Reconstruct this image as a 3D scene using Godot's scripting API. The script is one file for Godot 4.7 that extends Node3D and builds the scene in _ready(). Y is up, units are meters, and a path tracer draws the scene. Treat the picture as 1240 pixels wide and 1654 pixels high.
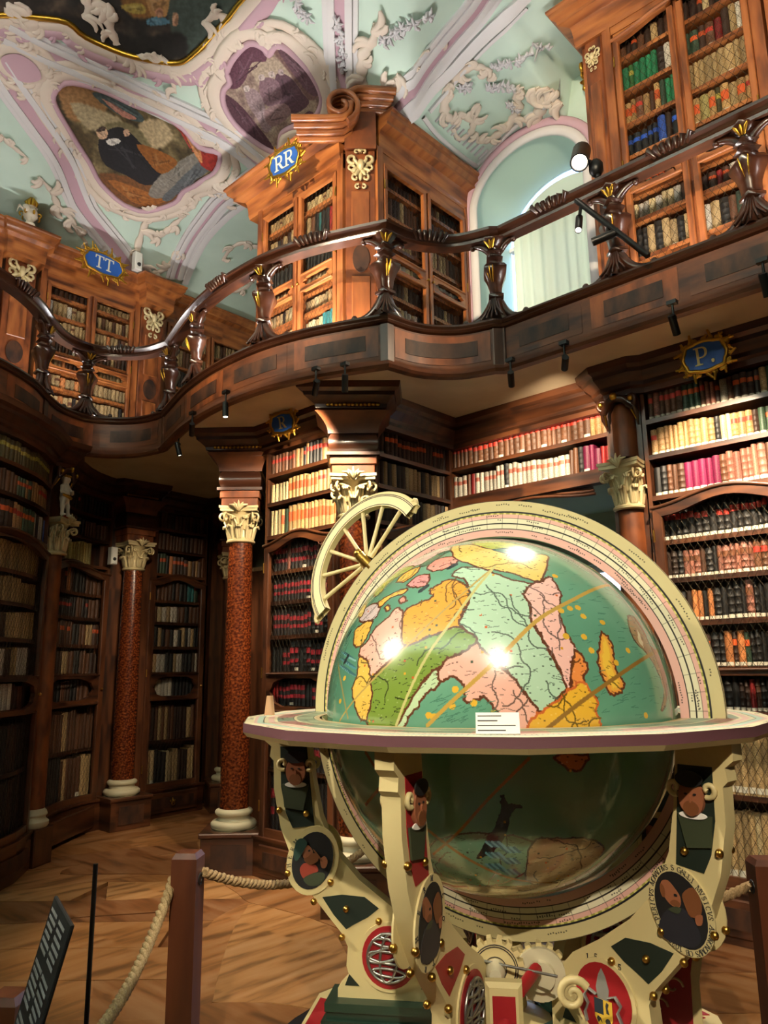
extends Node3D

# World: x runs along the window wall, z points from that wall into the hall, y is up, metres.
var M := {}
var taken := {}
var org := {}
var XF := Transform3D.IDENTITY
var bend := PackedVector2Array()
var bend_at := PackedFloat32Array()
var rng := RandomNumberGenerator.new()
const EYE := Vector3(0, 1.7, 0)
const GLOBE := Vector3(-1.62, 1.55, -2.30)
const GLOBE_R := 0.605
const SOFFIT := 3.9

func _ready() -> void:
	rng.seed = 7
	set_camera_and_light()
	make_materials()
	build_shell()
	build_ceiling()
	build_gallery()
	build_lower_cases()
	build_upper_cases()
	build_columns()
	build_plaques()
	build_books()
	build_globe()
	build_barrier()
	build_small_things()
	build_lamps()

func set_camera_and_light() -> void:
	var cam := Camera3D.new()
	cam.name = "camera"
	cam.fov = 68.26
	cam.near = 0.05
	cam.position = EYE
	cam.rotation_degrees = Vector3(11.6, 43.2, -0.75)
	add_child(cam)
	cam.make_current()
	var we := WorldEnvironment.new()
	we.name = "environment"
	var e := Environment.new()
	var sky := Sky.new()
	var sm := ProceduralSkyMaterial.new()
	sm.sky_top_color = Color(0.55, 0.72, 0.95)
	sm.sky_horizon_color = Color(0.86, 0.93, 1.0)
	sm.ground_bottom_color = Color(0.4, 0.42, 0.42)
	sm.ground_horizon_color = Color(0.8, 0.86, 0.9)
	sm.sky_energy_multiplier = 2.4
	sm.ground_energy_multiplier = 0.5
	sky.sky_material = sm
	e.background_mode = Environment.BG_SKY
	e.sky = sky
	e.tonemap_mode = Environment.TONE_MAPPER_LINEAR
	e.tonemap_exposure = 1.0
	e.sdfgi_enabled = true
	e.ssao_enabled = true
	e.ssil_enabled = true
	we.environment = e
	add_child(we)

# ---------------------------------------------------------------- pixels of the photograph to directions
func px_ray(u: float, v: float) -> Vector3:
	var ro := deg_to_rad(0.75)
	var x := (u - 620.0) / 1220.0
	var y := (827.0 - v) / 1220.0
	var x2 := cos(ro) * x + sin(ro) * y
	var y2 := -sin(ro) * x + cos(ro) * y
	var th := deg_to_rad(11.6)
	var ph := deg_to_rad(43.2)
	var yy := y2 * cos(th) + sin(th)
	var zz := y2 * sin(th) - cos(th)
	return Vector3(x2 * cos(ph) + zz * sin(ph), yy, -x2 * sin(ph) + zz * cos(ph))

func to_px(p: Vector3) -> Vector2:
	var q := p - EYE
	var ph := deg_to_rad(43.2)
	var th := deg_to_rad(11.6)
	var ro := deg_to_rad(0.75)
	var X := q.x * cos(ph) - q.z * sin(ph)
	var Z := q.x * sin(ph) + q.z * cos(ph)
	var y := q.y * cos(th) + Z * sin(th)
	var z := q.y * sin(th) - Z * cos(th)
	if z < 0.05:
		return Vector2(-9999, -9999)
	return Vector2(620 + 1220 * (cos(ro) * X - sin(ro) * y) / z, 827 - 1220 * (sin(ro) * X + cos(ro) * y) / z)

func on_sphere(u: float, v: float) -> Vector3:
	var d := px_ray(u, v).normalized()
	var oc := EYE - GLOBE
	var b := oc.dot(d)
	var disc := b * b - oc.length_squared() + GLOBE_R * GLOBE_R
	if disc < 0:
		var near := EYE + d * (-b)
		return (near - GLOBE).normalized()
	return (EYE + d * (-b - sqrt(disc)) - GLOBE) / GLOBE_R

# ---------------------------------------------------------------- nodes
func free_name(called: String) -> String:
	if not taken.has(called):
		taken[called] = 0
		return called
	taken[called] += 1
	return "%s_%03d" % [called, taken[called]]

func thing(called: String, label: String, category: String, at := Vector3.ZERO, group := "") -> Node3D:
	var o := Node3D.new()
	o.name = free_name(called)
	add_child(o)
	o.position = at
	org[o] = at
	tag(o, label, category, group)
	return o

func tag(o: Node, label: String, category := "", group := "", kind := "") -> Node:
	if label != "": o.set_meta("label", label)
	if category != "": o.set_meta("category", category)
	if group != "": o.set_meta("group", group)
	if kind != "": o.set_meta("kind", kind)
	return o

func obj(called: String, s: SurfaceTool, m, parent: Node = null, label := "") -> MeshInstance3D:
	s.generate_normals()
	return put(called, s.commit(), m, parent, label)

func put(called: String, mesh: Mesh, m, parent: Node = null, label := "") -> MeshInstance3D:
	var o := MeshInstance3D.new()
	o.mesh = mesh
	o.material_override = M[m] if m is String else m
	if parent == null:
		o.name = free_name(called)
		add_child(o)
	else:
		o.name = called
		parent.add_child(o, true)
		if org.has(parent):
			o.position = -org[parent]
	if label != "": o.set_meta("label", label)
	return o

func struct(called: String, s: SurfaceTool, m) -> MeshInstance3D:
	var o := obj(called, s, m)
	o.set_meta("kind", "structure")
	o.set_meta("label", {"floor": "wide walnut and maple parquet floor of the hall", "ceiling": "mint green stuccoed vault over the hall"}.get(called, "plain plaster wall behind the bookcases"))
	o.set_meta("category", called.split("_")[0])
	return o

# ---------------------------------------------------------------- mesh kit
func mk() -> SurfaceTool:
	var s := SurfaceTool.new()
	s.begin(Mesh.PRIMITIVE_TRIANGLES)
	return s

func W(p: Vector3) -> Vector3:
	if bend.is_empty():
		return XF * p
	var n := bend.size()
	var i := 0
	while i < n - 2 and bend_at[i + 1] < p.x:
		i += 1
	var d := (bend[i + 1] - bend[i]).normalized()
	var t := (p.x - bend_at[i]) / (bend_at[i + 1] - bend_at[i])
	var d0 := d if i == 0 else (d + (bend[i] - bend[i - 1]).normalized()).normalized()
	var d1 := d if i == n - 2 else (d + (bend[i + 2] - bend[i + 1]).normalized()).normalized()
	var dd := d0.lerp(d1, clampf(t, 0, 1)).normalized()
	var q := bend[i] + d * (p.x - bend_at[i]) + Vector2(-dd.y, dd.x) * p.z
	return Vector3(q.x, p.y, q.y)

func frame_on(a: Vector2, b: Vector2) -> float:
	bend = PackedVector2Array()
	var d := (b - a).normalized()
	XF = Transform3D(Basis(Vector3(d.x, 0, d.y), Vector3.UP, Vector3(-d.y, 0, d.x)), Vector3(a.x, 0, a.y))
	return a.distance_to(b)

func frame_bent(path: PackedVector2Array) -> float:
	bend = path
	bend_at = PackedFloat32Array([0.0])
	for i in range(1, path.size()):
		bend_at.append(bend_at[i - 1] + path[i].distance_to(path[i - 1]))
	return bend_at[path.size() - 1]

func frame_off() -> void:
	bend = PackedVector2Array()
	XF = Transform3D.IDENTITY

func quad(s: SurfaceTool, a: Vector3, b: Vector3, c: Vector3, d: Vector3) -> void:
	s.add_vertex(a); s.add_vertex(b); s.add_vertex(c)
	s.add_vertex(a); s.add_vertex(c); s.add_vertex(d)

func box(s: SurfaceTool, a: Vector3, b: Vector3, nx := 1) -> void:
	s.set_smooth_group(-1)
	if not bend.is_empty() and nx == 1:
		nx = maxi(1, int(absf(b.x - a.x) / 0.15))
	for i in nx:
		var x0 := lerpf(a.x, b.x, float(i) / nx)
		var x1 := lerpf(a.x, b.x, float(i + 1) / nx)
		var p: Array[Vector3] = []
		for k in 8:
			p.append(W(Vector3(x1 if k & 1 else x0, b.y if k & 2 else a.y, b.z if k & 4 else a.z)))
		quad(s, p[4], p[6], p[7], p[5])
		quad(s, p[1], p[3], p[2], p[0])
		quad(s, p[2], p[6], p[4], p[0])
		quad(s, p[5], p[7], p[3], p[1])
		quad(s, p[6], p[2], p[3], p[7])
		quad(s, p[0], p[4], p[5], p[1])

func cbox(s: SurfaceTool, a: Vector3, b: Vector3, r := 0.006) -> void:
	# box whose front edges (towards +z) are chamfered
	var o := PackedVector2Array([Vector2(a.x, a.y), Vector2(b.x, a.y), Vector2(b.x, b.y), Vector2(a.x, b.y)])
	var i := PackedVector2Array([Vector2(a.x + r, a.y + r), Vector2(b.x - r, a.y + r), Vector2(b.x - r, b.y - r), Vector2(a.x + r, b.y - r)])
	s.set_smooth_group(-1)
	for k in 4:
		var l := (k + 1) % 4
		quad(s, W(Vector3(o[k].x, o[k].y, a.z)), W(Vector3(o[k].x, o[k].y, b.z - r)), W(Vector3(o[l].x, o[l].y, b.z - r)), W(Vector3(o[l].x, o[l].y, a.z)))
		quad(s, W(Vector3(o[k].x, o[k].y, b.z - r)), W(Vector3(i[k].x, i[k].y, b.z)), W(Vector3(i[l].x, i[l].y, b.z)), W(Vector3(o[l].x, o[l].y, b.z - r)))
	quad(s, W(Vector3(i[0].x, i[0].y, b.z)), W(Vector3(i[3].x, i[3].y, b.z)), W(Vector3(i[2].x, i[2].y, b.z)), W(Vector3(i[1].x, i[1].y, b.z)))
	quad(s, W(Vector3(o[0].x, o[0].y, a.z)), W(Vector3(o[1].x, o[1].y, a.z)), W(Vector3(o[2].x, o[2].y, a.z)), W(Vector3(o[3].x, o[3].y, a.z)))

func turns(p: PackedVector2Array, closed: bool, limit := 0.6) -> PackedInt32Array:
	var g := PackedInt32Array()
	var n := p.size()
	var k := 0
	for i in (n if closed else n - 1):
		if i > 0:
			var d0 := (p[i] - p[i - 1]).normalized()
			var d1 := (p[(i + 1) % n] - p[i]).normalized()
			if absf(d0.angle_to(d1)) > limit:
				k += 1
		g.append(k)
	return g

func skin(s: SurfaceTool, rows: Array, closed := false, gcol := PackedInt32Array(), grow := PackedInt32Array()) -> void:
	for i in rows.size() - 1:
		var a: PackedVector3Array = rows[i]
		var b: PackedVector3Array = rows[i + 1]
		var n := a.size()
		for j in (n if closed else n - 1):
			var k := (j + 1) % n
			s.set_smooth_group(1 + (gcol[j] if gcol.size() else 0) + 97 * (grow[i] if grow.size() else 0))
			quad(s, a[j], b[j], b[k], a[k])

func offset_path(path: PackedVector2Array, off: float, loop := false) -> PackedVector2Array:
	var out := PackedVector2Array()
	var n := path.size()
	for i in n:
		var p := path[i]
		var prev := path[(i + n - 1) % n]
		var next := path[(i + 1) % n]
		var d0 := (p - prev).normalized() if (i > 0 or loop) else (next - p).normalized()
		var d1 := (next - p).normalized() if (i < n - 1 or loop) else d0
		var m := (Vector2(-d0.y, d0.x) + Vector2(-d1.y, d1.x)).normalized()
		var c := maxf(m.dot(Vector2(-d1.y, d1.x)), 0.35)
		out.append(p + m * (off / c))
	return out

func sweep(s: SurfaceTool, path: PackedVector2Array, prof: PackedVector2Array, closed_prof := true, loop := false, limit := 0.6) -> void:
	# prof: (out from the path, height); path runs left to right seen from the room
	var rows := []
	var cols: Array[PackedVector2Array] = []
	for q in prof:
		cols.append(offset_path(path, q.x, loop))
	var n := path.size()
	for i in (n + 1 if loop else n):
		var r := PackedVector3Array()
		for j in prof.size():
			var c := cols[j][i % n]
			r.append(Vector3(c.x, prof[j].y, c.y))
		rows.append(r)
	skin(s, rows, closed_prof, turns(prof, closed_prof), turns(path, loop, 0.45))
	if closed_prof and not loop:
		var t := Geometry2D.triangulate_polygon(prof)
		s.set_smooth_group(-1)
		for e in [0, n - 1]:
			for k in t:
				s.add_vertex(rows[e][k])

func prism(s: SurfaceTool, poly: PackedVector2Array, z0: float, z1: float) -> void:
	var t := Geometry2D.triangulate_polygon(poly)
	s.set_smooth_group(-1)
	for i in range(0, t.size(), 3):
		for k in 3:
			s.add_vertex(W(Vector3(poly[t[i + k]].x, poly[t[i + k]].y, z1)))
		for k in 3:
			s.add_vertex(W(Vector3(poly[t[i + 2 - k]].x, poly[t[i + 2 - k]].y, z0)))
	var n := poly.size()
	var g := turns(poly, true)
	for i in n:
		var a := poly[i]
		var b := poly[(i + 1) % n]
		s.set_smooth_group(5 + g[i])
		quad(s, W(Vector3(a.x, a.y, z0)), W(Vector3(a.x, a.y, z1)), W(Vector3(b.x, b.y, z1)), W(Vector3(b.x, b.y, z0)))

func plate(s: SurfaceTool, outer: PackedVector2Array, inner: PackedVector2Array, z0: float, z1: float) -> void:
	# flat board with one hole; both outlines have as many points
	var n := outer.size()
	for i in n:
		var k := (i + 1) % n
		s.set_smooth_group(-1)
		quad(s, W(Vector3(outer[i].x, outer[i].y, z1)), W(Vector3(inner[i].x, inner[i].y, z1)), W(Vector3(inner[k].x, inner[k].y, z1)), W(Vector3(outer[k].x, outer[k].y, z1)))
		quad(s, W(Vector3(inner[i].x, inner[i].y, z0)), W(Vector3(outer[i].x, outer[i].y, z0)), W(Vector3(outer[k].x, outer[k].y, z0)), W(Vector3(inner[k].x, inner[k].y, z0)))
		quad(s, W(Vector3(inner[i].x, inner[i].y, z1)), W(Vector3(inner[i].x, inner[i].y, z0)), W(Vector3(inner[k].x, inner[k].y, z0)), W(Vector3(inner[k].x, inner[k].y, z1)))
		quad(s, W(Vector3(outer[i].x, outer[i].y, z0)), W(Vector3(outer[i].x, outer[i].y, z1)), W(Vector3(outer[k].x, outer[k].y, z1)), W(Vector3(outer[k].x, outer[k].y, z0)))

func lathe(s: SurfaceTool, prof: PackedVector2Array, at: Vector3, seg := 20, a0 := 0.0, a1 := TAU, basis := Basis.IDENTITY) -> void:
	var rows := []
	for i in seg + 1:
		var a := lerpf(a0, a1, float(i) / seg)
		var r := PackedVector3Array()
		for q in prof:
			r.append(at + basis * Vector3(cos(a) * q.x, q.y, sin(a) * q.x))
		rows.append(r)
	skin(s, rows, false, turns(prof, false, 0.7))

func tube(s: SurfaceTool, pts: PackedVector3Array, rad, sides := 6, flat := 1.0, up := Vector3.ZERO, loop := false) -> void:
	# rad: number or array; flat squeezes the section along up
	var n := pts.size()
	var rows := []
	var side := Vector3.ZERO
	for i in n:
		var d := (pts[(i + 1) % n] - pts[(i + n - 1) % n]) if loop else (pts[mini(i + 1, n - 1)] - pts[maxi(i - 1, 0)])
		d = d.normalized()
		if up != Vector3.ZERO:
			side = d.cross(up).normalized()
		elif side == Vector3.ZERO:
			side = d.cross(Vector3.UP if absf(d.y) < 0.9 else Vector3.RIGHT).normalized()
		else:
			side = (side - d * side.dot(d)).normalized()
		var nn := side.cross(d).normalized()
		var r: float = rad[i] if rad is Array or rad is PackedFloat32Array else rad
		var row := PackedVector3Array()
		for k in sides:
			var a := TAU * k / sides
			row.append(pts[i] + side * (cos(a) * r) + nn * (sin(a) * r * flat))
		rows.append(row)
	if loop:
		rows.append(rows[0])
	skin(s, rows, true)
	if not loop:
		s.set_smooth_group(-1)
		for e in [0, n - 1]:
			for k in range(1, sides - 1):
				s.add_vertex(rows[e][0]); s.add_vertex(rows[e][k]); s.add_vertex(rows[e][k + 1])

func ball(s: SurfaceTool, at: Vector3, r: Vector3, basis := Basis.IDENTITY, seg := 8, rings := 5) -> void:
	var rows := []
	for i in seg + 1:
		var a := TAU * i / seg
		var row := PackedVector3Array()
		for k in rings + 1:
			var b := PI * k / rings
			row.append(at + basis * Vector3(r.x * sin(b) * cos(a), r.y * cos(b), r.z * sin(b) * sin(a)))
		rows.append(row)
	skin(s, rows)

func curve2(p: Array, per := 6, loop := false) -> PackedVector2Array:
	# Catmull-Rom through the points
	var out := PackedVector2Array()
	var n := p.size()
	for i in (n if loop else n - 1):
		var a: Vector2 = p[(i + n - 1) % n] if (loop or i > 0) else p[i]
		var b: Vector2 = p[i]
		var c: Vector2 = p[(i + 1) % n]
		var d: Vector2 = p[(i + 2) % n] if (loop or i < n - 2) else c
		for k in per:
			out.append(b.cubic_interpolate(c, a, d, float(k) / per))
	if not loop:
		out.append(p[n - 1])
	return out

func scroll_pts(c: Vector3, u: Vector3, v: Vector3, r0: float, r1: float, a0: float, a1: float, n := 18) -> PackedVector3Array:
	var out := PackedVector3Array()
	for i in n + 1:
		var t := float(i) / n
		var a := lerpf(a0, a1, t)
		var r := lerpf(r0, r1, t)
		out.append(c + u * (cos(a) * r) + v * (sin(a) * r))
	return out

func taper(n: int, r0: float, r1: float, mid := -1.0) -> PackedFloat32Array:
	var out := PackedFloat32Array()
	for i in n:
		var t := float(i) / maxi(n - 1, 1)
		out.append(lerpf(r0, r1, t) if mid < 0 else (lerpf(r0, mid, t * 2) if t < 0.5 else lerpf(mid, r1, t * 2 - 1)))
	return out

# ---------------------------------------------------------------- materials
func c8(r: int, g: int, b: int) -> Color:
	return Color8(r, g, b)

func plain(called: String, col: Color, rough := 0.6, metal := 0.0) -> StandardMaterial3D:
	var m := StandardMaterial3D.new()
	m.albedo_color = col
	m.roughness = rough
	m.metallic = metal
	m.cull_mode = BaseMaterial3D.CULL_DISABLED
	M[called] = m
	return m

func noise_img(w: int, h: int, freq: float, sd: int, octaves := 4, kind := FastNoiseLite.TYPE_SIMPLEX_SMOOTH) -> Image:
	var f := FastNoiseLite.new()
	f.noise_type = kind
	f.seed = sd
	f.frequency = freq
	f.fractal_octaves = octaves
	return f.get_seamless_image(w, h)

func ramp_tex(src: Image, stops: Array, cols: Array) -> ImageTexture:
	var g := Gradient.new()
	g.offsets = PackedFloat32Array(stops)
	g.colors = PackedColorArray(cols)
	var lut: Array[Color] = []
	for i in 256:
		lut.append(g.sample(i / 255.0))
	var w := src.get_width()
	var h := src.get_height()
	var raw := src.get_data()
	var step := raw.size() / (w * h)
	var data := PackedByteArray()
	data.resize(w * h * 3)
	for i in w * h:
		var c := lut[raw[i * step]]
		data[i * 3] = c.r8
		data[i * 3 + 1] = c.g8
		data[i * 3 + 2] = c.b8
	return ImageTexture.create_from_image(Image.create_from_data(w, h, false, Image.FORMAT_RGB8, data))

func wood(called: String, dark: Color, mid: Color, light: Color, rough: float, sd: int, upright := true, stretch := 8, coat := 0.0) -> void:
	var n := 256
	var im := noise_img(n, n / stretch if upright else n, 0.02, sd, 5) if upright else noise_img(n / stretch, n, 0.02, sd, 5)
	im.resize(n, n, Image.INTERPOLATE_CUBIC)
	var m := plain(called, Color.WHITE, rough)
	m.albedo_texture = ramp_tex(im, [0.12, 0.42, 0.62, 0.88], [dark, mid, mid.lerp(light, 0.5), light])
	m.uv1_triplanar = true
	m.uv1_world_triplanar = true
	m.uv1_scale = Vector3(1.3, 1.3, 1.3)
	if coat > 0:
		m.clearcoat_enabled = true
		m.clearcoat = coat
		m.clearcoat_roughness = 0.2

func mottled(called: String, stops: Array, cols: Array, freq: float, scale: float, rough: float, sd: int, px := 256, octaves := 5) -> StandardMaterial3D:
	var m := plain(called, Color.WHITE, rough)
	m.albedo_texture = ramp_tex(noise_img(px, px, freq, sd, octaves), stops, cols)
	m.uv1_triplanar = true
	m.uv1_world_triplanar = true
	m.uv1_scale = Vector3.ONE * scale
	return m

func make_materials() -> void:
	wood("walnut", c8(36, 19, 11), c8(70, 38, 20), c8(100, 58, 32), 0.42, 11, true, 8, 0.3)
	wood("walnut_flat", c8(36, 19, 11), c8(70, 38, 20), c8(100, 58, 32), 0.42, 12, false, 8, 0.3)
	wood("cherry", c8(92, 48, 22), c8(140, 78, 38), c8(172, 104, 54), 0.38, 13, true, 6, 0.3)
	wood("cherry_flat", c8(92, 48, 22), c8(142, 80, 38), c8(180, 112, 58), 0.36, 14, false, 6, 0.3)
	wood("rail_wood", c8(28, 14, 9), c8(52, 27, 16), c8(74, 40, 22), 0.28, 15, false, 8, 0.6)
	wood("fascia", c8(56, 28, 14), c8(90, 48, 24), c8(118, 66, 34), 0.5, 16, false, 4, 0.0)
	wood("fascia_burl", c8(34, 19, 12), c8(56, 32, 19), c8(82, 48, 27), 0.6, 17, true, 2, 0.0)
	wood("veneer", c8(72, 34, 15), c8(112, 58, 27), c8(146, 80, 38), 0.5, 18, true, 3, 0.0)
	wood("post_wood", c8(58, 28, 14), c8(88, 44, 22), c8(112, 60, 32), 0.45, 19, true, 8)
	wood("pale_wood", c8(150, 108, 74), c8(186, 144, 104), c8(208, 170, 130), 0.5, 20, true, 8)
	mottled("marble", [0.05, 0.35, 0.55, 0.8], [c8(30, 13, 9), c8(66, 27, 14), c8(96, 42, 19), c8(134, 70, 32)], 0.05, 2.6, 0.25, 21)
	for i in 5:
		var a: Color = [c8(146, 98, 54), c8(130, 84, 44), c8(158, 112, 66), c8(116, 72, 38), c8(138, 92, 52)][i]
		wood("plank_%d" % i, a.darkened(0.3), a, a.lightened(0.12), 0.38, 30 + i, i % 2 == 0, 7)
	mottled("mint", [0.2, 0.8], [c8(190, 214, 200), c8(206, 228, 214)], 0.01, 0.4, 0.85, 41)
	mottled("soffit_plaster", [0.2, 0.8], [c8(190, 172, 142), c8(210, 194, 164)], 0.012, 0.4, 0.85, 42)
	plain("white_plaster", c8(216, 214, 214), 0.8)
	plain("pink_plaster", c8(198, 164, 176), 0.8)
	plain("lilac", c8(186, 178, 190), 0.8)
	plain("stucco", c8(222, 208, 192), 0.75)
	plain("stucco_grey", c8(206, 204, 206), 0.75)
	plain("wall_green", c8(150, 166, 150), 0.85)
	plain("room_wall", c8(56, 36, 24), 0.7)
	plain("reveal", c8(186, 214, 204), 0.8)
	var g := plain("gilt", c8(206, 160, 62), 0.32, 1.0)
	plain("cream_gilt", c8(206, 190, 146), 0.4, 0.15)
	plain("base_cream", c8(196, 188, 158), 0.45)
	plain("brass", c8(190, 146, 70), 0.3, 1.0)
	plain("cream_paint", c8(206, 190, 138), 0.42)
	plain("purple_paint", c8(98, 62, 68), 0.5)
	plain("red_paint", c8(150, 26, 32), 0.45)
	plain("green_paint", c8(28, 52, 40), 0.35)
	plain("dark_green_paint", c8(26, 38, 30), 0.5)
	plain("black_metal", c8(18, 18, 19), 0.4, 0.2)
	plain("black_panel", c8(24, 24, 26), 0.55)
	plain("wire", c8(60, 50, 36), 0.4, 0.6)
	plain("steel", c8(160, 160, 156), 0.3, 0.9)
	plain("white_card", c8(236, 234, 226), 0.6)
	plain("paper_label", c8(206, 200, 182), 0.7)
	plain("print_ink", c8(50, 46, 44), 0.7)
	plain("print_white", c8(150, 150, 150), 0.7)
	plain("device_white", c8(222, 222, 216), 0.4)
	mottled("rope_fibre", [0.1, 0.9], [c8(140, 112, 74), c8(206, 178, 132)], 0.05, 22.0, 0.85, 44, 128)
	plain("plaque_blue", c8(40, 92, 178), 0.45)
	plain("letter_gold", c8(226, 206, 140), 0.4, 0.3)
	plain("letter_silver", c8(222, 222, 206), 0.4)
	plain("skin_white", c8(214, 204, 184), 0.5)
	var cu := plain("curtain", c8(206, 224, 214), 0.9)
	cu.backlight_enabled = true
	cu.backlight = Color(0.26, 0.27, 0.26)
	var gl := plain("glass", Color(0.95, 0.98, 1.0, 0.08), 0.05)
	gl.transparency = BaseMaterial3D.TRANSPARENCY_ALPHA
	var lens := plain("lens", Color(1, 0.97, 0.9), 0.4)
	lens.emission_enabled = true
	lens.emission = Color(1, 0.95, 0.86)
	lens.emission_energy_multiplier = 9.0
	var strip := plain("lamp_strip", Color(1, 0.98, 0.94), 0.4)
	strip.emission_enabled = true
	strip.emission = Color(1, 0.97, 0.92)
	strip.emission_energy_multiplier = 4.0
	g.metallic = 1.0

# ---------------------------------------------------------------- the hall itself
func rect2(x0: float, y0: float, x1: float, y1: float) -> PackedVector2Array:
	return PackedVector2Array([Vector2(x0, y0), Vector2(x1, y0), Vector2(x1, y1), Vector2(x0, y1)])

func build_shell() -> void:
	frame_off()
	# floor: a slab and the boards lying on it
	var s := mk()
	box(s, Vector3(-9.4, -0.2, -6.9), Vector3(4.6, -0.03, 4.2))
	var fl := struct("floor", s, "plank_3")
	lay_planks(fl)
	# great curved boards round the globe, their seams traced on the floor
	var bi := 0
	for b in [[890, 575, 1000, 600, 1160, 650, 1240, 760, 1290, 900, 1190, 960, 960, 930, 760, 930, 775, 860, 790, 800, 830, 680],
		[718, 705, 760, 640, 830, 600, 888, 577, 850, 640, 826, 690, 788, 800, 772, 870, 752, 940, 690, 965, 700, 800],
		[880, 470, 960, 490, 1100, 540, 1290, 640, 1300, 700, 1165, 648, 1010, 600, 890, 572, 850, 540, 800, 500],
		[690, 970, 760, 935, 960, 935, 1180, 962, 1280, 910, 1330, 1050, 1100, 1100, 800, 1080, 650, 1060],
		[215, 470, 320, 430, 560, 405, 720, 430, 700, 470, 440, 470],
		[0, 600, 240, 580, 600, 555, 720, 560, 640, 600, 300, 625, 0, 650]]:
		var pts := PackedVector2Array()
		for i in range(0, b.size(), 2):
			var d := px_ray(b[i] / 2.214, 1200 + b[i + 1] / 2.214)
			var q := EYE + d * (-1.7 / d.y)
			pts.append(Vector2(q.x, q.z))
		var a: Array = []
		for p in pts: a.append(p)
		var cur := curve2(a, 3, true)
		s = mk()
		XF = Transform3D(Basis(Vector3(1, 0, 0), Vector3(0, 0, 1), Vector3(0, -1, 0)), Vector3.ZERO)
		prism(s, cur, -0.0045 - 0.0006 * bi, 0.02)
		frame_off()
		obj("curved_board", s, ["plank_2", "plank_0", "plank_4", "plank_1", "plank_3", "plank_3"][bi], fl)
		bi += 1
	s = mk()
	box(s, Vector3(-9.7, -0.2, -6.9), Vector3(-9.3, 7.4, 4.2))
	struct("wall_left", s, "wall_green")
	s = mk()
	box(s, Vector3(4.4, -0.2, -6.9), Vector3(4.8, 8.4, 4.2))
	struct("wall_right", s, "room_wall")
	s = mk()
	box(s, Vector3(-9.7, -0.2, 4.0), Vector3(4.8, 8.4, 4.4))
	struct("wall_front", s, "room_wall")
	# the window wall, with an opening below and one above in the bay right of the great pier
	s = mk()
	box(s, Vector3(-9.4, -0.2, -6.9), Vector3(-4.7, 8.0, -6.5))
	box(s, Vector3(-4.7, -0.2, -6.9), Vector3(-3.92, 4.3, -6.5))
	box(s, Vector3(-2.52, -0.2, -6.9), Vector3(-2.1, 4.3, -6.5))
	box(s, Vector3(-2.1, -0.2, -6.9), Vector3(4.6, 8.0, -6.5))
	box(s, Vector3(-3.92, -0.2, -6.9), Vector3(-2.52, 0.9, -6.5))
	box(s, Vector3(-3.92, 2.62, -6.9), Vector3(-2.52, 4.3, -6.5))
	box(s, Vector3(-4.7, 7.4, -6.9), Vector3(-2.1, 8.0, -6.5))
	box(s, Vector3(-4.7, 4.13, -6.5), Vector3(-4.66, 7.6, -5.6))
	box(s, Vector3(-2.14, 4.13, -6.5), Vector3(-2.1, 7.6, -5.3))
	struct("wall_back", s, "wall_green")
	# lower window
	s = mk()
	box(s, Vector3(-3.92, 0.9, -6.75), Vector3(-2.52, 2.62, -6.74))
	var w1 := struct("window_1", s, "glass")
	tag(w1, "lower window in the recess behind the globe", "window")
	s = mk()
	for x in [-3.92, -3.25, -2.57]:
		box(s, Vector3(x, 0.9, -6.78), Vector3(x + 0.05, 2.62, -6.7))
	for y in [0.9, 1.7, 2.57]:
		box(s, Vector3(-3.92, y, -6.78), Vector3(-2.52, y + 0.05, -6.7))
	obj("window_frame", s, "white_plaster", w1)
	# upper window: glass, frame, splayed reveal and the wall round the arch
	s = mk()
	prism(s, arch_line(-3.93, -2.6, 4.14, 5.95, 6.53), -6.16, -6.15)
	var w2 := struct("window_2", s, "glass")
	tag(w2, "arched upper window between the two tall upper bookcases", "window")
	s = mk()
	for x in [-3.5, -3.05]:
		box(s, Vector3(x, 4.14, -6.2), Vector3(x + 0.04, 6.3, -6.13))
	for y in [4.5, 5.2, 5.9]:
		box(s, Vector3(-3.92, y, -6.2), Vector3(-2.62, y + 0.04, -6.13))
	obj("window_frame", s, "white_plaster", w2)
	var front := arch_line(-3.98, -2.78, 4.1, 6.15, 6.64)
	var back := arch_line(-3.93, -2.6, 4.1, 5.95, 6.53)
	s = mk()
	var rows := []
	for i in front.size():
		rows.append(PackedVector3Array([Vector3(front[i].x, front[i].y, -5.66), Vector3(back[i].x, back[i].y, -6.18)]))
	skin(s, rows)
	var rv := struct("wall_window_reveal", s, "reveal")
	rv.set_meta("label", "pale splayed reveal round the arched upper window")
	s = mk()
	var top := PackedVector2Array()
	for p in front:
		top.append(Vector2(clampf(lerpf(-4.3, -2.2, (p.x + 3.98) / 1.2), -4.3, -2.2), maxf(p.y + 0.4, 4.1)) if p.y > 4.2 else Vector2(-4.3 if p.x < -3.4 else -2.2, 4.1))
	var n := front.size()
	for i in n - 1:
		var a := Vector3(front[i].x, front[i].y, -5.66)
		var b := Vector3(front[i + 1].x, front[i + 1].y, -5.66)
		var c := Vector3(top[i + 1].x, top[i + 1].y + 0.2, -5.66)
		var d := Vector3(top[i].x, top[i].y + 0.2, -5.66)
		quad(s, a, b, c, d)
		var off := Vector3(0, 0, -0.08)
		quad(s, d + off, c + off, b + off, a + off)
	var wa := struct("wall_window_arch", s, "mint")
	wa.set_meta("label", "pale green wall round the arch of the upper window")
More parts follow.
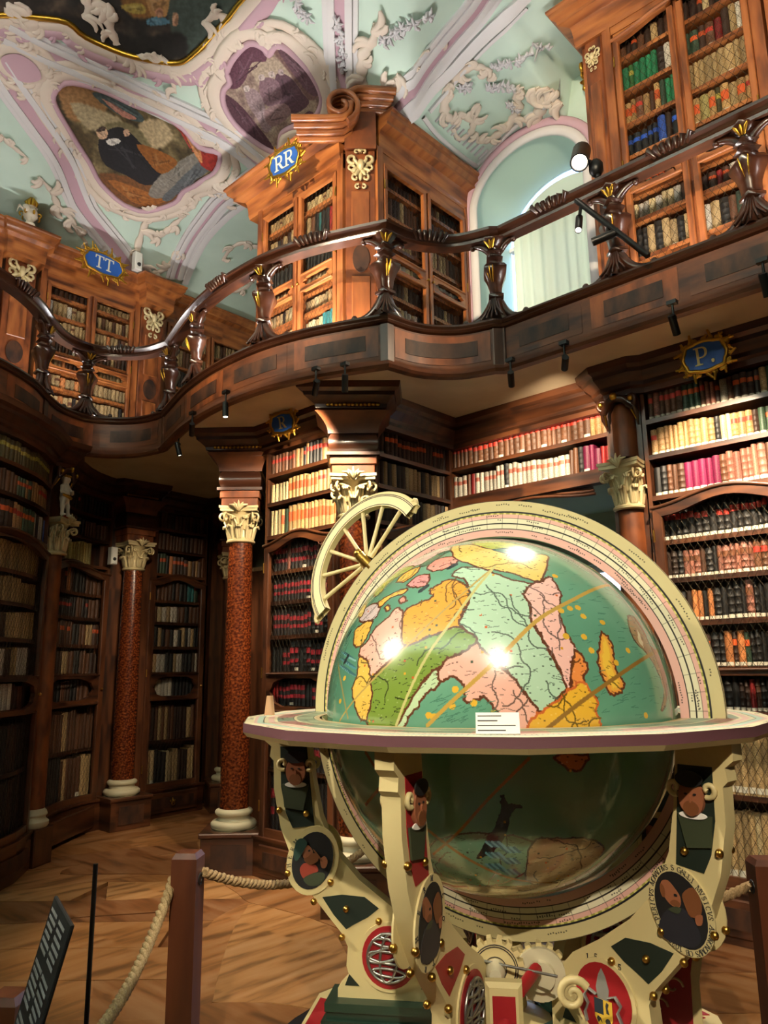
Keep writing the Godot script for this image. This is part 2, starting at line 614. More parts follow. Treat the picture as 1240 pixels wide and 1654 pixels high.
	# moulded pink and white bands on the arch
	for k in 2:
		var off2: float = [0.03, 0.12][k]
		var line := PackedVector3Array()
		for p in arch_line(-3.98 - off2, -2.78 + off2, 4.3, 6.15, 6.64 + off2):
			line.append(Vector3(p.x, p.y, -5.64))
		s = mk()
		tube(s, line, [0.05, 0.045][k], 8, 0.5, Vector3(0, 0, 1))
		obj("arch_moulding", s, ["white_plaster", "pink_plaster"][k], wa)
	# green recess of the lower window, its soffit and side walls
	s = mk()
	box(s, Vector3(-4.3, 3.1, -6.5), Vector3(-2.2, 3.14, -5.45))
	box(s, Vector3(-4.32, 0, -6.5), Vector3(-4.28, 4.2, -5.3))
	box(s, Vector3(-2.42, 0, -6.5), Vector3(-2.38, 4.2, -5.3))
	struct("wall_window_recess", s, "wall_green").set_meta("label", "grey green side walls of the lower window recess")
	# corner bay beyond the great pier
	s = mk()
	box(s, Vector3(-5.95, 0, -6.5), Vector3(-5.88, 7, -5.0))
	box(s, Vector3(-8.9, 0, -6.5), Vector3(-8.8, 4, -5.9))
	struct("wall_corner_bay", s, "walnut").set_meta("label", "dark walnut wall of the corner bay beyond the pier")
	s = mk()
	box(s, Vector3(-8.75, 0, -4.85), Vector3(-8.42, SOFFIT, -4.1))
	struct("wall_end_panel", s, "walnut").set_meta("label", "dark panelling behind the engaged column of the end wall")
	# curtain and blind
	s = mk()
	rows = []
	for i in 61:
		var t := i / 60.0
		var x := lerpf(-3.82, -2.66, t)
		var zz := -6.06 + 0.022 * sin(t * 64.0 + 1.4 * sin(t * 9.0)) + 0.012 * sin(t * 23.0)
		rows.append(PackedVector3Array([Vector3(x, 6.04, -6.06 + (zz + 6.06) * 0.5), Vector3(x, 5.2, zz), Vector3(x, 4.2, zz)]))
	skin(s, rows)
	tag(obj("gathered_curtain", s, "curtain"), "pale gathered curtain across the upper window", "curtain")
	s = mk()
	XF = Transform3D(Basis.IDENTITY, Vector3.ZERO)
	var bl := arch_line(-3.83, -2.66, 5.9, 5.92, 6.42)
	prism(s, bl, -6.11, -6.1)
	tag(obj("arched_blind", s, "curtain"), "pale arched blind above the curtain of the upper window", "blind")
	s = mk()
	tube(s, PackedVector3Array([Vector3(-3.9, 6.06, -6.06), Vector3(-2.6, 6.06, -6.06)]), 0.012, 6)
	tag(obj("curtain_rod", s, "white_plaster"), "thin white rod carrying the pale window curtain", "curtain rod")

func arch_line(x0: float, x1: float, y0: float, spring: float, crown: float) -> PackedVector2Array:
	var out := PackedVector2Array([Vector2(x0, y0)])
	for i in 25:
		var a := PI - PI * i / 24.0
		out.append(Vector2((x0 + x1) / 2 + (x1 - x0) / 2 * cos(a), spring + (crown - spring) * sin(a)))
	out.append(Vector2(x1, y0))
	return out

func lay_planks(fl: Node3D) -> void:
	# three fields of broad boards that meet along slanting joints
	var fields := [
		{"o": Vector2(-2.5, -2.0), "ang": -43.0, "w": 0.5, "clip": PackedVector2Array([Vector2(-5.2, -6), Vector2(3, -6), Vector2(3, 2.5), Vector2(-7.2, 2.5), Vector2(-7.2, -1.2)])},
		{"o": Vector2(-6.5, -3.5), "ang": -70.0, "w": 0.42, "clip": PackedVector2Array([Vector2(-5.2, -6), Vector2(-7.2, -1.2), Vector2(-7.2, 0.5), Vector2(-9.2, 0.5), Vector2(-9.2, -3.4), Vector2(-6.6, -6)])},
		{"o": Vector2(-8, -5), "ang": -15.0, "w": 0.36, "clip": PackedVector2Array([Vector2(-9.2, -3.4), Vector2(-9.2, -6.4), Vector2(-6.2, -6.4)])},
	]
	var r := RandomNumberGenerator.new()
	r.seed = 5
	for f in fields:
		var ang := deg_to_rad(f.ang)
		var d := Vector2(cos(ang), sin(ang))
		var e := Vector2(-d.y, d.x)
		for i in range(-18, 19):
			var x := -8.0 + r.randf() * 1.2
			while x < 8.0:
				var l := r.randf_range(1.4, 3.0)
				var sk := r.randf_range(-0.22, 0.22)
				var b0: float = i * f.w
				var b1: float = (i + 1) * f.w
				var q := PackedVector2Array([Vector2(x, b0), Vector2(x + l, b0), Vector2(x + l + sk, b1), Vector2(x + sk, b1)])
				for k in 4:
					q[k] = f.o + d * q[k].x + e * q[k].y
				x += l
				var cut := Geometry2D.intersect_polygons(q, f.clip)
				for poly in cut:
					var c := Vector2.ZERO
					for p in poly: c += p
					c /= poly.size()
					var pix := to_px(Vector3(c.x, 0, c.y))
					if pix.x < -700 or pix.x > 1900 or pix.y > 2400 or pix.y < 0:
						continue
					var shr := Geometry2D.offset_polygon(poly, -0.0025)
					if shr.is_empty(): continue
					var loc := PackedVector2Array()
					for p in shr[0]:
						loc.append(Vector2((p - c).dot(d), -(p - c).dot(e)))
					if loc.size() < 3: continue
					var s := mk()
					# local x along the board, the board lies flat
					XF = Transform3D(Basis(Vector3(1, 0, 0), Vector3(0, 0, -1), Vector3(0, 1, 0)), Vector3.ZERO)
					prism(s, loc, -0.03, 0.0)
					frame_off()
					var o := obj("plank", s, "plank_%d" % r.randi_range(0, 4), fl)
					o.position = Vector3(c.x, r.randf() * 0.002, c.y)
					o.rotation.y = -ang
	frame_off()

# ---------------------------------------------------------------- gallery
var EDGE := PackedVector2Array()

func sub_path(path: PackedVector2Array, s0: float, s1: float) -> PackedVector2Array:
	var out := PackedVector2Array()
	var acc := 0.0
	for i in path.size() - 1:
		var l := path[i].distance_to(path[i + 1])
		if acc + l >= s0 and acc <= s1:
			if out.is_empty():
				out.append(path[i].lerp(path[i + 1], clampf((s0 - acc) / l, 0, 1)))
			if acc + l >= s1:
				out.append(path[i].lerp(path[i + 1], (s1 - acc) / l))
				return out
			out.append(path[i + 1])
		acc += l
	return out

func near_s(path: PackedVector2Array, p: Vector2) -> float:
	var best := 1e9
	var acc := 0.0
	var res := 0.0
	for i in path.size() - 1:
		var q := Geometry2D.get_closest_point_to_segment(p, path[i], path[i + 1])
		if q.distance_to(p) < best:
			best = q.distance_to(p)
			res = acc + q.distance_to(path[i])
		acc += path[i].distance_to(path[i + 1])
	return res

func at_s(path: PackedVector2Array, s: float) -> Array:
	var acc := 0.0
	for i in path.size() - 1:
		var l := path[i].distance_to(path[i + 1])
		if acc + l >= s or i == path.size() - 2:
			return [path[i].lerp(path[i + 1], (s - acc) / l), (path[i + 1] - path[i]).normalized()]
		acc += l
	return []

func build_gallery() -> void:
	frame_off()
	# plan of the gallery edge from the left end of the hall to the right
	EDGE = PackedVector2Array()
	EDGE.append_array(curve2([Vector2(-5.9, 0.6), Vector2(-6.02, -0.6), Vector2(-6.2, -1.7), Vector2(-6.42, -2.2), Vector2(-6.66, -2.52), Vector2(-6.92, -2.74)], 5))
	EDGE.remove_at(EDGE.size() - 1)
	EDGE.append_array(curve2([Vector2(-6.92, -2.74), Vector2(-7.16, -3.0), Vector2(-7.25, -3.3), Vector2(-7.13, -3.55), Vector2(-6.9, -3.72), Vector2(-6.6, -3.79)], 5))
	EDGE.remove_at(EDGE.size() - 1)
	EDGE.append_array(curve2([Vector2(-6.6, -3.79), Vector2(-6.3, -3.7), Vector2(-5.8, -3.56), Vector2(-5.25, -3.47), Vector2(-4.75, -3.46), Vector2(-4.4, -3.5), Vector2(-4.1, -3.58), Vector2(-3.82, -3.69), Vector2(-3.53, -3.82)], 5))
	EDGE.remove_at(EDGE.size() - 1)
	EDGE.append_array(curve2([Vector2(-3.53, -3.82), Vector2(-3.5, -4.02), Vector2(-3.42, -4.2), Vector2(-3.26, -4.36), Vector2(-3.02, -4.45)], 5))
	EDGE.append(Vector2(-2.97, -4.5))
	for cusp in [Vector2(-6.92, -2.74), Vector2(-6.6, -3.79), Vector2(-3.53, -3.82)]:
		for i in range(EDGE.size() - 1, -1, -1):
			var dd := EDGE[i].distance_to(cusp)
			if dd > 0.001 and dd < 0.16:
				EDGE.remove_at(i)
	EDGE.append(Vector2(4.3, -4.5))
	var g := thing("gallery_balcony", "walnut fronted balcony curving round the piers at half height", "balcony", Vector3(-4.4, 3.84, -4.5))
	# the slab: plaster below, boards above
	var poly := offset_path(EDGE, -0.03)
	poly.append(Vector2(4.3, -6.45))
	poly.append(Vector2(-9.25, -6.45))
	poly.append(Vector2(-9.25, 0.6))
	var t := Geometry2D.triangulate_polygon(poly)
	for k in 2:
		var s := mk()
		s.set_smooth_group(-1)
		var y: float = [SOFFIT, 4.13][k]
		for h in 2:
			for i in range(0, t.size(), 3):
				for j in 3:
					var p := poly[t[i + (j if h == k else 2 - j)]]
					s.add_vertex(Vector3(p.x, y + h * 0.02, p.y))
		obj(["balcony_soffit", "balcony_floor"][k], s, ["soffit_plaster", "plank_1"][k], g, ["cream plaster underside of the balcony", "wooden walkway of the balcony"][k])
	var s2 := mk()
	sweep(s2, EDGE, PackedVector2Array([Vector2(-0.06, 3.92), Vector2(-0.06, 3.86), Vector2(-0.02, 3.835), Vector2(0.03, 3.84), Vector2(0.045, 3.86), Vector2(0.03, 3.885), Vector2(0.012, 3.9), Vector2(0.0, 3.93), Vector2(0.0, 4.19), Vector2(-0.06, 4.19)]))
	obj("fascia", s2, "fascia", g)
	s2 = mk()
	sweep(s2, EDGE, PackedVector2Array([Vector2(-0.14, 4.19), Vector2(0.0, 4.19), Vector2(0.022, 4.2), Vector2(0.03, 4.215), Vector2(0.02, 4.23), Vector2(0.035, 4.245), Vector2(0.03, 4.262), Vector2(0.0, 4.27), Vector2(-0.14, 4.27)]))
	obj("rim_moulding", s2, "rail_wood", g)
	# inlaid dark panels with a lighter border, one after the other along the front
	var total := near_s(EDGE, Vector2(2.5, -4.5))
	var cuts := [near_s(EDGE, Vector2(-6.1, -1.5)), near_s(EDGE, Vector2(-6.92, -2.74)), near_s(EDGE, Vector2(-6.6, -3.79)), near_s(EDGE, Vector2(-3.53, -3.82)), near_s(EDGE, Vector2(-2.99, -4.48)), total]
	for i in cuts.size() - 1:
		var l: float = cuts[i + 1] - cuts[i]
		var m: int = maxi(1, int(round(l / 0.72)))
		for k in m:
			var a: float = cuts[i] + 0.07 + (l - 0.07) * k / m
			var b: float = cuts[i] + (l - 0.07) * (k + 1) / m
			var sp := sub_path(EDGE, a, b)
			if sp.size() < 2: continue
			s2 = mk()
			sweep(s2, sp, PackedVector2Array([Vector2(0.0, 3.945), Vector2(0.003, 3.945), Vector2(0.003, 4.175), Vector2(0.0, 4.175)]))
			obj("veneer_band", s2, "veneer" if (k + i) % 2 else "fascia", g)
			var ip := sub_path(EDGE, a + 0.1, b - 0.1)
			if ip.size() < 2: continue
			s2 = mk()
			sweep(s2, ip, PackedVector2Array([Vector2(0.003, 4.0), Vector2(0.007, 4.0), Vector2(0.007, 4.12), Vector2(0.003, 4.12)]))
			obj("inlay_panel", s2, "fascia_burl", g)
	# vertical strips where the front changes direction
	for p in [Vector2(-6.92, -2.74), Vector2(-6.6, -3.79), Vector2(-3.53, -3.82), Vector2(-2.99, -4.48)]:
		var c := near_s(EDGE, p)
		s2 = mk()
		sweep(s2, sub_path(EDGE, c - 0.05, c + 0.05), PackedVector2Array([Vector2(0.0, 3.9), Vector2(0.014, 3.9), Vector2(0.014, 4.19), Vector2(0.0, 4.19)]))
		obj("corner_strip", s2, "walnut", g)
	build_balustrade()

func build_balustrade() -> void:
	var b := thing("balustrade", "carved dark walnut balustrade with gilded leaves on the balcony", "balustrade", Vector3(-4.4, 4.27, -4.5))
	var line := offset_path(EDGE, -0.055)
	var s := mk()
	sweep(s, line, PackedVector2Array([Vector2(-0.05, 4.945), Vector2(0.05, 4.945), Vector2(0.055, 4.965), Vector2(0.045, 4.98), Vector2(0.06, 4.995), Vector2(0.085, 5.01), Vector2(0.088, 5.03), Vector2(0.06, 5.048), Vector2(0.0, 5.056), Vector2(-0.06, 5.048), Vector2(-0.085, 5.03), Vector2(-0.085, 5.01), Vector2(-0.05, 4.99)]))
	obj("hand_rail", s, "rail_wood", b)
	var prof := PackedVector2Array()
	for q in [[0.12, 0.0], [0.1, 0.02], [0.07, 0.08], [0.055, 0.15], [0.052, 0.19], [0.078, 0.2], [0.08, 0.22], [0.056, 0.235], [0.062, 0.25], [0.068, 0.3], [0.09, 0.36], [0.118, 0.41], [0.122, 0.44], [0.095, 0.47], [0.06, 0.485], [0.058, 0.505], [0.088, 0.525], [0.058, 0.55], [0.056, 0.565], [0.082, 0.585], [0.054, 0.605], [0.056, 0.625], [0.075, 0.65], [0.1, 0.685], [0.1, 0.695]]:
		prof.append(Vector2(q[0], q[1]))
	var spots := [Vector2(-6.15, -1.5), Vector2(-6.92, -2.74), Vector2(-7.26, -3.3), Vector2(-6.6, -3.79), Vector2(-5.75, -3.55), Vector2(-4.62, -3.47), Vector2(-3.53, -3.82), Vector2(-2.99, -4.48), Vector2(-2.05, -4.5), Vector2(-1.17, -4.5), Vector2(-0.3, -4.5)]
	for q in spots:
		var ss := near_s(line, q)
		var hit := at_s(line, ss)
		var p: Vector2 = hit[0]
		var d0: Vector2 = at_s(line, ss - 0.06)[1]
		var d1: Vector2 = at_s(line, ss + 0.06)[1]
		var dm := (d0 + d1).normalized()
		var at := Vector3(p.x, 4.26, p.y)
		s = mk()
		lathe(s, prof, at, 4, -atan2(dm.y, dm.x), -atan2(dm.y, dm.x) + TAU)
		var bal := obj("baluster", s, "rail_wood", b)
		# feet and brackets run out along the rim and under the rail
		for e in [-1.0, 1.0]:
			var low := PackedVector3Array()
			var up := PackedVector3Array()
			for k in 9:
				var u := k / 8.0
				var c2: Vector2 = at_s(line, ss + e * (0.02 + 0.23 * u))[0]
				low.append(Vector3(c2.x, 4.285 + 0.15 * pow(1.0 - u, 3.0), c2.y))
				var cu: Vector2 = at_s(line, ss + e * (0.02 + 0.15 * u))[0]
				up.append(Vector3(cu.x, 4.93 - 0.09 * pow(1.0 - u, 2.2), cu.y))
			s = mk()
			tube(s, low, taper(9, 0.04, 0.014), 6)
			ball(s, low[8] + Vector3(0, 0.014, 0), Vector3(0.026, 0.028, 0.026))
			obj("scroll_foot", s, "rail_wood", bal)
			s = mk()
			tube(s, up, taper(9, 0.034, 0.016), 6)
			ball(s, up[8] + Vector3(0, -0.008, 0), Vector3(0.024, 0.02, 0.024))
			obj("scroll_bracket", s, "rail_wood", bal)
		s = mk()
		var outn := Vector3(-dm.y, 0, dm.x)
		var along := Vector3(dm.x, 0, dm.y)
		var lows := mk()
		for k in [-1, 0, 1]:
			tube(s, PackedVector3Array([at + outn * 0.055 + along * (k * 0.012) + Vector3(0, 0.61, 0), at + outn * 0.075 + along * (k * 0.03) + Vector3(0, 0.65, 0), at + outn * 0.084 + along * (k * 0.045) + Vector3(0, 0.668, 0)]), PackedFloat32Array([0.006, 0.014, 0.005]), 6, 0.5)
			tube(lows, PackedVector3Array([at + outn * 0.1 + along * (k * 0.03) + Vector3(0, 0.44, 0), at + outn * 0.085 + along * (k * 0.022) + Vector3(0, 0.39, 0), at + outn * 0.06 + along * (k * 0.01) + Vector3(0, 0.32, 0)]), PackedFloat32Array([0.005, 0.013, 0.004]), 6, 0.5)
		obj("gilded_leaf", s, "gilt", bal)
		obj("gilded_leaf", lows, "gilt", bal)
		s = mk()
		for k in range(-2, 3):
			tube(s, PackedVector3Array([at + outn * 0.045 + along * (k * 0.008) + Vector3(0, 0.19, 0), at + outn * 0.06 + along * (k * 0.018) + Vector3(0, 0.1, 0), at + outn * 0.1 + along * (k * 0.045) + Vector3(0, 0.015, 0)]), PackedFloat32Array([0.008, 0.016, 0.012]), 6, 0.6)
		obj("carved_leaf", s, "rail_wood", bal)
	# carved clusters half-way along the rail
	for q in [Vector2(-3.42, -4.2), Vector2(-1.6, -4.5), Vector2(-5.2, -3.47), Vector2(-7.1, -3.55), Vector2(-2.5, -4.5), Vector2(-4.1, -3.6), Vector2(-6.5, -2.3)]:
		var ss := near_s(line, q)
		var c: Vector2 = at_s(line, ss)[0]
		var d: Vector2 = at_s(line, ss)[1]
		var outn := Vector3(-d.y, 0, d.x)
		var along := Vector3(d.x, 0, d.y)
		var tall := 1.0 if (q.x == -1.6 or q.x == -5.2) else 0.35
		s = mk()
		for k in range(-3, 4):
			var o := Vector3(c.x, 5.03, c.y) + outn * 0.07 + along * (k * 0.035)
			tube(s, PackedVector3Array([o + Vector3(0, -0.05, 0), o + outn * 0.03 + along * (k * 0.012) + Vector3(0, 0.02 * tall, 0), o + outn * 0.01 + along * (k * 0.02) + Vector3(0, 0.12 * tall - absf(k) * 0.018, 0)]), PackedFloat32Array([0.012, 0.022, 0.008]), 6)
		obj("carved_crest", s, "rail_wood", b)

# ---------------------------------------------------------------- bookcases
var BOOKS := []          # every book: [transform, width, height, depth, code, place]
const HUE := {
	"b": ["brown leather", [98, 62, 40], ""], "B": ["brown leather", [110, 72, 48], "red"], "d": ["dark leather", [58, 38, 28], ""], "D": ["dark leather", [66, 44, 34], "orange"],
	"k": ["black leather", [26, 25, 25], ""], "K": ["black leather", [28, 27, 27], "red"], "t": ["tan calf", [172, 134, 88], ""], "T": ["tan calf", [176, 136, 90], "red"],
	"c": ["cream vellum", [214, 194, 148], ""], "C": ["cream vellum", [208, 186, 138], "brown"], "w": ["grey white cloth", [206, 200, 186], ""], "W": ["grey white cloth", [168, 164, 152], "rust"],
	"r": ["red cloth", [148, 34, 34], ""], "m": ["magenta cloth", [138, 26, 78], ""], "g": ["dark green", [56, 78, 60], ""], "G": ["dark green", [60, 84, 66], "orange"],
	"o": ["apricot board", [206, 132, 78], ""], "O": ["tan calf", [196, 158, 104], "orange"], "u": ["bright blue", [44, 80, 170], ""], "U": ["black leather", [24, 26, 34], "blue"],
	"y": ["pale yellow", [206, 192, 122], ""], "Y": ["olive and yellow", [92, 84, 50], "yellow"], "p": ["mottled pinkish", [158, 100, 84], ""], "P": ["mottled pinkish", [160, 104, 88], "brown"],
	"e": ["teal", [40, 120, 122], ""], "v": ["aged vellum", [186, 158, 112], ""], "V": ["aged vellum", [180, 152, 108], "brown"], "s": ["black leather", [30, 26, 26], "crimson"],
	"n": ["vivid green", [40, 126, 84], ""], "N": ["vivid green", [70, 130, 70], "yellow"]}
const LABELS := {"red": [186, 50, 36], "orange": [216, 92, 40], "brown": [110, 66, 40], "rust": [160, 78, 56], "blue": [40, 86, 190], "yellow": [196, 184, 84], "crimson": [166, 34, 48]}

func shelf_row(x0: float, x1: float, y: float, top: float, zf: float, code: String, place: String, sticker: bool, wide := 0.04) -> void:
	var x := x0 + 0.006
	var i := 0
	var jig := 0.0
	var n := code.length()
	while x < x1 - 0.02:
		var w := wide * rng.randf_range(0.72, 1.25)
		if x + w > x1: w = x1 - x
		if w < 0.014: break
		var ch := code[mini(int(float(i) / maxf(1.0, (x1 - x0) / wide) * n), n - 1)] if n < 40 else code[i % n]
		if rng.randf() < 0.06: ch = code[rng.randi() % n]
		if ch != " ":
			if i % 5 == 0: jig = rng.randf_range(0.78, 0.97)
			var h := (top - y) * clampf(jig + rng.randf_range(-0.03, 0.03), 0.6, 0.98)
			var a := W(Vector3(x + w / 2, y, zf - rng.randf() * 0.008))
			var d := (W(Vector3(x + w, y, zf)) - W(Vector3(x, y, zf))).normalized()
			var bs := Basis(d, Vector3.UP, d.cross(Vector3.UP))
			BOOKS.append([Transform3D(bs, a), w * 0.975, h, 0.17, ch, place, sticker])
		x += w
		i += 1

var arch_mode := 0

func s_arch(x0: float, x1: float, y: float, h: float, n := 14) -> PackedVector2Array:
	var out := PackedVector2Array()
	for i in n + 1:
		var t := float(i) / n
		var k := TAU * t if arch_mode == 0 else (PI * t if arch_mode == 1 else PI * (1 - t))
		out.append(Vector2(lerpf(x0, x1, t), y + h * 0.5 * (1 - cos(k))))
	return out

func door_leaf(parent: Node, x0: float, x1: float, y0: float, y1: float, arch: float, mid0: float, mid1: float, mat_v: String, mat_h: String, knob_right: bool, lattice := 0.05, w := 0.07) -> void:
	var z0 := 0.0
	var z1 := 0.035
	var s := mk()
	cbox(s, Vector3(x0, y0, z0), Vector3(x0 + w, y1, z1))
	var d := obj("door_stile", s, mat_v, parent)
	s = mk()
	cbox(s, Vector3(x1 - w, y0, z0), Vector3(x1, y1, z1))
	obj("door_stile", s, mat_v, d)
	s = mk()
	box(s, Vector3(x0 + w, y0, z0), Vector3(x1 - w, y0 + w, z1 - 0.004))
	obj("bottom_rail", s, mat_h, d)
	# top rail with its serpentine edge
	s = mk()
	var low := s_arch(x0 + w, x1 - w, y1 - w, arch)
	var up := s_arch(x0, x1, y1, arch)
	up.reverse()
	low.append_array(up)
	prism(s, low, z0, z1 + 0.002)
	obj("top_rail", s, mat_h, d)
	if arch_mode > 0:
		s = mk()
		var sp0 := s_arch(x0, x1, y1 - 0.01, arch)
		sp0.append(Vector2(x1, y1 + arch + 0.03))
		sp0.append(Vector2(x0, y1 + arch + 0.03))
		prism(s, sp0, z0 - 0.01, z0 + 0.012)
		obj("spandrel", s, mat_h, d)
	if arch > 0.0:
		s = mk()
		var line := PackedVector3Array()
		for p in s_arch(x0 - 0.01, x1 + 0.01, y1 - 0.004, arch):
			line.append(W(Vector3(p.x, p.y, z1)))
		tube(s, line, 0.014, 6)
		obj("arch_moulding", s, mat_h, d)
	# lock rail with its lobed opening
	s = mk()
	var outer := PackedVector2Array()
	var inner := PackedVector2Array()
	var cx := (x0 + x1) / 2
	var cy := (mid0 + mid1) / 2
	var hw := (x1 - x0) / 2 - w
	var hh := (mid1 - mid0) / 2
	for i in 32:
		var a := TAU * (i + 0.5) / 32
		var q := Vector2(cos(a), sin(a))
		var m := maxf(absf(q.x) , absf(q.y))
		outer.append(Vector2(cx + q.x / m * hw, cy + q.y / m * hh))
		var lobe := Vector2(clampf(q.x / m, -0.8, 0.8) / 0.8, q.y / m)
		var e := absf(q.x / m)
		var nip := 1.0 if e < 0.78 else 0.72
		var px := signf(q.x) * (hw * 0.9 - 0.05 * absf(sin(lobe.y * PI * 0.5)) * (1.0 if e > 0.7 else 0.0)) if e > 0.85 else q.x / m * hw * 0.9 / 0.85 * 0.85
		inner.append(Vector2(cx + px, cy + q.y / m * (hh - 0.042) * nip))
	plate(s, outer, inner, z0, z1)
	obj("lock_rail", s, mat_h, d)
	for y in [mid0 + 0.006, mid1 - 0.006]:
		s = mk()
		tube(s, PackedVector3Array([W(Vector3(x0 + w, y, z1)), W(Vector3(x1 - w, y, z1))]), 0.011, 6)
		obj("rail_bead", s, mat_h, d)
	# wire lattice
	s = mk()
	var sp := lattice
	for seg in [[y0 + w, mid0], [mid1, y1 + arch * 0.5]]:
		var ya: float = seg[0]
		var yb: float = seg[1]
		var xa := x0 + w * 0.5
		var xb := x1 - w * 0.5
		var slope := 1.7
		var k := -int((yb - ya) / slope / sp) - 1
		while xa + k * sp < xb + (yb - ya) / slope:
			for e in [1.0, -1.0]:
				var bx: float = xa + k * sp if e > 0 else xb - k * sp
				var tx: float = bx + e * (yb - ya) / slope
				var t0 := 0.0
				var t1 := 1.0
				if e > 0:
					t0 = maxf(0, (xa - bx) / (tx - bx)); t1 = minf(1, (xb - bx) / (tx - bx))
				else:
					t0 = maxf(0, (bx - xb) / (bx - tx)); t1 = minf(1, (bx - xa) / (bx - tx))
				if t1 - t0 > 0.01:
					var A := W(Vector3(lerpf(bx, tx, t0), lerpf(ya, yb, t0), -0.012))
					var B := W(Vector3(lerpf(bx, tx, t1), lerpf(ya, yb, t1), -0.012))
					tube(s, PackedVector3Array([A, B]), 0.0016, 3)
			k += 1
	var la := obj("wire_lattice", s, "wire", d, "thin diagonal wire lattice of the door")
	la.set_meta("kind", "stuff")
	var kx := x1 - w / 2 if knob_right else x0 + w / 2
	s = mk()
	ball(s, W(Vector3(kx, cy, z1 + 0.018)), Vector3(0.014, 0.014, 0.014))
	tube(s, PackedVector3Array([W(Vector3(kx, cy, z1)), W(Vector3(kx, cy, z1 + 0.014))]), 0.006, 6)
	obj("door_knob", s, "brass", d)
	var hx := x0 + 0.004 if knob_right else x1 - 0.004
	for y in [y0 + 0.2, y1 - 0.25, cy + 0.12]:
		s = mk()
		tube(s, PackedVector3Array([W(Vector3(hx, y, z1)), W(Vector3(hx, y + 0.09, z1))]), 0.008, 6)
		obj("hinge", s, "brass", d)

func drawer(parent: Node, x0: float, x1: float, y0: float, y1: float, z := 0.0) -> void:
	var s := mk()
	cbox(s, Vector3(x0, y0, z), Vector3(x1, y1, z + 0.022), 0.008)
	var d := obj("drawer", s, "walnut_flat", parent)
	s = mk()
	box(s, Vector3(x0 + 0.06, y0 + 0.05, z + 0.022), Vector3(x1 - 0.06, y1 - 0.05, z + 0.026))
	obj("inlay_panel", s, "fascia_burl", d)
	var cx := (x0 + x1) / 2
	var cy := (y0 + y1) / 2 + 0.01
	s = mk()
	ball(s, W(Vector3(cx, cy, z + 0.03)), Vector3(0.03, 0.026, 0.012))
	for e in [-1, 1]:
		ball(s, W(Vector3(cx + e * 0.032, cy + 0.004, z + 0.028)), Vector3(0.014, 0.014, 0.008))
		ball(s, W(Vector3(cx, cy + e * 0.028, z + 0.028)), Vector3(0.012, 0.012, 0.008))
	var ring := PackedVector3Array()
	for i in 14:
		var a := TAU * i / 14
		ring.append(W(Vector3(cx + 0.024 * cos(a), cy - 0.022 + 0.024 * sin(a), z + 0.042)))
	tube(s, ring, 0.005, 6, 1.0, Vector3.ZERO, true)
	obj("drawer_pull", s, "brass", d)

func carcass(t: Node, L: float, y0: float, y1: float, depth: float, mv: String, mh: String, sides := true) -> void:
	var s := mk()
	box(s, Vector3(0, y0, -depth), Vector3(L, y1, -depth + 0.02))
	obj("back_panel", s, mv, t)
	s = mk()
	box(s, Vector3(0, y1 - 0.03, -depth + 0.02), Vector3(L, y1, 0.0))
	obj("top_board", s, mh, t)
	if sides:
		for x in [0.0, L - 0.03]:
			s = mk()
			box(s, Vector3(x, y0, -depth + 0.02), Vector3(x + 0.03, y1, 0.0))
			obj("side_panel", s, mv, t)

func shelves(t: Node, x0: float, x1: float, rows: Array, depth: float, mh: String, zf: float, place: String, sticker: bool, wide := 0.04) -> void:
	var i := 0
	for r in rows:
		var s := mk()
		box(s, Vector3(x0, r[0] - 0.026, -depth + 0.02), Vector3(x1, r[0], zf + 0.015))
		var sh := obj("shelf", s, mh, t)
		s = mk()
		box(s, Vector3(x0, r[0] - 0.03, zf + 0.015), Vector3(x1, r[0] + 0.004, zf + 0.024))
		obj("shelf_edge", s, mh, sh)
		var nm: String = ["top", "second", "third", "fourth", "fifth", "sixth", "seventh", "eighth", "ninth", "lowest"][mini(i, 9)]
		shelf_row(x0 + 0.004, x1 - 0.004, r[0], r[1], zf - 0.002, r[2], nm + " shelf of " + place, sticker, wide if r.size() < 4 else r[3])
		i += 1

func lower_case(called: String, label: String, path: PackedVector2Array, codes: Array, place: String, sticker: bool, door_pad := 0.03, dim_wide := 0.042, drawers := true) -> Node3D:
	var L := frame_on(path[0], path[1]) if path.size() == 2 else frame_bent(path)
	var base := W(Vector3(L / 2, 0, 0))
	var t := thing(called, label, "bookcase", base)
	carcass(t, L, 0.3, SOFFIT, 0.26, "walnut", "walnut_flat")
	var rows := [[3.45, 3.68, codes[0]], [3.18, 3.41, codes[1]], [2.875, 3.14, codes[2]]]
	shelves(t, 0.03, L - 0.03, rows, 0.26, "walnut_flat", -0.02, place, sticker, dim_wide)
	rows = [[2.55, 2.84, codes[3]], [2.28, 2.51, codes[4]], [1.98, 2.24, codes[5]], [1.67, 1.94, codes[6]], [1.385, 1.63, codes[7]], [0.87, 1.3, codes[8], 0.05], [0.36, 0.83, codes[9], 0.05]]
	shelves(t, 0.05, L - 0.05, rows, 0.26, "walnut_flat", -0.05, "wired " + place, sticker, dim_wide)
	door_leaf(t, door_pad, L - door_pad, 0.32, 2.79, 0.09, 1.34, 1.66, "walnut", "walnut_flat", called.length() % 2 == 0)
	# plinth with a drawer
	var s := mk()
	box(s, Vector3(-0.02, 0.0, -0.24), Vector3(L + 0.02, 0.3, 0.05))
	obj("plinth", s, "walnut_flat", t)
	s = mk()
	box(s, Vector3(-0.03, 0.3, -0.24), Vector3(L + 0.03, 0.325, 0.065))
	obj("plinth_moulding", s, "walnut_flat", t)
	if drawers:
		drawer(t, 0.08, L - 0.08, 0.05, 0.27, 0.05)
	frame_off()
	return t

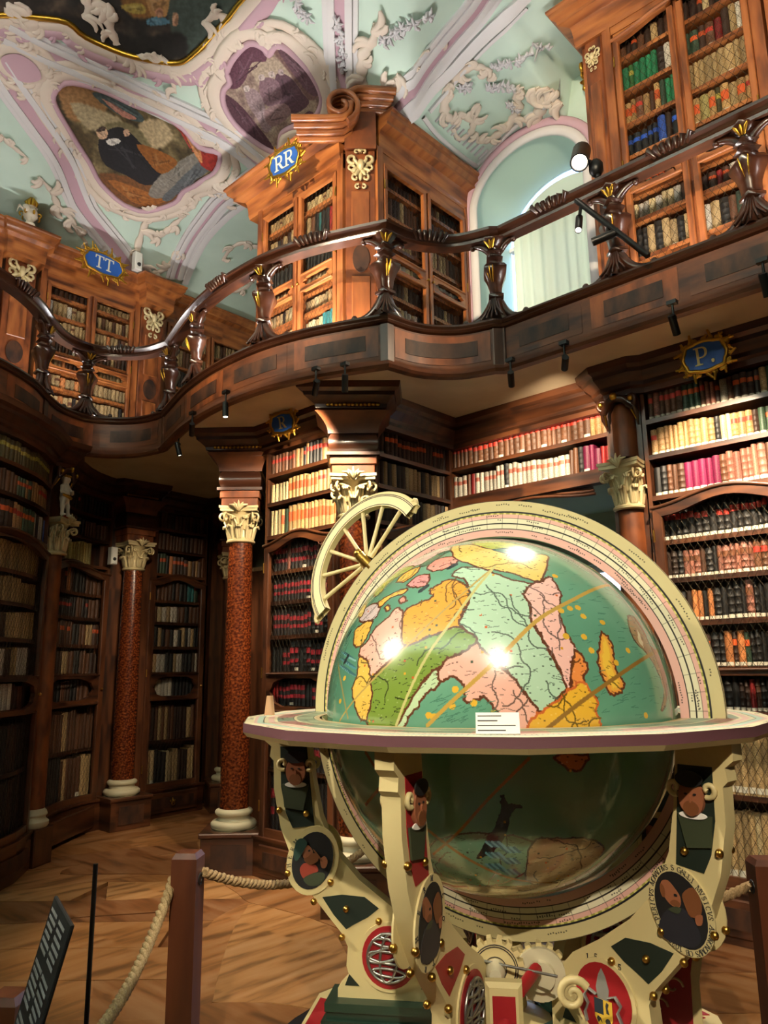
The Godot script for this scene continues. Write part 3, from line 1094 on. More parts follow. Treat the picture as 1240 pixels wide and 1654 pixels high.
func build_lower_cases() -> void:
	var t: Node3D
	# P, right of the window recess
	t = lower_case("bookcase", "walnut bookcase under the plaque P with rows of mixed books", PackedVector2Array([Vector2(-2.26, -5.2), Vector2(-1.18, -5.2)]),
		["BBBBBBBGGGBpppDwbbDDDDttggBbd", "gttttttttttttkcccTTTTdgGGGTTgb", "kbbbmmmmmppppppbkkkbbk", "KKKKKKKKKKKKKKkkkkkk", "dkPPPbkkDPPPPPBBttoott", "DkdoookkkkPkkkDDkkk", "kkDDkkooGkkkobkkDk", "kdDrkkddrbkdrkkdbk", "vvcvvvvkvvvvdvvbvv", "vvcvVvvvvcvVvvvvcvv"], "the P bookcase", true)
	lower_case("bookcase", "walnut bookcase adjoining the plaque P bookcase", PackedVector2Array([Vector2(-1.1, -5.2), Vector2(-0.1, -5.2)]),
		["bDDgtt", "ttkcTb", "kbbkk", "kkKK", "bPPk", "kDok", "kkDk", "kdD", "vvc", "vvc"], "the bookcase adjoining P", true)
	# two shelves above the window recess
	var L := frame_on(Vector2(-4.22, -5.38), Vector2(-2.6, -5.38))
	t = thing("book_shelf", "two walnut shelves of matching sets above the lower window recess", "shelf", Vector3(-3.4, 3.15, -5.38))
	carcass(t, L, 3.12, SOFFIT, 0.24, "walnut", "walnut_flat")
	shelves(t, 0.02, L - 0.02, [[3.49, 3.76, "BBBBBBBBBBBBBBBBBBBBBBBBBBBBTTTTT"], [3.21, 3.44, "WWWbrWwWWWWWkWWWWWWWWWWWWbbkmmmr"]], 0.24, "walnut_flat", -0.02, "the window wall shelf", false, 0.05)
	var s := mk()
	box(s, Vector3(0, 3.1, -0.24), Vector3(L, 3.18, 0.02))
	obj("bottom_board", s, "walnut_flat", t)
	s = mk()
	for i in 3:
		var line := PackedVector3Array()
		for p in s_arch(L * 0.1 + i * 0.02, L * 0.9 - i * 0.02, 3.02 + 0.03 * i, 0.06):
			line.append(W(Vector3(p.x, p.y, 0.0 - 0.02 * i)))
		tube(s, line, 0.014, 6)
	obj("carved_edge", s, "walnut_flat", t)
	frame_off()
	# R, front of the great pier, and its side
	lower_case("bookcase", "walnut bookcase between the two marble columns under the plaque R", PackedVector2Array([Vector2(-5.46, -4.22), Vector2(-4.48, -4.22)]),
		["BBBBBBBBttKKKKKKKTTcc", "cccccOOOOOOOOTTttgc", "ccckgOOOOOOOOOOOOOOO", "ssssssssppkk", "sssssssPPss", "ssskssssskss", "kkssskssskss", "rsssskssss", "ssskssss", "ssksskkd"], "the R bookcase", false, 0.03, 0.05)
	lower_case("bookcase", "walnut bookcase on the side of the pier facing the window recess", PackedVector2Array([Vector2(-4.17, -4.34), Vector2(-4.17, -5.36)]),
		["dDDDDDDDdDDd", "dvkvkdcvvkvdvvvdd", "kddkkvdk", "kdk", "kdd", "kkd", "dkd", "kdk", "dkk", "kdk"], "the pier side bookcase", false, 0.03, 0.05)
	# end wall
	lower_case("bookcase", "dark walnut bookcase on the end wall between two engaged columns", PackedVector2Array([Vector2(-8.42, -4.72), Vector2(-8.5, -5.62)]),
		["bdbbdbbbbdbb", "bbbbbbbdbbbb", "vkGGkoDDDDtbtbb", "kkbbbkbkkeGk", "vbcwvwwbbkbbbv", "wvkvkbkwkvkwvk", "wvwwkvwwkkdk", "wvwwwwkkkkd", "bbdbbvbdddvb", "dvckkcvvddvv"], "the corner bookcase", false, 0.03, 0.055)
	lower_case("bookcase", "dark concave walnut bookcase on the end wall beside the painted putto", PackedVector2Array([Vector2(-7.52, -3.2), Vector2(-7.78, -3.36), Vector2(-8.0, -3.56), Vector2(-8.16, -3.76), Vector2(-8.28, -3.98), Vector2(-8.34, -4.2)]),
		["rDDDddkdkdkk", "bkkDDbbkdbbbb", "yyyyyyyyyy  ", "kDDDbbobkkbb", "kkkkKKKKkbkb", "brrcbDbbkbvD", "dbkbdvbkbd", "dbdbkbdkbd", "vbbvbbbvbbbb", "DDDDkkkbbbvv"], "the concave bookcase", false, 0.03, 0.055)
	lower_case("bookcase", "dark convex walnut bookcase with olive and yellow volumes on its top shelf", PackedVector2Array([Vector2(-6.2, -1.72), Vector2(-6.34, -2.06), Vector2(-6.56, -2.4), Vector2(-6.84, -2.72), Vector2(-7.2, -2.98)]),
		["YYYYYYYYYYYYYY", "bbbbbbbbbGGGttTTT", "DDDDDDDDTTGGwkwku", "bdvvvvvvvvvv", "vvvvvvvvvvvv", "bdbdvbdvvvvv", "dvwdvbwdvwwd", "dbdwdbwwdbdd", "kdkdkdkdkk", "DkdkDkkdkd"], "the convex bookcase", false, 0.03, 0.055)
	# cornice that runs round all of them under the gallery
	var c := thing("wooden_cornice", "dark walnut cornice running along under the balcony soffit", "cornice", Vector3(-4.5, 3.68, -4.2))
	var prof := PackedVector2Array([Vector2(-0.1, 3.66), Vector2(0.03, 3.66), Vector2(0.035, 3.7), Vector2(0.06, 3.715), Vector2(0.065, 3.745), Vector2(0.1, 3.78), Vector2(0.125, 3.8), Vector2(0.13, 3.83), Vector2(0.165, 3.85), Vector2(0.175, 3.9), Vector2(-0.1, 3.9)])
	for path in [PackedVector2Array([Vector2(-6.3, -4.6), Vector2(-5.87, -3.93), Vector2(-5.53, -4.24), Vector2(-4.44, -4.24), Vector2(-4.26, -3.88), Vector2(-3.96, -4.18), Vector2(-4.16, -4.42), Vector2(-4.16, -5.38), Vector2(-2.62, -5.38), Vector2(-2.58, -5.22), Vector2(-2.5, -5.16), Vector2(-2.3, -5.16), Vector2(-2.22, -5.21), Vector2(4.0, -5.21)]),
		PackedVector2Array([Vector2(-6.2, -1.7), Vector2(-6.34, -2.06), Vector2(-6.56, -2.4), Vector2(-6.84, -2.72), Vector2(-7.2, -2.98), Vector2(-7.24, -3.16), Vector2(-7.44, -3.2), Vector2(-7.78, -3.36), Vector2(-8.0, -3.56), Vector2(-8.16, -3.76), Vector2(-8.28, -3.98), Vector2(-8.34, -4.18), Vector2(-8.22, -4.26), Vector2(-8.2, -4.66), Vector2(-8.42, -4.74), Vector2(-8.5, -5.62), Vector2(-8.2, -5.7)])]:
		var sc := mk()
		sweep(sc, path, prof)
		obj("cornice_moulding", sc, "walnut_flat", c)
	# little gilded rope on the blocks over the columns
	for seg in [[Vector2(-5.87, -3.93), Vector2(-5.53, -4.24)], [Vector2(-4.26, -3.88), Vector2(-3.96, -4.18)], [Vector2(-8.22, -4.26), Vector2(-8.2, -4.66)]]:
		var a: Vector2 = seg[0]
		var b: Vector2 = seg[1]
		var d := (b - a).normalized()
		var nn := Vector2(-d.y, d.x)
		s = mk()
		var n := 13
		for i in n:
			var p := a.lerp(b, (i + 0.5) / n) + nn * 0.075
			ball(s, Vector3(p.x, 3.735, p.y), Vector3(0.019, 0.014, 0.014), Basis(Vector3(d.x, 0.5, d.y).normalized(), 0.0) if false else Basis(Vector3.UP, -atan2(d.y, d.x)), 6, 4)
		obj("gilded_bead", s, "gilt", c)

# ---------------------------------------------------------------- upper bookcases
func upper_case(label: String, a: Vector2, b: Vector2, y1: float, doors: int, codes: Array, place: String, above: Array, mid0: float, arch := 0.0, ybase := 4.13, stile := 0.07) -> Node3D:
	var L := frame_on(a, b)
	var t := thing("upper_bookcase", label, "bookcase", W(Vector3(L / 2, ybase, 0)))
	carcass(t, L, ybase, y1 + 0.1, 0.28, "cherry", "cherry_flat")
	var n := codes.size() / doors
	var top := y1 - 0.09
	var mid1 := mid0 + 0.17
	for k in doors:
		var x0 := stile + (L - stile * 2) * k / doors
		var x1 := stile + (L - stile * 2) * (k + 1) / doors
		var ys := above.duplicate()
		ys.append_array([mid0 + 0.02, mid0 - 0.19, mid0 - 0.5, ybase + 0.06])
		var rows := []
		for i in ys.size():
			var up: float = top - 0.02 if i == 0 else ys[i - 1] - 0.04
			if ys[i] < mid1 and (i == 0 or ys[i - 1] > mid1): up = mid1 + 0.02
			up = minf(up, ys[i] + 0.34)
			rows.append([ys[i], up, codes[k * n + mini(i, n - 1)]])
		shelves(t, x0 + 0.01, x1 - 0.01, rows, 0.28, "cherry_flat", -0.05, ("wired left " if k == 0 else "wired right ") + place, false, 0.05)
		var s := mk()
		box(s, Vector3(x1 - 0.012, ybase, -0.26), Vector3(x1 + 0.012, y1, 0.0))
		obj("divider", s, "cherry", t)
		if arch > 0.0: arch_mode = 1 + k % 2
		door_leaf(t, x0 + 0.012, x1 - 0.012, ybase + 0.04, top - arch, arch, mid0, mid1, "cherry", "cherry_flat", k == 0, 0.055, 0.045)
		arch_mode = 0
	var s2 := mk()
	box(s2, Vector3(0, ybase, 0), Vector3(stile, y1 + 0.05, 0.03))
	obj("corner_post", s2, "cherry", t)
	s2 = mk()
	box(s2, Vector3(L - stile, ybase, 0), Vector3(L, y1 + 0.05, 0.03))
	obj("corner_post", s2, "cherry", t)
	s2 = mk()
	box(s2, Vector3(0, top, -0.02), Vector3(L, y1 + 0.06, 0.02))
	obj("frieze", s2, "cherry_flat", t)
	frame_off()
	return t

func pilaster(parent: Node, c: Vector2, n: Vector2, w: float, y0: float, y1: float, mv := "veneer") -> void:
	# flat panelled pilaster with a carved gilded mask below the cornice
	var d := Vector2(n.y, -n.x)
	frame_on(c - d * (w / 2), c + d * (w / 2))
	var s := mk()
	cbox(s, Vector3(0, y0, -0.12), Vector3(w, y1, 0.0), 0.01)
	var p := obj("pilaster", s, mv, parent)
	s = mk()
	cbox(s, Vector3(w * 0.2, y0 + 0.16, 0.0), Vector3(w * 0.8, y0 + 0.86, 0.012), 0.008)
	cbox(s, Vector3(w * 0.2, y0 + 1.2, 0.0), Vector3(w * 0.8, y1 - 0.42, 0.012), 0.008)
	obj("raised_panel", s, "cherry", p)
	s = mk()
	var ov := PackedVector2Array()
	for i in 20:
		var a := TAU * i / 20
		ov.append(Vector2(w / 2 + cos(a) * w * 0.27, y0 + 1.02 + sin(a) * 0.13))
	prism(s, ov, 0.0, 0.014)
	obj("oval_panel", s, "fascia_burl", p)
	s = mk()
	mask(s, Vector3(w / 2, y1 - 0.2, 0.02), w * 0.95)
	obj("gilded_carving", s, "cream_gilt" if true else "gilt", p, "gilded carved mask of scrolls")
	frame_off()

func mask(s: SurfaceTool, c: Vector3, w: float) -> void:
	# symmetrical rocaille of scrolls and leaves in the local x-y plane
	for e in [-1.0, 1.0]:
		for q in [[0.27, 0.34, 0.2, 0.04, -1.9, 4.6, 0.055], [0.33, -0.02, 0.18, 0.04, 4.4, -1.6, 0.05], [0.17, -0.38, 0.15, 0.03, 2.2, -4.0, 0.045], [0.12, 0.62, 0.12, 0.03, 3.4, -2.0, 0.045], [0.1, -0.72, 0.1, 0.03, 2.0, -3.5, 0.035]]:
			var pts := PackedVector3Array()
			for v in scroll_pts(Vector3(c.x + e * w * q[0], c.y + w * q[1], c.z), Vector3(e, 0, 0), Vector3.UP, w * q[2], w * q[3], q[4], q[5], 12):
				pts.append(W(v))
			tube(s, pts, taper(13, w * q[6] * 1.3, w * q[6] * 0.6), 6)
		for a in [0.9, -0.5, -1.1]:
			var dir := Vector3(cos(a) * e, sin(a), 0.25)
			tube(s, PackedVector3Array([W(c + dir * w * 0.1), W(c + dir * w * 0.24), W(c + dir * w * 0.38)]), PackedFloat32Array([w * 0.05, w * 0.075, w * 0.03]), 6)
	ball(s, W(c + Vector3(0, w * 0.08, 0.01)), Vector3(w * 0.16, w * 0.22, w * 0.12))
	ball(s, W(c + Vector3(0, -w * 0.3, 0)), Vector3(w * 0.08, w * 0.2, w * 0.07))

func upper_cornice(parent: Node, path: PackedVector2Array, y0: float, y1: float, out := 0.2) -> void:
	var s := mk()
	var h := y1 - y0
	var p := PackedVector2Array()
	for q in [[-0.12, 0.0], [0.03, 0.0], [0.04, 0.06], [0.07, 0.1], [0.075, 0.16], [0.09, 0.3], [0.14, 0.48], [0.19, 0.56], [0.62, 0.62], [0.64, 0.7], [0.86, 0.8], [0.9, 0.9], [1.0, 0.94], [1.0, 1.0], [-0.12, 1.0]]:
		p.append(Vector2(q[0] * (out if q[0] > 0 else 1.0) + (0.02 if q[0] > 0 else 0.0), y0 + h * q[1]))
	sweep(s, path, p)
	obj("cornice", s, "cherry_flat", parent)

func build_upper_cases() -> void:
	var t: Node3D
	# RR: front and side on the great pier, with the scroll over the corner
	t = upper_case("tall cherry wood upper bookcase under the plaque RR with dark lower rows", Vector2(-5.5, -4.12), Vector2(-4.29, -4.12), 6.12, 2,
		["vvVvvvvvVv", "vkdvdvkvvd", "kkkkkkkkkk", "vvVvvbvrv", "vtvkvcvvv", "VvcvvVvvv", "ccvVcvccvv", "vbkekkrrbpe", "kkkkkkkkkkk", "vVvvvvvv", "vcvvtbvv", "ccvveeeOe"], "the RR bookcase", [5.86, 5.53, 5.22], 5.03)
	pilaster(t, Vector2(-4.19, -4.215), Vector2(0.707, 0.707), 0.27, 4.13, 6.22)
	upper_cornice(t, PackedVector2Array([Vector2(-5.62, -4.6), Vector2(-5.62, -4.12), Vector2(-4.31, -4.11)]), 6.12, 6.46)
	var t2 := upper_case("tall cherry wood bookcase on the side of the upper pier facing the arched window", Vector2(-4.1, -4.31), Vector2(-4.1, -5.66), 6.2, 2,
		["dbddbddbdb", "bdbddvbdbd", "wvbvvpvvbb", "wcwccwcwcc", "dbvdbvbdb", "ccwcccwcwk", "vbdbvddkkk", "bddbdvbdb", "dbvbvbdb", "vBbWWWWWWk", "dvbdvbdbk", "vvccvvvv"], "the upper pier side", [5.95, 5.68, 5.4], 5.1)
	upper_cornice(t2, PackedVector2Array([Vector2(-4.1, -4.33), Vector2(-4.1, -5.75)]), 6.22, 6.56, 0.18)
	# scrolled broken pediment over the corner
	var n := Vector2(0.707, 0.707)
	var d := Vector2(n.y, -n.x)
	var c := Vector2(-4.19, -4.215)
	frame_on(c - d * 0.2, c + d * 0.2)
	var s := mk()
	box(s, Vector3(0.06, 6.2, -0.25), Vector3(0.34, 6.62, 0.04))
	obj("corner_block", s, "veneer", t)
	s = mk()
	# moulding that climbs over the corner and rolls up at its left end
	var line: Array[Vector3] = []
	for v in [[-0.26, 6.42], [-0.1, 6.42], [0.0, 6.44], [0.1, 6.52]]:
		line.append(Vector3(v[0], v[1], 0.0))
	for k in 4:
		var zz := 0.02 + 0.045 * k
		var yy := 0.035 * k
		var lo := PackedVector3Array([W(Vector3(-0.34 - 0.02 * k, 6.3 + yy, zz)), W(Vector3(-0.1, 6.3 + yy, zz)), W(Vector3(0.04, 6.31 + yy, zz)), W(Vector3(0.11, 6.36 + yy, zz)), W(Vector3(0.12, 6.46 + yy, zz))])
		tube(s, lo, 0.034, 8)
		var hi := PackedVector3Array([W(Vector3(0.1, 6.56 + yy, zz)), W(Vector3(0.18, 6.6 + yy, zz)), W(Vector3(0.3, 6.6 + yy, zz)), W(Vector3(0.46 + 0.02 * k, 6.58 + yy, zz))])
		tube(s, hi, 0.034, 8)
	obj("scrolled_pediment", s, "cherry_flat", t)
	s = mk()
	for k in 5:
		var pts := PackedVector3Array()
		for v in scroll_pts(Vector3(0.03, 6.53, 0.02 + 0.04 * k), Vector3(1, 0, 0), Vector3.UP, 0.15 + 0.006 * k, 0.03, -1.2, 7.6, 26):
			pts.append(W(v))
		tube(s, pts, taper(27, 0.026, 0.022), 8)
	obj("volute", s, "cherry", t)
	s = mk()
	for k in 4:
		var zz := 0.0 + 0.045 * k
		tube(s, PackedVector3Array([W(Vector3(0.28, 6.6 + 0.035 * k, zz)), W(Vector3(0.46, 6.57 + 0.035 * k, zz - 0.02))]), 0.034, 8)
	obj("cornice_return", s, "cherry_flat", t2)
	frame_off()
	# PP on the right
	t = upper_case("tall cherry wood upper bookcase beside the window with bright green and blue sets", Vector2(-2.22, -5.0), Vector2(-1.08, -5.0), 6.66, 2,
		["bdwDbkdvbdcbkcw", "nNnnnnnnndwwbdd", "OOGBOtbBOOgngnvv", "UUUUUUuUUUdrd", "dbGDBDbGkbDb", "cwwccwwccwcdgk", "kkvvkvcvkwvkvv", "ddvDcbdkvdcbdwv", "gGnDDBrrDddbwwgvkk", "vvvvvvVvvvvvvvvvv", "OOyOOOYOOOvvOTTTOvvv", "kwdkgkwkdkk", "dDrDkwwDDkdk", "wvcbrgeOrgkw"], "the upper window bookcase", [6.36, 6.06, 5.77, 5.49], 5.14, 0.06)
	pilaster(t, Vector2(-2.31, -4.99), Vector2(0, 1), 0.15, 4.13, 6.66)
	s = mk()
	box(s, Vector3(-2.42, 4.13, -5.6), Vector3(-2.39, 6.66, -5.02))
	obj("side_panel", s, "cherry", t)
	frame_on(Vector2(-2.42, -5.3), Vector2(-2.42, -5.0))
	s = mk()
	mask(s, Vector3(0.17, 6.42, 0.02), 0.26)
	obj("gilded_carving", s, "gilt", t, "gilded carving hanging on the side of the case")
	frame_off()
	upper_cornice(t, PackedVector2Array([Vector2(-2.42, -5.62), Vector2(-2.42, -4.99), Vector2(-2.2, -4.99), Vector2(-2.16, -5.0), Vector2(0.3, -5.0)]), 6.64, 6.98, 0.17)
	upper_case("tall cherry wood upper bookcase adjoining the one with green and blue sets", Vector2(-1.06, -5.0), Vector2(0.06, -5.0), 6.66, 2,
		["dbGDB", "cwwcc", "OOGBO", "UUUUU", "vvvkk", "cwwcc", "vvk", "dbGDB", "cwwcc", "OOGBO", "UUUUU", "vvvkk", "cwwcc", "vvk"], "the outer upper bookcase", [6.36, 6.06, 5.77, 5.49], 5.14, 0.06)
	# TT on the end wall
	t = upper_case("dark upper bookcase on the end wall under the plaque TT", Vector2(-8.3, -3.12), Vector2(-8.3, -4.36), 6.22, 2,
		["dbdbbdbdbdb", "rwvvvwVvvvvv", "vvvvvvvVvvv", "dbdbdbwbd", "vbvVobvdkv", "vvbvVovvdkvv", "vvvvVvvvvV", "dvbvvbvvbv", "vvvvovvdbv", "bdbdbvbdd", "vVvvvvvVv", "bvvvvvvkv"], "the TT bookcase", [6.0, 5.76, 5.54, 5.32], 5.08)
	pilaster(t, Vector2(-8.28, -2.9), Vector2(1, 0), 0.34, 4.13, 6.28)
	pilaster(t, Vector2(-8.28, -4.54), Vector2(1, 0), 0.32, 4.13, 6.28)
	upper_cornice(t, PackedVector2Array([Vector2(-8.15, -2.2), Vector2(-8.2, -2.68), Vector2(-8.16, -2.7), Vector2(-8.16, -3.08), Vector2(-8.3, -3.12), Vector2(-8.3, -4.36), Vector2(-8.16, -4.38), Vector2(-8.16, -4.72), Vector2(-8.4, -4.76), Vector2(-8.6, -4.78)]), 6.22, 6.56, 0.14)
	upper_case("upper bookcase of the end wall beyond the white and gold vase", Vector2(-8.0, -1.4), Vector2(-8.22, -2.66), 6.22, 2,
		["vbvvv", "vvvbv", "vvvvv", "kvvv", "vbvv", "vvvv", "vbvvv", "vvvbv", "vvvvv", "kvvv", "vbvv", "vvvv"], "the upper bookcase beyond the vase", [5.9, 5.6, 5.32], 5.08)
	t = upper_case("upper bookcase in the corner bay seen past the balustrade", Vector2(-8.62, -4.85), Vector2(-8.62, -6.4), 6.4, 2,
		["vvbvvvv", "vvvbvdv", "kkkkkkk", "vvbvvvv", "vbvvv", "kvvkv", "vvbvvvv", "vvvvvv", "kkvkkv", "vvbvvvv", "vbvvv", "kvvkv"], "the upper corner bookcase", [6.05, 5.75, 5.45], 5.1)
	upper_cornice(t, PackedVector2Array([Vector2(-8.62, -4.8), Vector2(-8.62, -6.45)]), 6.4, 6.7, 0.18)

# ---------------------------------------------------------------- books
func unit_book(ribs: int) -> ArrayMesh:
	var s := mk()
	var ys := PackedFloat32Array([0.0, 1.0])
	var bul := PackedFloat32Array([0.0, 0.0])
	if ribs:
		ys = PackedFloat32Array([0.0]); bul = PackedFloat32Array([0.0])
		for i in ribs:
			var c := (i + 1.0) / (ribs + 1.0)
			for e in [-0.014, 0.0, 0.014]:
				ys.append(c + e); bul.append(0.02 if e == 0.0 else 0.0)
		ys.append(1.0); bul.append(0.0)
	var rows := []
	for i in ys.size():
		var r := PackedVector3Array()
		r.append(Vector3(-0.5, ys[i], -1))
		for k in 5:
			var x := -0.5 + k / 4.0
			r.append(Vector3(x, ys[i], -0.085 * pow(absf(2 * x), 2.4) + bul[i]))
		r.append(Vector3(0.5, ys[i], -1))
		rows.append(r)
	skin(s, rows, false, PackedInt32Array([0, 1, 1, 1, 1, 2]))
	s.set_smooth_group(-1)
	for e in [0, rows.size() - 1]:
		for k in range(1, 6):
			s.add_vertex(rows[e][0]); s.add_vertex(rows[e][k]); s.add_vertex(rows[e][k + 1])
	s.generate_normals()
	return s.commit()

func unit_patch(y0: float, y1: float) -> ArrayMesh:
	var s := mk()
	var rows := []
	for k in 5:
		var x := -0.46 + 0.92 * k / 4.0
		var z := -0.085 * pow(absf(2 * x), 2.4) + 0.014
		rows.append(PackedVector3Array([Vector3(x, y0, z), Vector3(x, y1, z)]))
	skin(s, rows)
	s.generate_normals()
	return s.commit()

func hidden_by_globe(p: Vector2) -> bool:
	if p.distance_to(Vector2(815, 1143)) < 310: return true
	if p.y > 1140 and p.y < 1222 and p.x > 395: return true
	if p.x > 430 and p.x < 1165 and p.y > 1140: return true
	return false

func build_books() -> void:
	var leather := mottled("leather", [0.15, 0.5, 0.85], [Color(0.62, 0.6, 0.58), Color(0.85, 0.84, 0.82), Color(1, 1, 1)], 0.04, 9.0, 0.55, 71, 256)
	leather.vertex_color_use_as_albedo = true
	var mats := {}
	var order := []
	for i in BOOKS.size():
		var b = BOOKS[i]
		var tr: Transform3D = b[0]
		var p := to_px(tr.origin + Vector3(0, b[2] * 0.5, 0))
		var size := 0.0
		if p.x > 2 and p.x < 1238 and p.y > 2 and p.y < 1652 and not hidden_by_globe(p):
			var v: Vector3 = EYE - tr.origin
			size = b[1] * b[2] / v.length_squared() * maxf(0.1, v.normalized().dot(tr.basis.z))
		order.append([size, i])
	order.sort_custom(func(a, b): return a[0] > b[0])
	var bodies := [unit_book(0), unit_book(4)]
	var patch := unit_patch(0.6, 0.78)
	var patch2 := unit_patch(0.3, 0.42)
	var patch3 := unit_patch(0.42, 0.76)
	var mark := unit_patch(0.04, 0.14)
	var rest := mk()
	for k in order.size():
		var b = BOOKS[order[k][1]]
		var h = HUE[b[4]]
		var tr: Transform3D = b[0]
		var jit := 0.86 + 0.28 * fposmod(order[k][1] * 0.618034, 1.0)
		var jq := roundf(jit * 8) / 8
		var base := Color8(h[1][0], h[1][1], h[1][2])
		var col := Color(base.r * jq, base.g * jq, base.b * jq).clamp()
		if k < 300 and order[k][0] > 0:
			var key: String = b[4] + str(jq)
			if not mats.has(key):
				var m: StandardMaterial3D = leather.duplicate()
				m.vertex_color_use_as_albedo = false
				m.albedo_color = col
				m.uv1_world_triplanar = true
				mats[key] = m
			var o := MeshInstance3D.new()
			o.mesh = bodies[1 if "bBdDkKpPtTs".contains(b[4]) and order[k][1] % 3 else 0]
			o.material_override = mats[key]
			o.name = free_name("book")
			add_child(o)
			o.transform = Transform3D(tr.basis.scaled_local(Vector3(b[1], b[2], b[3])), tr.origin)
			var lab: String = h[0] + " book" + ((" with " + h[2] + " label") if h[2] != "" else "") + " on the " + b[5]
			lab = lab.replace("shelf of wired left the ", "wired shelf, left door, ").replace("shelf of wired right the ", "wired shelf, right door, ").replace("shelf of wired the ", "wired shelf of the ")
			tag(o, lab, "book", "books on the " + lab.split(" on the ")[1])
			if h[2] != "":
				put("title_label", patch3 if b[4] == "O" else patch, label_mat(h[2]), o)
				if b[4] == "s":
					put("title_label", patch2, label_mat(h[2]), o)
			if b[6] or order[k][1] % 4 == 0:
				put("shelf_mark", mark, "paper_label", o)
		else:
			book_into(rest, tr, b, col, h)
	rest.generate_normals()
	var r := put("distant_books", rest.commit(), leather)
	tag(r, "the many smaller books filling the remaining far shelves of the hall", "books", "", "stuff")

func label_mat(k: String) -> StandardMaterial3D:
	if not M.has("label_" + k):
		var c = LABELS[k]
		plain("label_" + k, Color8(c[0], c[1], c[2]), 0.55)
	return M["label_" + k]

func book_into(s: SurfaceTool, tr: Transform3D, b: Array, col: Color, h: Array) -> void:
	var w: float = b[1]
	var hh: float = b[2]
	var bands := [[0.0, 1.0, col]]
	if h[2] != "":
		var lc = LABELS[h[2]]
		var l := Color8(lc[0], lc[1], lc[2])
		bands = [[0.0, 0.6, col], [0.6, 0.78, l], [0.78, 1.0, col]]
		if b[4] == "O":
			bands = [[0.0, 0.42, col], [0.42, 0.76, l], [0.76, 1.0, col]]
		if b[4] == "s":
			bands = [[0.0, 0.3, col], [0.3, 0.44, l], [0.44, 0.6, col], [0.6, 0.78, l], [0.78, 1.0, col]]
	if b[6]:
		bands[0] = [0.14, bands[0][1], col]
		bands.push_front([0.04, 0.14, Color8(206, 200, 182)])
		bands.push_front([0.0, 0.04, col])
	var xs := [-0.5, -0.3, 0.3, 0.5]
	var zs := [-0.02, 0.0, 0.0, -0.02]
	for q in bands:
		s.set_color((q[2] as Color).srgb_to_linear())
		for i in 3:
			s.set_smooth_group(3)
			quad(s, tr * Vector3(xs[i] * w, q[0] * hh, zs[i]), tr * Vector3(xs[i] * w, q[1] * hh, zs[i]), tr * Vector3(xs[i + 1] * w, q[1] * hh, zs[i + 1]), tr * Vector3(xs[i + 1] * w, q[0] * hh, zs[i + 1]))
	s.set_color(col.srgb_to_linear())
	s.set_smooth_group(-1)
	for e in [-0.5, 0.5]:
		quad(s, tr * Vector3(e * w, 0, -0.02), tr * Vector3(e * w, hh, -0.02), tr * Vector3(e * w, hh, -b[3]), tr * Vector3(e * w, 0, -b[3]))
	for e in [0.0, 1.0]:
		quad(s, tr * Vector3(-w / 2, e * hh, -0.005), tr * Vector3(w / 2, e * hh, -0.005), tr * Vector3(w / 2, e * hh, -b[3]), tr * Vector3(-w / 2, e * hh, -b[3]))

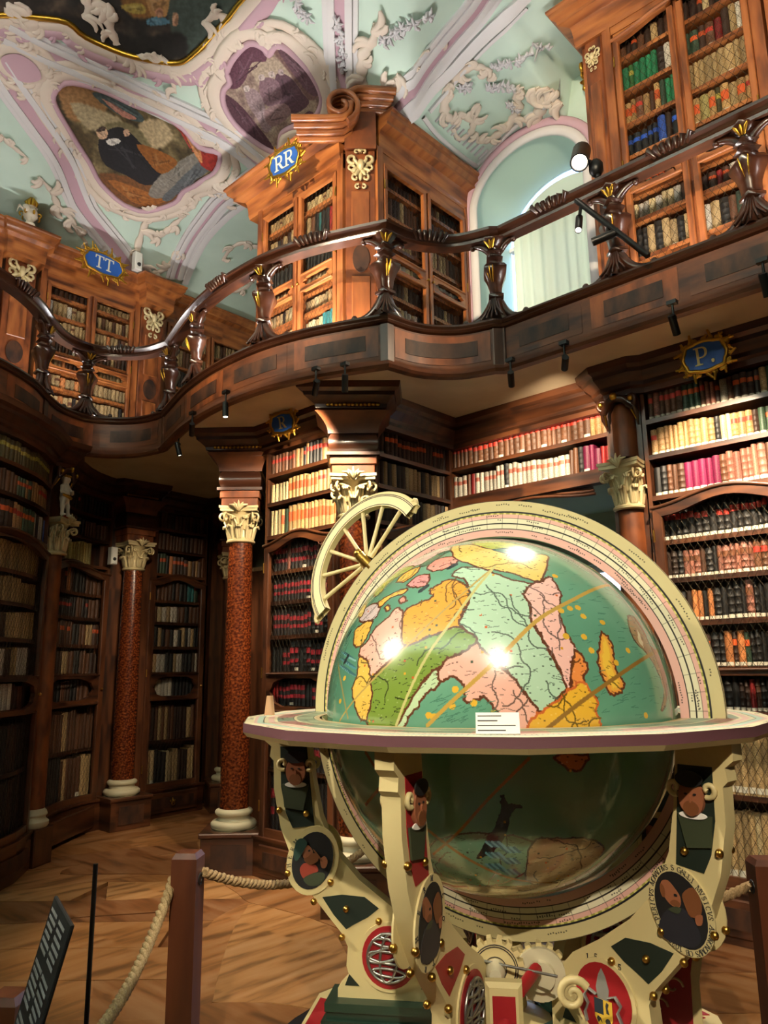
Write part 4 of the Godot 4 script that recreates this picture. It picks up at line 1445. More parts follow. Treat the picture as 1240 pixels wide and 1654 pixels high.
# ---------------------------------------------------------------- columns
func capital(parent: Node, at: Vector3, n: Vector2, r: float, h: float, m := "cream_gilt", half := false) -> void:
	var fa := atan2(n.y, n.x)
	var a0 := fa - PI * 0.5 if half else 0.0
	var a1 := fa + PI * 0.5 if half else TAU
	var s := mk()
	lathe(s, PackedVector2Array([Vector2(r * 1.05, 0), Vector2(r * 1.22, 0.01), Vector2(r * 1.24, 0.025), Vector2(r * 1.05, 0.04), Vector2(r * 0.95, 0.06), Vector2(r * 0.95, h * 0.6), Vector2(r * 1.1, h * 0.78), Vector2(r * 1.35, h * 0.86)]), at, 20, a0, a1)
	var c := obj("capital", s, m, parent, "gilded cream capital with curled leaves and volutes")
	s = mk()
	# abacus with hollowed sides
	var d := Vector2(n.y, -n.x)
	var o := at + Vector3(0, h * 0.86, 0)
	XF = Transform3D(Basis(Vector3(d.x, 0, d.y), Vector3(n.x, 0, n.y), Vector3.UP), o)
	var ab := PackedVector2Array()
	for k in 4:
		var q := k * PI / 2 + PI / 4
		var q2 := q + PI / 2
		var A := Vector2(cos(q), sin(q)) * r * 2.25
		var B := Vector2(cos(q2), sin(q2)) * r * 2.25
		for i in 8:
			var t := i / 8.0
			ab.append(A.lerp(B, t) * (1.0 - 0.16 * sin(PI * t)))
	prism(s, ab, 0, h * 0.07)
	prism(s, Transform2D(0, Vector2.ONE * 1.06, 0, Vector2.ZERO) * ab, h * 0.07, h * 0.14)
	obj("abacus", s, m, c)
	frame_off()
	s = mk()
	var num := 8
	for row in 2:
		for i in num:
			var a := fa + TAU * (i + 0.5 * row) / num
			if half and absf(wrapf(a - fa, -PI, PI)) > PI * 0.55: continue
			var e := Vector3(cos(a), 0, sin(a))
			var y0 := 0.04 + row * h * 0.26
			var ln := h * (0.36 if row == 0 else 0.32)
			for k in [-1, 0, 1]:
				var sd: Vector3 = Vector3(-e.z, 0, e.x) * (k * r * 0.2)
				var p := at + Vector3(0, y0, 0)
				tube(s, PackedVector3Array([p + e * r * 0.98 + sd * 0.7, p + e * r * 1.1 + sd + Vector3(0, ln * 0.5, 0), p + e * r * 1.25 + sd * 1.1 + Vector3(0, ln * 0.95, 0), p + e * r * 1.5 + sd * 0.9 + Vector3(0, ln * 0.98, 0), p + e * r * 1.55 + sd * 0.6 + Vector3(0, ln * 0.82, 0)]), PackedFloat32Array([r * 0.15, r * 0.17, r * 0.15, r * 0.12, r * 0.05]), 5)
	obj("acanthus_leaf", s, m, c)
	s = mk()
	for k in 4:
		var a := fa + PI / 4 + k * PI / 2
		if half and absf(wrapf(a - fa, -PI, PI)) > PI * 0.6: continue
		var e := Vector3(cos(a), 0, sin(a))
		for w in [-1.0, 1.0]:
			var tg: Vector3 = Vector3(-e.z, 0, e.x) * w
			var dir: Vector3 = (e * 0.75 + tg * 0.4).normalized()
			var pts := PackedVector3Array([at + e * r * 1.0 + tg * r * 0.7 + Vector3(0, h * 0.5, 0), at + e * r * 1.3 + tg * r * 0.55 + Vector3(0, h * 0.72, 0)])
			pts.append_array(scroll_pts(at + e * r * 1.75 + tg * r * 0.16 + Vector3(0, h * 0.68, 0), dir, Vector3.UP, r * 0.42, r * 0.1, 2.2, -5.0, 16))
			tube(s, pts, taper(pts.size(), r * 0.11, r * 0.1), 5)
	obj("volute", s, m, c)
	s = mk()
	var f := Vector3(n.x, 0, n.y)
	for k in range(-2, 3):
		var sd := Vector3(n.y, 0, -n.x)
		tube(s, PackedVector3Array([at + f * r * 1.5 + Vector3(0, h * 0.86, 0), at + f * r * 1.85 + sd * (k * r * 0.22) + Vector3(0, h * 1.0, 0), at + f * r * 1.75 + sd * (k * r * 0.4) + Vector3(0, h * (1.14 - absf(k) * 0.06), 0)]), PackedFloat32Array([r * 0.08, r * 0.14, r * 0.04]), 5)
	obj("flower", s, m, c)

func column(label: String, p: Vector2, n: Vector2, marble := "marble", wide := 0.2) -> Node3D:
	var at := Vector3(p.x, 0, p.y)
	var t := thing("column", label, "column", at)
	var d := Vector2(n.y, -n.x)
	frame_on(p - d * 0.24, p + d * 0.24)
	var s := mk()
	cbox(s, Vector3(0, 0, -0.24), Vector3(0.48, 0.3, 0.24), 0.006)
	cbox(s, Vector3(-0.015, 0.3, -0.25), Vector3(0.495, 0.34, 0.255), 0.01)
	var pl := obj("plinth", s, "walnut_flat", t)
	s = mk()
	box(s, Vector3(0.09, 0.06, 0.24), Vector3(0.39, 0.25, 0.246))
	obj("inlay_panel", s, "fascia_burl", pl)
	frame_off()
	s = mk()
	var bp := PackedVector2Array([Vector2(0.2, 0.34)])
	for i in 9:
		var a := -PI / 2 + PI * i / 8
		bp.append(Vector2(0.165 + 0.035 * cos(a), 0.375 + 0.035 * sin(a)))
	bp.append_array(PackedVector2Array([Vector2(0.145, 0.415), Vector2(0.138, 0.43), Vector2(0.142, 0.45)]))
	for i in 9:
		var a := -PI / 2 + PI * i / 8
		bp.append(Vector2(0.14 + 0.025 * cos(a), 0.475 + 0.025 * sin(a)))
	bp.append(Vector2(0.125, 0.51))
	lathe(s, bp, at, 28)
	obj("base", s, "base_cream", t, "cream painted moulded column base")
	s = mk()
	var sp := PackedVector2Array()
	for i in 9:
		var u := i / 8.0
		sp.append(Vector2(0.128 - 0.02 * u * u, 0.505 + u * 2.36))
	lathe(s, sp, at, 32)
	obj("shaft", s, marble, t, "polished mottled reddish marble shaft")
	capital(t, at + Vector3(0, 2.85, 0), n, 0.108, 0.34)
	# entablature block above
	frame_on(p - d * wide, p + d * wide)
	s = mk()
	cbox(s, Vector3(0.03, 3.19, -0.2), Vector3(wide * 2 - 0.03, 3.27, 0.13), 0.005)
	cbox(s, Vector3(0.015, 3.27, -0.2), Vector3(wide * 2 - 0.015, 3.34, 0.145), 0.005)
	var blk := obj("entablature_block", s, "veneer", t)
	s = mk()
	box(s, Vector3(-0.01, 3.34, -0.2), Vector3(wide * 2 + 0.01, 3.365, 0.17))
	obj("block_moulding", s, "walnut_flat", blk)
	s = mk()
	var rows := []
	for i in 9:
		var a := PI * i / 8
		var y := 3.365 + 0.165 * i / 8.0
		var o := 0.035 * sin(a)
		rows.append(PackedVector3Array([W(Vector3(-o * 0.5 + 0.02, y, -0.2)), W(Vector3(-o * 0.5 + 0.02, y, 0.11 + o)), W(Vector3(wide * 2 + o * 0.5 - 0.02, y, 0.11 + o)), W(Vector3(wide * 2 + o * 0.5 - 0.02, y, -0.2))]))
	skin(s, rows, false, PackedInt32Array([0, 1, 2]))
	obj("bulging_frieze", s, "rail_wood", blk)
	s = mk()
	rows = []
	for i in 8:
		var u := i / 7.0
		var y := 3.53 + 0.16 * u
		var o := 0.1 * u * u
		rows.append(PackedVector3Array([W(Vector3(-o, y, -0.2)), W(Vector3(-o, y, 0.12 + o)), W(Vector3(wide * 2 + o, y, 0.12 + o)), W(Vector3(wide * 2 + o, y, -0.2))]))
	skin(s, rows, false, PackedInt32Array([0, 1, 2]))
	obj("flaring_cove", s, "fascia", blk)
	frame_off()
	return t

func build_columns() -> void:
	column("free standing red marble column beside the R bookcase", Vector2(-5.8, -4.2), Vector2(0.707, 0.707))
	column("red marble column on the pier corner behind the hour wheel of the globe", Vector2(-4.21, -4.13), Vector2(0.707, 0.707))
	column("dark red marble column engaged in the end wall bookcases", Vector2(-8.28, -4.46), Vector2(1, 0))
	var t := column("half hidden column in the far corner bay", Vector2(-8.25, -5.86), Vector2(0.9, 0.43), "walnut")
	# pilaster with putto between the two curved cases on the left
	half_column("pilaster between two curved bookcases carrying a small painted putto", Vector2(-7.34, -3.09), Vector2(0.85, -0.53), true)
	half_column("wooden half column between the window recess and the P bookcase", Vector2(-2.41, -5.23), Vector2(0, 1), false)

func half_column(label: String, p: Vector2, n: Vector2, putto: bool) -> void:
	var at := Vector3(p.x, 0, p.y)
	var t := thing("half_column", label, "pilaster", at)
	var d := Vector2(n.y, -n.x)
	var fa := atan2(n.y, n.x)
	frame_on(p - d * 0.13, p + d * 0.13)
	var s := mk()
	cbox(s, Vector3(0, 0, -0.12), Vector3(0.26, 0.32, 0.14), 0.01)
	box(s, Vector3(0.0, 0.32, -0.2), Vector3(0.26, 3.7, -0.0))
	obj("backing_board", s, "walnut", t)
	frame_off()
	s = mk()
	lathe(s, PackedVector2Array([Vector2(0.13, 0.32), Vector2(0.145, 0.34), Vector2(0.145, 0.37), Vector2(0.12, 0.39), Vector2(0.115, 0.41), Vector2(0.13, 0.43), Vector2(0.12, 0.46), Vector2(0.1, 0.48)]), at, 16, fa - PI / 2, fa + PI / 2)
	obj("base", s, "base_cream", t)
	s = mk()
	lathe(s, PackedVector2Array([Vector2(0.1, 0.48), Vector2(0.1, 1.5), Vector2(0.092, 2.8)]), at, 16, fa - PI / 2, fa + PI / 2)
	obj("shaft", s, "veneer", t)
	capital(t, at + Vector3(0, 2.8, 0) + Vector3(n.x, 0, n.y) * 0.02, n, 0.095, 0.36, "cream_gilt", true)
	if putto:
		build_putto(at + Vector3(n.x, 0, n.y) * 0.09 + Vector3(0, 3.19, 0), n)
	else:
		s = mk()
		lathe(s, PackedVector2Array([Vector2(0.09, 3.2), Vector2(0.09, 3.56), Vector2(0.06, 3.62), Vector2(0.0, 3.64)]), at + Vector3(0, 0, 0), 16, fa - PI / 2, fa + PI / 2)
		obj("upper_shaft", s, "veneer", t)
	# console with gilded curls under the cornice
	s = mk()
	frame_on(p - d * 0.15, p + d * 0.15)
	for e in [-1.0, 1.0]:
		var pts := PackedVector3Array()
		for v in scroll_pts(Vector3(0.15 + e * 0.11, 3.62, 0.1), Vector3(e, 0, 0.3), Vector3.UP, 0.05, 0.015, -2.4, 4.5, 14):
			pts.append(W(v))
		tube(s, pts, 0.018, 6)
		tube(s, PackedVector3Array([W(Vector3(0.15 + e * 0.12, 3.6, 0.1)), W(Vector3(0.15 + e * 0.13, 3.52, 0.06)), W(Vector3(0.15 + e * 0.12, 3.44, 0.02))]), PackedFloat32Array([0.02, 0.022, 0.008]), 6)
	tube(s, PackedVector3Array([W(Vector3(0.03, 3.56, 0.09)), W(Vector3(0.09, 3.63, 0.12)), W(Vector3(0.15, 3.65, 0.13)), W(Vector3(0.21, 3.63, 0.12)), W(Vector3(0.27, 3.56, 0.09))]), 0.03, 6)
	obj("console", s, "rail_wood", t)
	s = mk()
	ball(s, W(Vector3(0.15, 3.655, 0.155)), Vector3(0.03, 0.03, 0.02))
	for e in [-1.0, 1.0]:
		ball(s, W(Vector3(0.15 + e * 0.12, 3.62, 0.13)), Vector3(0.022, 0.022, 0.016))
		tube(s, PackedVector3Array([W(Vector3(0.15 + e * 0.1, 3.56, 0.1)), W(Vector3(0.15 + e * 0.12, 3.48, 0.05))]), 0.007, 6)
	obj("gilded_rosette", s, "gilt", t)
	frame_off()

func build_putto(at: Vector3, n: Vector2) -> void:
	# small standing child, one surface-net figure
	var f := Vector3(n.x, 0, n.y)
	var r := Vector3(n.y, 0, -n.x)
	var k := 0.42
	var J := func(a: float, b: float, c: float) -> Vector3: return at + (r * a + Vector3.UP * b + f * c) * k
	var bones := [
		[J.call(-0.1, 0.03, 0.03), J.call(-0.08, 0.24, 0.02), 0.035, 0.05], [J.call(0.1, 0.03, 0.06), J.call(0.08, 0.24, 0.04), 0.035, 0.05],
		[J.call(-0.08, 0.24, 0.02), J.call(-0.06, 0.42, 0.0), 0.05, 0.075], [J.call(0.08, 0.24, 0.04), J.call(0.06, 0.42, 0.0), 0.05, 0.075],
		[J.call(0, 0.42, 0), J.call(0, 0.56, 0.01), 0.11, 0.105], [J.call(0, 0.56, 0.01), J.call(0, 0.7, 0), 0.1, 0.1],
		[J.call(0, 0.72, 0), J.call(0, 0.78, 0.0), 0.04, 0.04], [J.call(0, 0.87, 0.01), J.call(0, 0.9, 0.01), 0.1, 0.1],
		[J.call(-0.12, 0.7, 0), J.call(-0.2, 0.56, 0.06), 0.045, 0.038], [J.call(-0.2, 0.56, 0.06), J.call(-0.08, 0.52, 0.14), 0.036, 0.03],
		[J.call(0.12, 0.7, 0), J.call(0.21, 0.58, 0.05), 0.045, 0.038], [J.call(0.21, 0.58, 0.05), J.call(0.1, 0.6, 0.14), 0.036, 0.03],
		[J.call(-0.1, 0.03, 0.03), J.call(-0.11, 0.02, 0.12), 0.03, 0.026], [J.call(0.1, 0.03, 0.06), J.call(0.12, 0.02, 0.15), 0.03, 0.026],
		[J.call(0, 0.86, 0.1), J.call(0, 0.85, 0.12), 0.016, 0.014]]
	for b in bones:
		b[2] *= k; b[3] *= k
	var s := mk()
	net_body(s, bones, 0.0075, 0.018)
	var t := obj("putto_figure", s, "skin_white")
	tag(t, "small white painted putto standing on a gilded capital", "statue")
	s = mk()
	tube(s, PackedVector3Array([J.call(-0.13, 0.5, 0.04), J.call(-0.04, 0.46, 0.12), J.call(0.06, 0.43, 0.12), J.call(0.13, 0.47, 0.03)]), PackedFloat32Array([0.014, 0.02, 0.02, 0.014]), 6)
	obj("gold_sash", s, "gilt", t)
	s = mk()
	for i in 9:
		var a := TAU * i / 9
		ball(s, J.call(0.085 * cos(a), 0.96 - 0.02 * sin(a), 0.02 + 0.085 * sin(a)), Vector3(0.016, 0.014, 0.016))
	obj("hair", s, "gilt", t)

func net_body(s: SurfaceTool, bones: Array, cell: float, soft: float) -> void:
	var lo := Vector3(1e9, 1e9, 1e9)
	var hi := -lo
	for b in bones:
		for e in 2:
			var rr: float = b[2 + e] + soft
			lo = lo.min(b[e] - Vector3.ONE * rr)
			hi = hi.max(b[e] + Vector3.ONE * rr)
	var n := Vector3i((hi - lo) / cell) + Vector3i(3, 3, 3)
	var val := PackedFloat32Array()
	val.resize(n.x * n.y * n.z)
	for z in n.z:
		for y in n.y:
			for x in n.x:
				var p := lo + Vector3(x, y, z) * cell
				var acc := 0.0
				for b in bones:
					var A: Vector3 = b[0]
					var d: Vector3 = b[1] - A
					var t := clampf((p - A).dot(d) / maxf(d.length_squared(), 1e-9), 0, 1)
					var dist := p.distance_to(A + d * t) - lerpf(b[2], b[3], t)
					acc += exp(-dist / soft * 3.0)
				val[x + n.x * (y + n.y * z)] = -log(maxf(acc, 1e-12)) * soft / 3.0
	var idx := {}
	var pos: Array[Vector3] = []
	for z in n.z - 1:
		for y in n.y - 1:
			for x in n.x - 1:
				var c := Vector3.ZERO
				var m := 0
				var v: Array[float] = []
				for k in 8:
					v.append(val[x + (k & 1) + n.x * (y + ((k >> 1) & 1) + n.y * (z + ((k >> 2) & 1)))])
				for e in [[0, 1], [2, 3], [4, 5], [6, 7], [0, 2], [1, 3], [4, 6], [5, 7], [0, 4], [1, 5], [2, 6], [3, 7]]:
					var a: float = v[e[0]]
					var b: float = v[e[1]]
					if (a < 0) != (b < 0):
						var t := a / (a - b)
						var pa := Vector3(e[0] & 1, (e[0] >> 1) & 1, (e[0] >> 2) & 1)
						var pb := Vector3(e[1] & 1, (e[1] >> 1) & 1, (e[1] >> 2) & 1)
						c += pa.lerp(pb, t)
						m += 1
				if m:
					idx[Vector3i(x, y, z)] = pos.size()
					pos.append(lo + (Vector3(x, y, z) + c / m) * cell)
	s.set_smooth_group(1)
	for q in idx:
		for ax in 3:
			var e := Vector3i(1 if ax == 0 else 0, 1 if ax == 1 else 0, 1 if ax == 2 else 0)
			var a := val[q.x + n.x * (q.y + n.y * q.z)]
			var b := val[q.x + e.x + n.x * (q.y + e.y + n.y * (q.z + e.z))]
			if (a < 0) == (b < 0): continue
			var u := Vector3i(e.y, e.z, e.x)
			var w := Vector3i(e.z, e.x, e.y)
			if idx.has(q - u) and idx.has(q - w) and idx.has(q - u - w):
				if a < 0:
					quad(s, pos[idx[q]], pos[idx[q - w]], pos[idx[q - u - w]], pos[idx[q - u]])
				else:
					quad(s, pos[idx[q]], pos[idx[q - u]], pos[idx[q - u - w]], pos[idx[q - w]])

# ---------------------------------------------------------------- plaques
func lettering(parent: Node, text: String, tr: Transform3D, h: float, m, called := "lettering", serif := true, depth := 0.006) -> void:
	var f := SystemFont.new()
	f.font_names = PackedStringArray(["Droid Serif" if serif else "Droid Sans"])
	var tm := TextMesh.new()
	tm.text = text
	tm.font = f
	tm.font_size = 32
	tm.pixel_size = h / 24.0
	tm.depth = depth
	var o := put(called, tm, m, parent)
	o.transform = Transform3D(tr.basis, tr.origin - (org[parent] if org.has(parent) else Vector3.ZERO))

func plaque(text: String, label: String, at: Vector3, n: Vector3, w: float, h: float) -> void:
	var t := thing("letter_plaque", label, "sign", at)
	var x := Vector3.UP.cross(n).normalized()
	var y := n.cross(x).normalized()
	XF = Transform3D(Basis(x, y, n), at)
	var s := mk()
	var out := PackedVector2Array()
	for i in 32:
		var a := TAU * i / 32
		var k := 0.97 + 0.04 * cos(8 * a)
		out.append(Vector2(signf(cos(a)) * pow(absf(cos(a)), 0.7) * w * 0.5 * k, signf(sin(a)) * pow(absf(sin(a)), 0.7) * h * 0.5 * k))
	prism(s, out, -0.02, 0.015)
	obj("blue_field", s, "plaque_blue", t)
	s = mk()
	for i in 26:
		var a := TAU * (i + 0.5) / 26
		var c := Vector3(signf(cos(a)) * pow(absf(cos(a)), 0.75) * w * 0.55, signf(sin(a)) * pow(absf(sin(a)), 0.75) * h * 0.58, 0.0)
		var e := Vector3(cos(a), sin(a), 0)
		var g := Vector3(-sin(a), cos(a), 0)
		var fl := 1.0 if i % 2 else -1.0
		var pts := PackedVector3Array()
		for v in scroll_pts(c, g * fl, e, w * 0.075, w * 0.02, -1.5, 3.6, 10):
			pts.append(W(v))
		tube(s, pts, taper(11, 0.012, 0.007), 5)
		tube(s, PackedVector3Array([W(c), W(c + e * w * (0.1 + 0.05 * (i % 3)) + g * 0.03 * fl)]), PackedFloat32Array([0.014, 0.008]), 5)
	var line := PackedVector3Array()
	for p in out:
		line.append(W(Vector3(p.x * 1.03, p.y * 1.03, 0.012)))
	tube(s, line, 0.014, 6, 1.0, Vector3.ZERO, true)
	obj("carved_frame", s, "gilt", t, "carved gilded leaf frame")
	lettering(t, text, Transform3D(Basis(x, y, n), at + n * 0.017), h * 0.62, "letter_gold" if text == "P." or text == "R" else "letter_silver")
	frame_off()

func build_plaques() -> void:
	plaque("RR", "blue plaque lettered RR in a gilded frame on the upper pier cornice", Vector3(-4.78, 6.2, -3.84), Vector3(0.1, -0.1, 1).normalized(), 0.36, 0.23)
	plaque("TT", "blue plaque lettered TT in a gilded frame on the end wall cornice", Vector3(-8.06, 6.46, -3.74), Vector3(1, -0.12, -0.05).normalized(), 0.48, 0.24)
	plaque("R", "blue plaque lettered R between the two marble columns", Vector3(-4.95, 3.8, -4.0), Vector3(0.15, -0.25, 1).normalized(), 0.26, 0.17)
	plaque("P.", "blue plaque lettered P in a gilded frame under the balcony", Vector3(-1.69, 3.73, -4.99), Vector3(0.0, -0.15, 1).normalized(), 0.28, 0.2)
	plaque("T", "blue plaque lettered T above the concave bookcase of the end wall", Vector3(-7.78, 3.8, -3.36), Vector3(0.75, -0.25, -0.6).normalized(), 0.26, 0.17)

# ---------------------------------------------------------------- lamps
func head(t: Node, at: Vector3, to: Vector3, length: float, r: float, lit: bool, energy: float, angle: float, warm := Color(1, 0.9, 0.76)) -> void:
	var d := (to - at).normalized()
	var s := mk()
	var sd := d.cross(Vector3.UP).normalized()
	var bs := Basis(sd, -d, sd.cross(-d).normalized())
	lathe(s, PackedVector2Array([Vector2(0, length * 0.5), Vector2(r * 0.9, length * 0.5), Vector2(r, length * 0.45), Vector2(r, -length * 0.5), Vector2(r * 0.86, -length * 0.5), Vector2(r * 0.82, -length * 0.42), Vector2(0, -length * 0.42)]), at, 18, 0, TAU, bs)
	var b := obj("lamp_housing", s, "black_metal", t)
	s = mk()
	lathe(s, PackedVector2Array([Vector2(0, -length * 0.47), Vector2(r * 0.8, -length * 0.46), Vector2(r * 0.8, -length * 0.43), Vector2(0, -length * 0.43)]), at, 16, 0, TAU, bs)
	obj("lens", s, "lens" if lit else "black_panel", b)
	if lit:
		var l := SpotLight3D.new()
		l.name = "spot_light"
		l.light_energy = energy
		l.light_color = warm
		l.spot_angle = angle
		l.spot_angle_attenuation = 0.6
		l.spot_range = 30
		l.spot_attenuation = 2
		l.light_size = r
		l.shadow_enabled = true
		t.add_child(l, true)
		l.position = at + d * (length * 0.5 + 0.01) - (org[t] if org.has(t) else Vector3.ZERO)
		l.basis = Basis.looking_at(d, Vector3.UP if absf(d.y) < 0.95 else Vector3.RIGHT)

func soffit_spot(label: String, u: float, v: float, to: Vector3, energy: float, angle := 34.0, lit := true) -> void:
	var d := px_ray(u, v)
	var at := EYE + d * ((3.76 - 1.7) / d.y)
	var t := thing("track_spotlight", label, "spotlight", Vector3(at.x, 3.9, at.z), "small black spotlights under the balcony")
	var s := mk()
	tube(s, PackedVector3Array([Vector3(at.x, 3.9, at.z), at + Vector3(0, 0.03, 0)]), 0.008, 6)
	box(s, Vector3(at.x - 0.03, 3.875, at.z - 0.02), Vector3(at.x + 0.03, 3.9, at.z + 0.02))
	ball(s, at + Vector3(0, 0.025, 0), Vector3(0.022, 0.022, 0.022))
	obj("bracket", s, "black_metal", t)
	head(t, at - Vector3(0, 0.02, 0), to, 0.13, 0.024, lit, energy, angle)

func far_spot(at: Vector3, to: Vector3, energy: float, angle: float, label: String, warm := Color(1, 0.9, 0.76)) -> void:
	var t := thing("track_spotlight", label, "spotlight", at, "spotlights on the opposite balcony")
	var s := mk()
	tube(s, PackedVector3Array([at + Vector3(0, -0.25, 0), at]), 0.012, 6)
	obj("bracket", s, "black_metal", t)
	head(t, at + Vector3(0, 0.03, 0), to, 0.2, 0.05, true, energy, angle, warm)

func cove(label: String, a: Vector3, b: Vector3, energy: float, tilt: Vector3) -> void:
	# light strip shining up at the vault; the opposite one is an added fill
	var t := thing("light_strip", label, "lamp", (a + b) / 2)
	var s := mk()
	tube(s, PackedVector3Array([a, b]), 0.02, 6)
	obj("lamp_tube", s, "lamp_strip", t)
	var l := AreaLight3D.new()
	l.name = "area_light"
	l.area_size = Vector2(a.distance_to(b), 0.05)
	l.light_energy = energy
	l.light_color = Color(1, 0.97, 0.95)
	l.shadow_enabled = true
	t.add_child(l, true)
	var z := -tilt.normalized()
	var x := (b - a).normalized()
	var y := z.cross(x).normalized()
	x = y.cross(z)
	l.transform = Transform3D(Basis(x, y, z), tilt.normalized() * 0.04)

func build_lamps() -> void:
	var P := Vector3(-1.75, 2.9, -5.2)
	soffit_spot("black spotlight under the balcony beyond the plaque P", 1235, 455, P + Vector3(0.6, -0.6, 0), 9)
	soffit_spot("black spotlight under the balcony in front of the plaque P", 1088, 520, P, 8)
	soffit_spot("black spotlight under the balcony in front of the wooden half column", 912, 582, P + Vector3(-1.2, 0.6, 0), 4)
	soffit_spot("black spotlight under the balcony at the end of its straight front", 825, 608, Vector3(-3.4, 3.2, -5.3), 3.5)
	soffit_spot("black spotlight under the balcony hanging straight down before the pier", 557, 615, Vector3(-4.3, 2.6, -4.1), 5)
	soffit_spot("black spotlight under the balcony with its lens turned to the end wall", 510, 622, Vector3(-5.1, 3.0, -4.2), 8)
	soffit_spot("black spotlight under the balcony near the free standing column", 364, 658, Vector3(-4.5, 0.0, -3.3), 9, 24)
	soffit_spot("black spotlight under the balcony shining at the end wall", 310, 690, Vector3(-8.3, 1.6, -5.2), 3, 30)
	soffit_spot("black spotlight at the inner cusp of the balcony", 288, 722, Vector3(-5.9, 0.4, -4.6), 4, 36)
	# track fixed to the balustrade, with the lamp that lights the globe
	var t := thing("lamp_track", "slanting black lighting track fixed to the balustrade by the window", "lamp track", Vector3(-2.2, 4.9, -4.42))
	var s := mk()
	tube(s, PackedVector3Array([Vector3(-2.26, 4.9, -4.42), Vector3(-1.76, 4.24, -4.36)]), 0.02, 4)
	obj("track_bar", s, "black_metal", t)
	s = mk()
	tube(s, PackedVector3Array([Vector3(-2.03, 4.6, -4.4), Vector3(-2.03, 4.52, -4.38)]), 0.012, 6)
	tube(s, PackedVector3Array([Vector3(-2.22, 4.86, -4.42), Vector3(-2.23, 4.76, -4.4)]), 0.012, 6)
	obj("bracket", s, "black_metal", t)
	head(t, Vector3(-2.04, 4.5, -4.37), Vector3(-3.2, 4.2, -3.9), 0.18, 0.028, true, 2, 30)
	head(t, Vector3(-2.24, 4.7, -4.4), Vector3(-2.0, 3.0, -3.6), 0.16, 0.025, true, 3, 30)
	t = thing("rail_spotlight", "large lit black spotlight on the hand rail by the window", "spotlight", Vector3(-2.2, 5.06, -4.5))
	s = mk()
	ball(s, Vector3(-2.13, 5.13, -4.5), Vector3(0.055, 0.07, 0.055))
	tube(s, PackedVector3Array([Vector3(-2.12, 5.05, -4.5), Vector3(-2.13, 5.15, -4.5), Vector3(-2.2, 5.22, -4.48)]), 0.02, 6)
	obj("bracket", s, "black_metal", t)
	head(t, Vector3(-2.22, 5.25, -4.46), GLOBE + Vector3(0.2, 0.3, 0.3), 0.26, 0.065, true, 14, 24, Color(1, 0.96, 0.88))
	far_spot(Vector3(1.9, 5.05, 2.25), GLOBE + Vector3(0, 0.2, 0), 36, 14, "spotlight on the opposite balcony aimed at the globe, farther from the end wall", Color(1, 0.93, 0.82))
	far_spot(Vector3(-5.75, 5.0, 2.2), GLOBE + Vector3(0, 0.2, 0), 36, 14, "spotlight on the opposite balcony aimed at the globe, nearer to the end wall", Color(1, 0.93, 0.82))
	far_spot(Vector3(-3.2, 5.1, 2.25), Vector3(-4.9, 5.2, -4.1), 60, 15, "spotlight on the opposite balcony aimed at the upper pier")
	far_spot(Vector3(0.6, 5.1, 2.25), Vector3(-1.6, 5.6, -5.0), 50, 15, "spotlight on the opposite balcony aimed at the upper window bookcase")
	far_spot(Vector3(-1.2, 5.1, 2.25), Vector3(-7.5, 5.4, -3.6), 18, 12, "spotlight on the opposite balcony aimed at the end wall")
	var up := Vector3(0, 1, 0.12)
	cove("light strip on the balcony floor in front of the RR bookcase", Vector3(-5.3, 4.17, -3.72), Vector3(-3.95, 4.17, -3.85), 7, up)
	cove("light strip on the balcony floor in front of the upper window bookcase", Vector3(-2.5, 4.17, -4.7), Vector3(0.5, 4.17, -4.7), 4.5, up)
	cove("light strip on the balcony floor below the TT bookcase", Vector3(-7.6, 4.17, -3.0), Vector3(-7.6, 4.17, -4.0), 3.2, Vector3(0.15, 1, 0))
	cove("long added fill light strip out of view on the opposite balcony", Vector3(-6.5, 5.3, 2.9), Vector3(2.5, 5.3, 2.9), 42, Vector3(0, 1, -0.06))  # no such strip known here, added out of view to brighten the vault

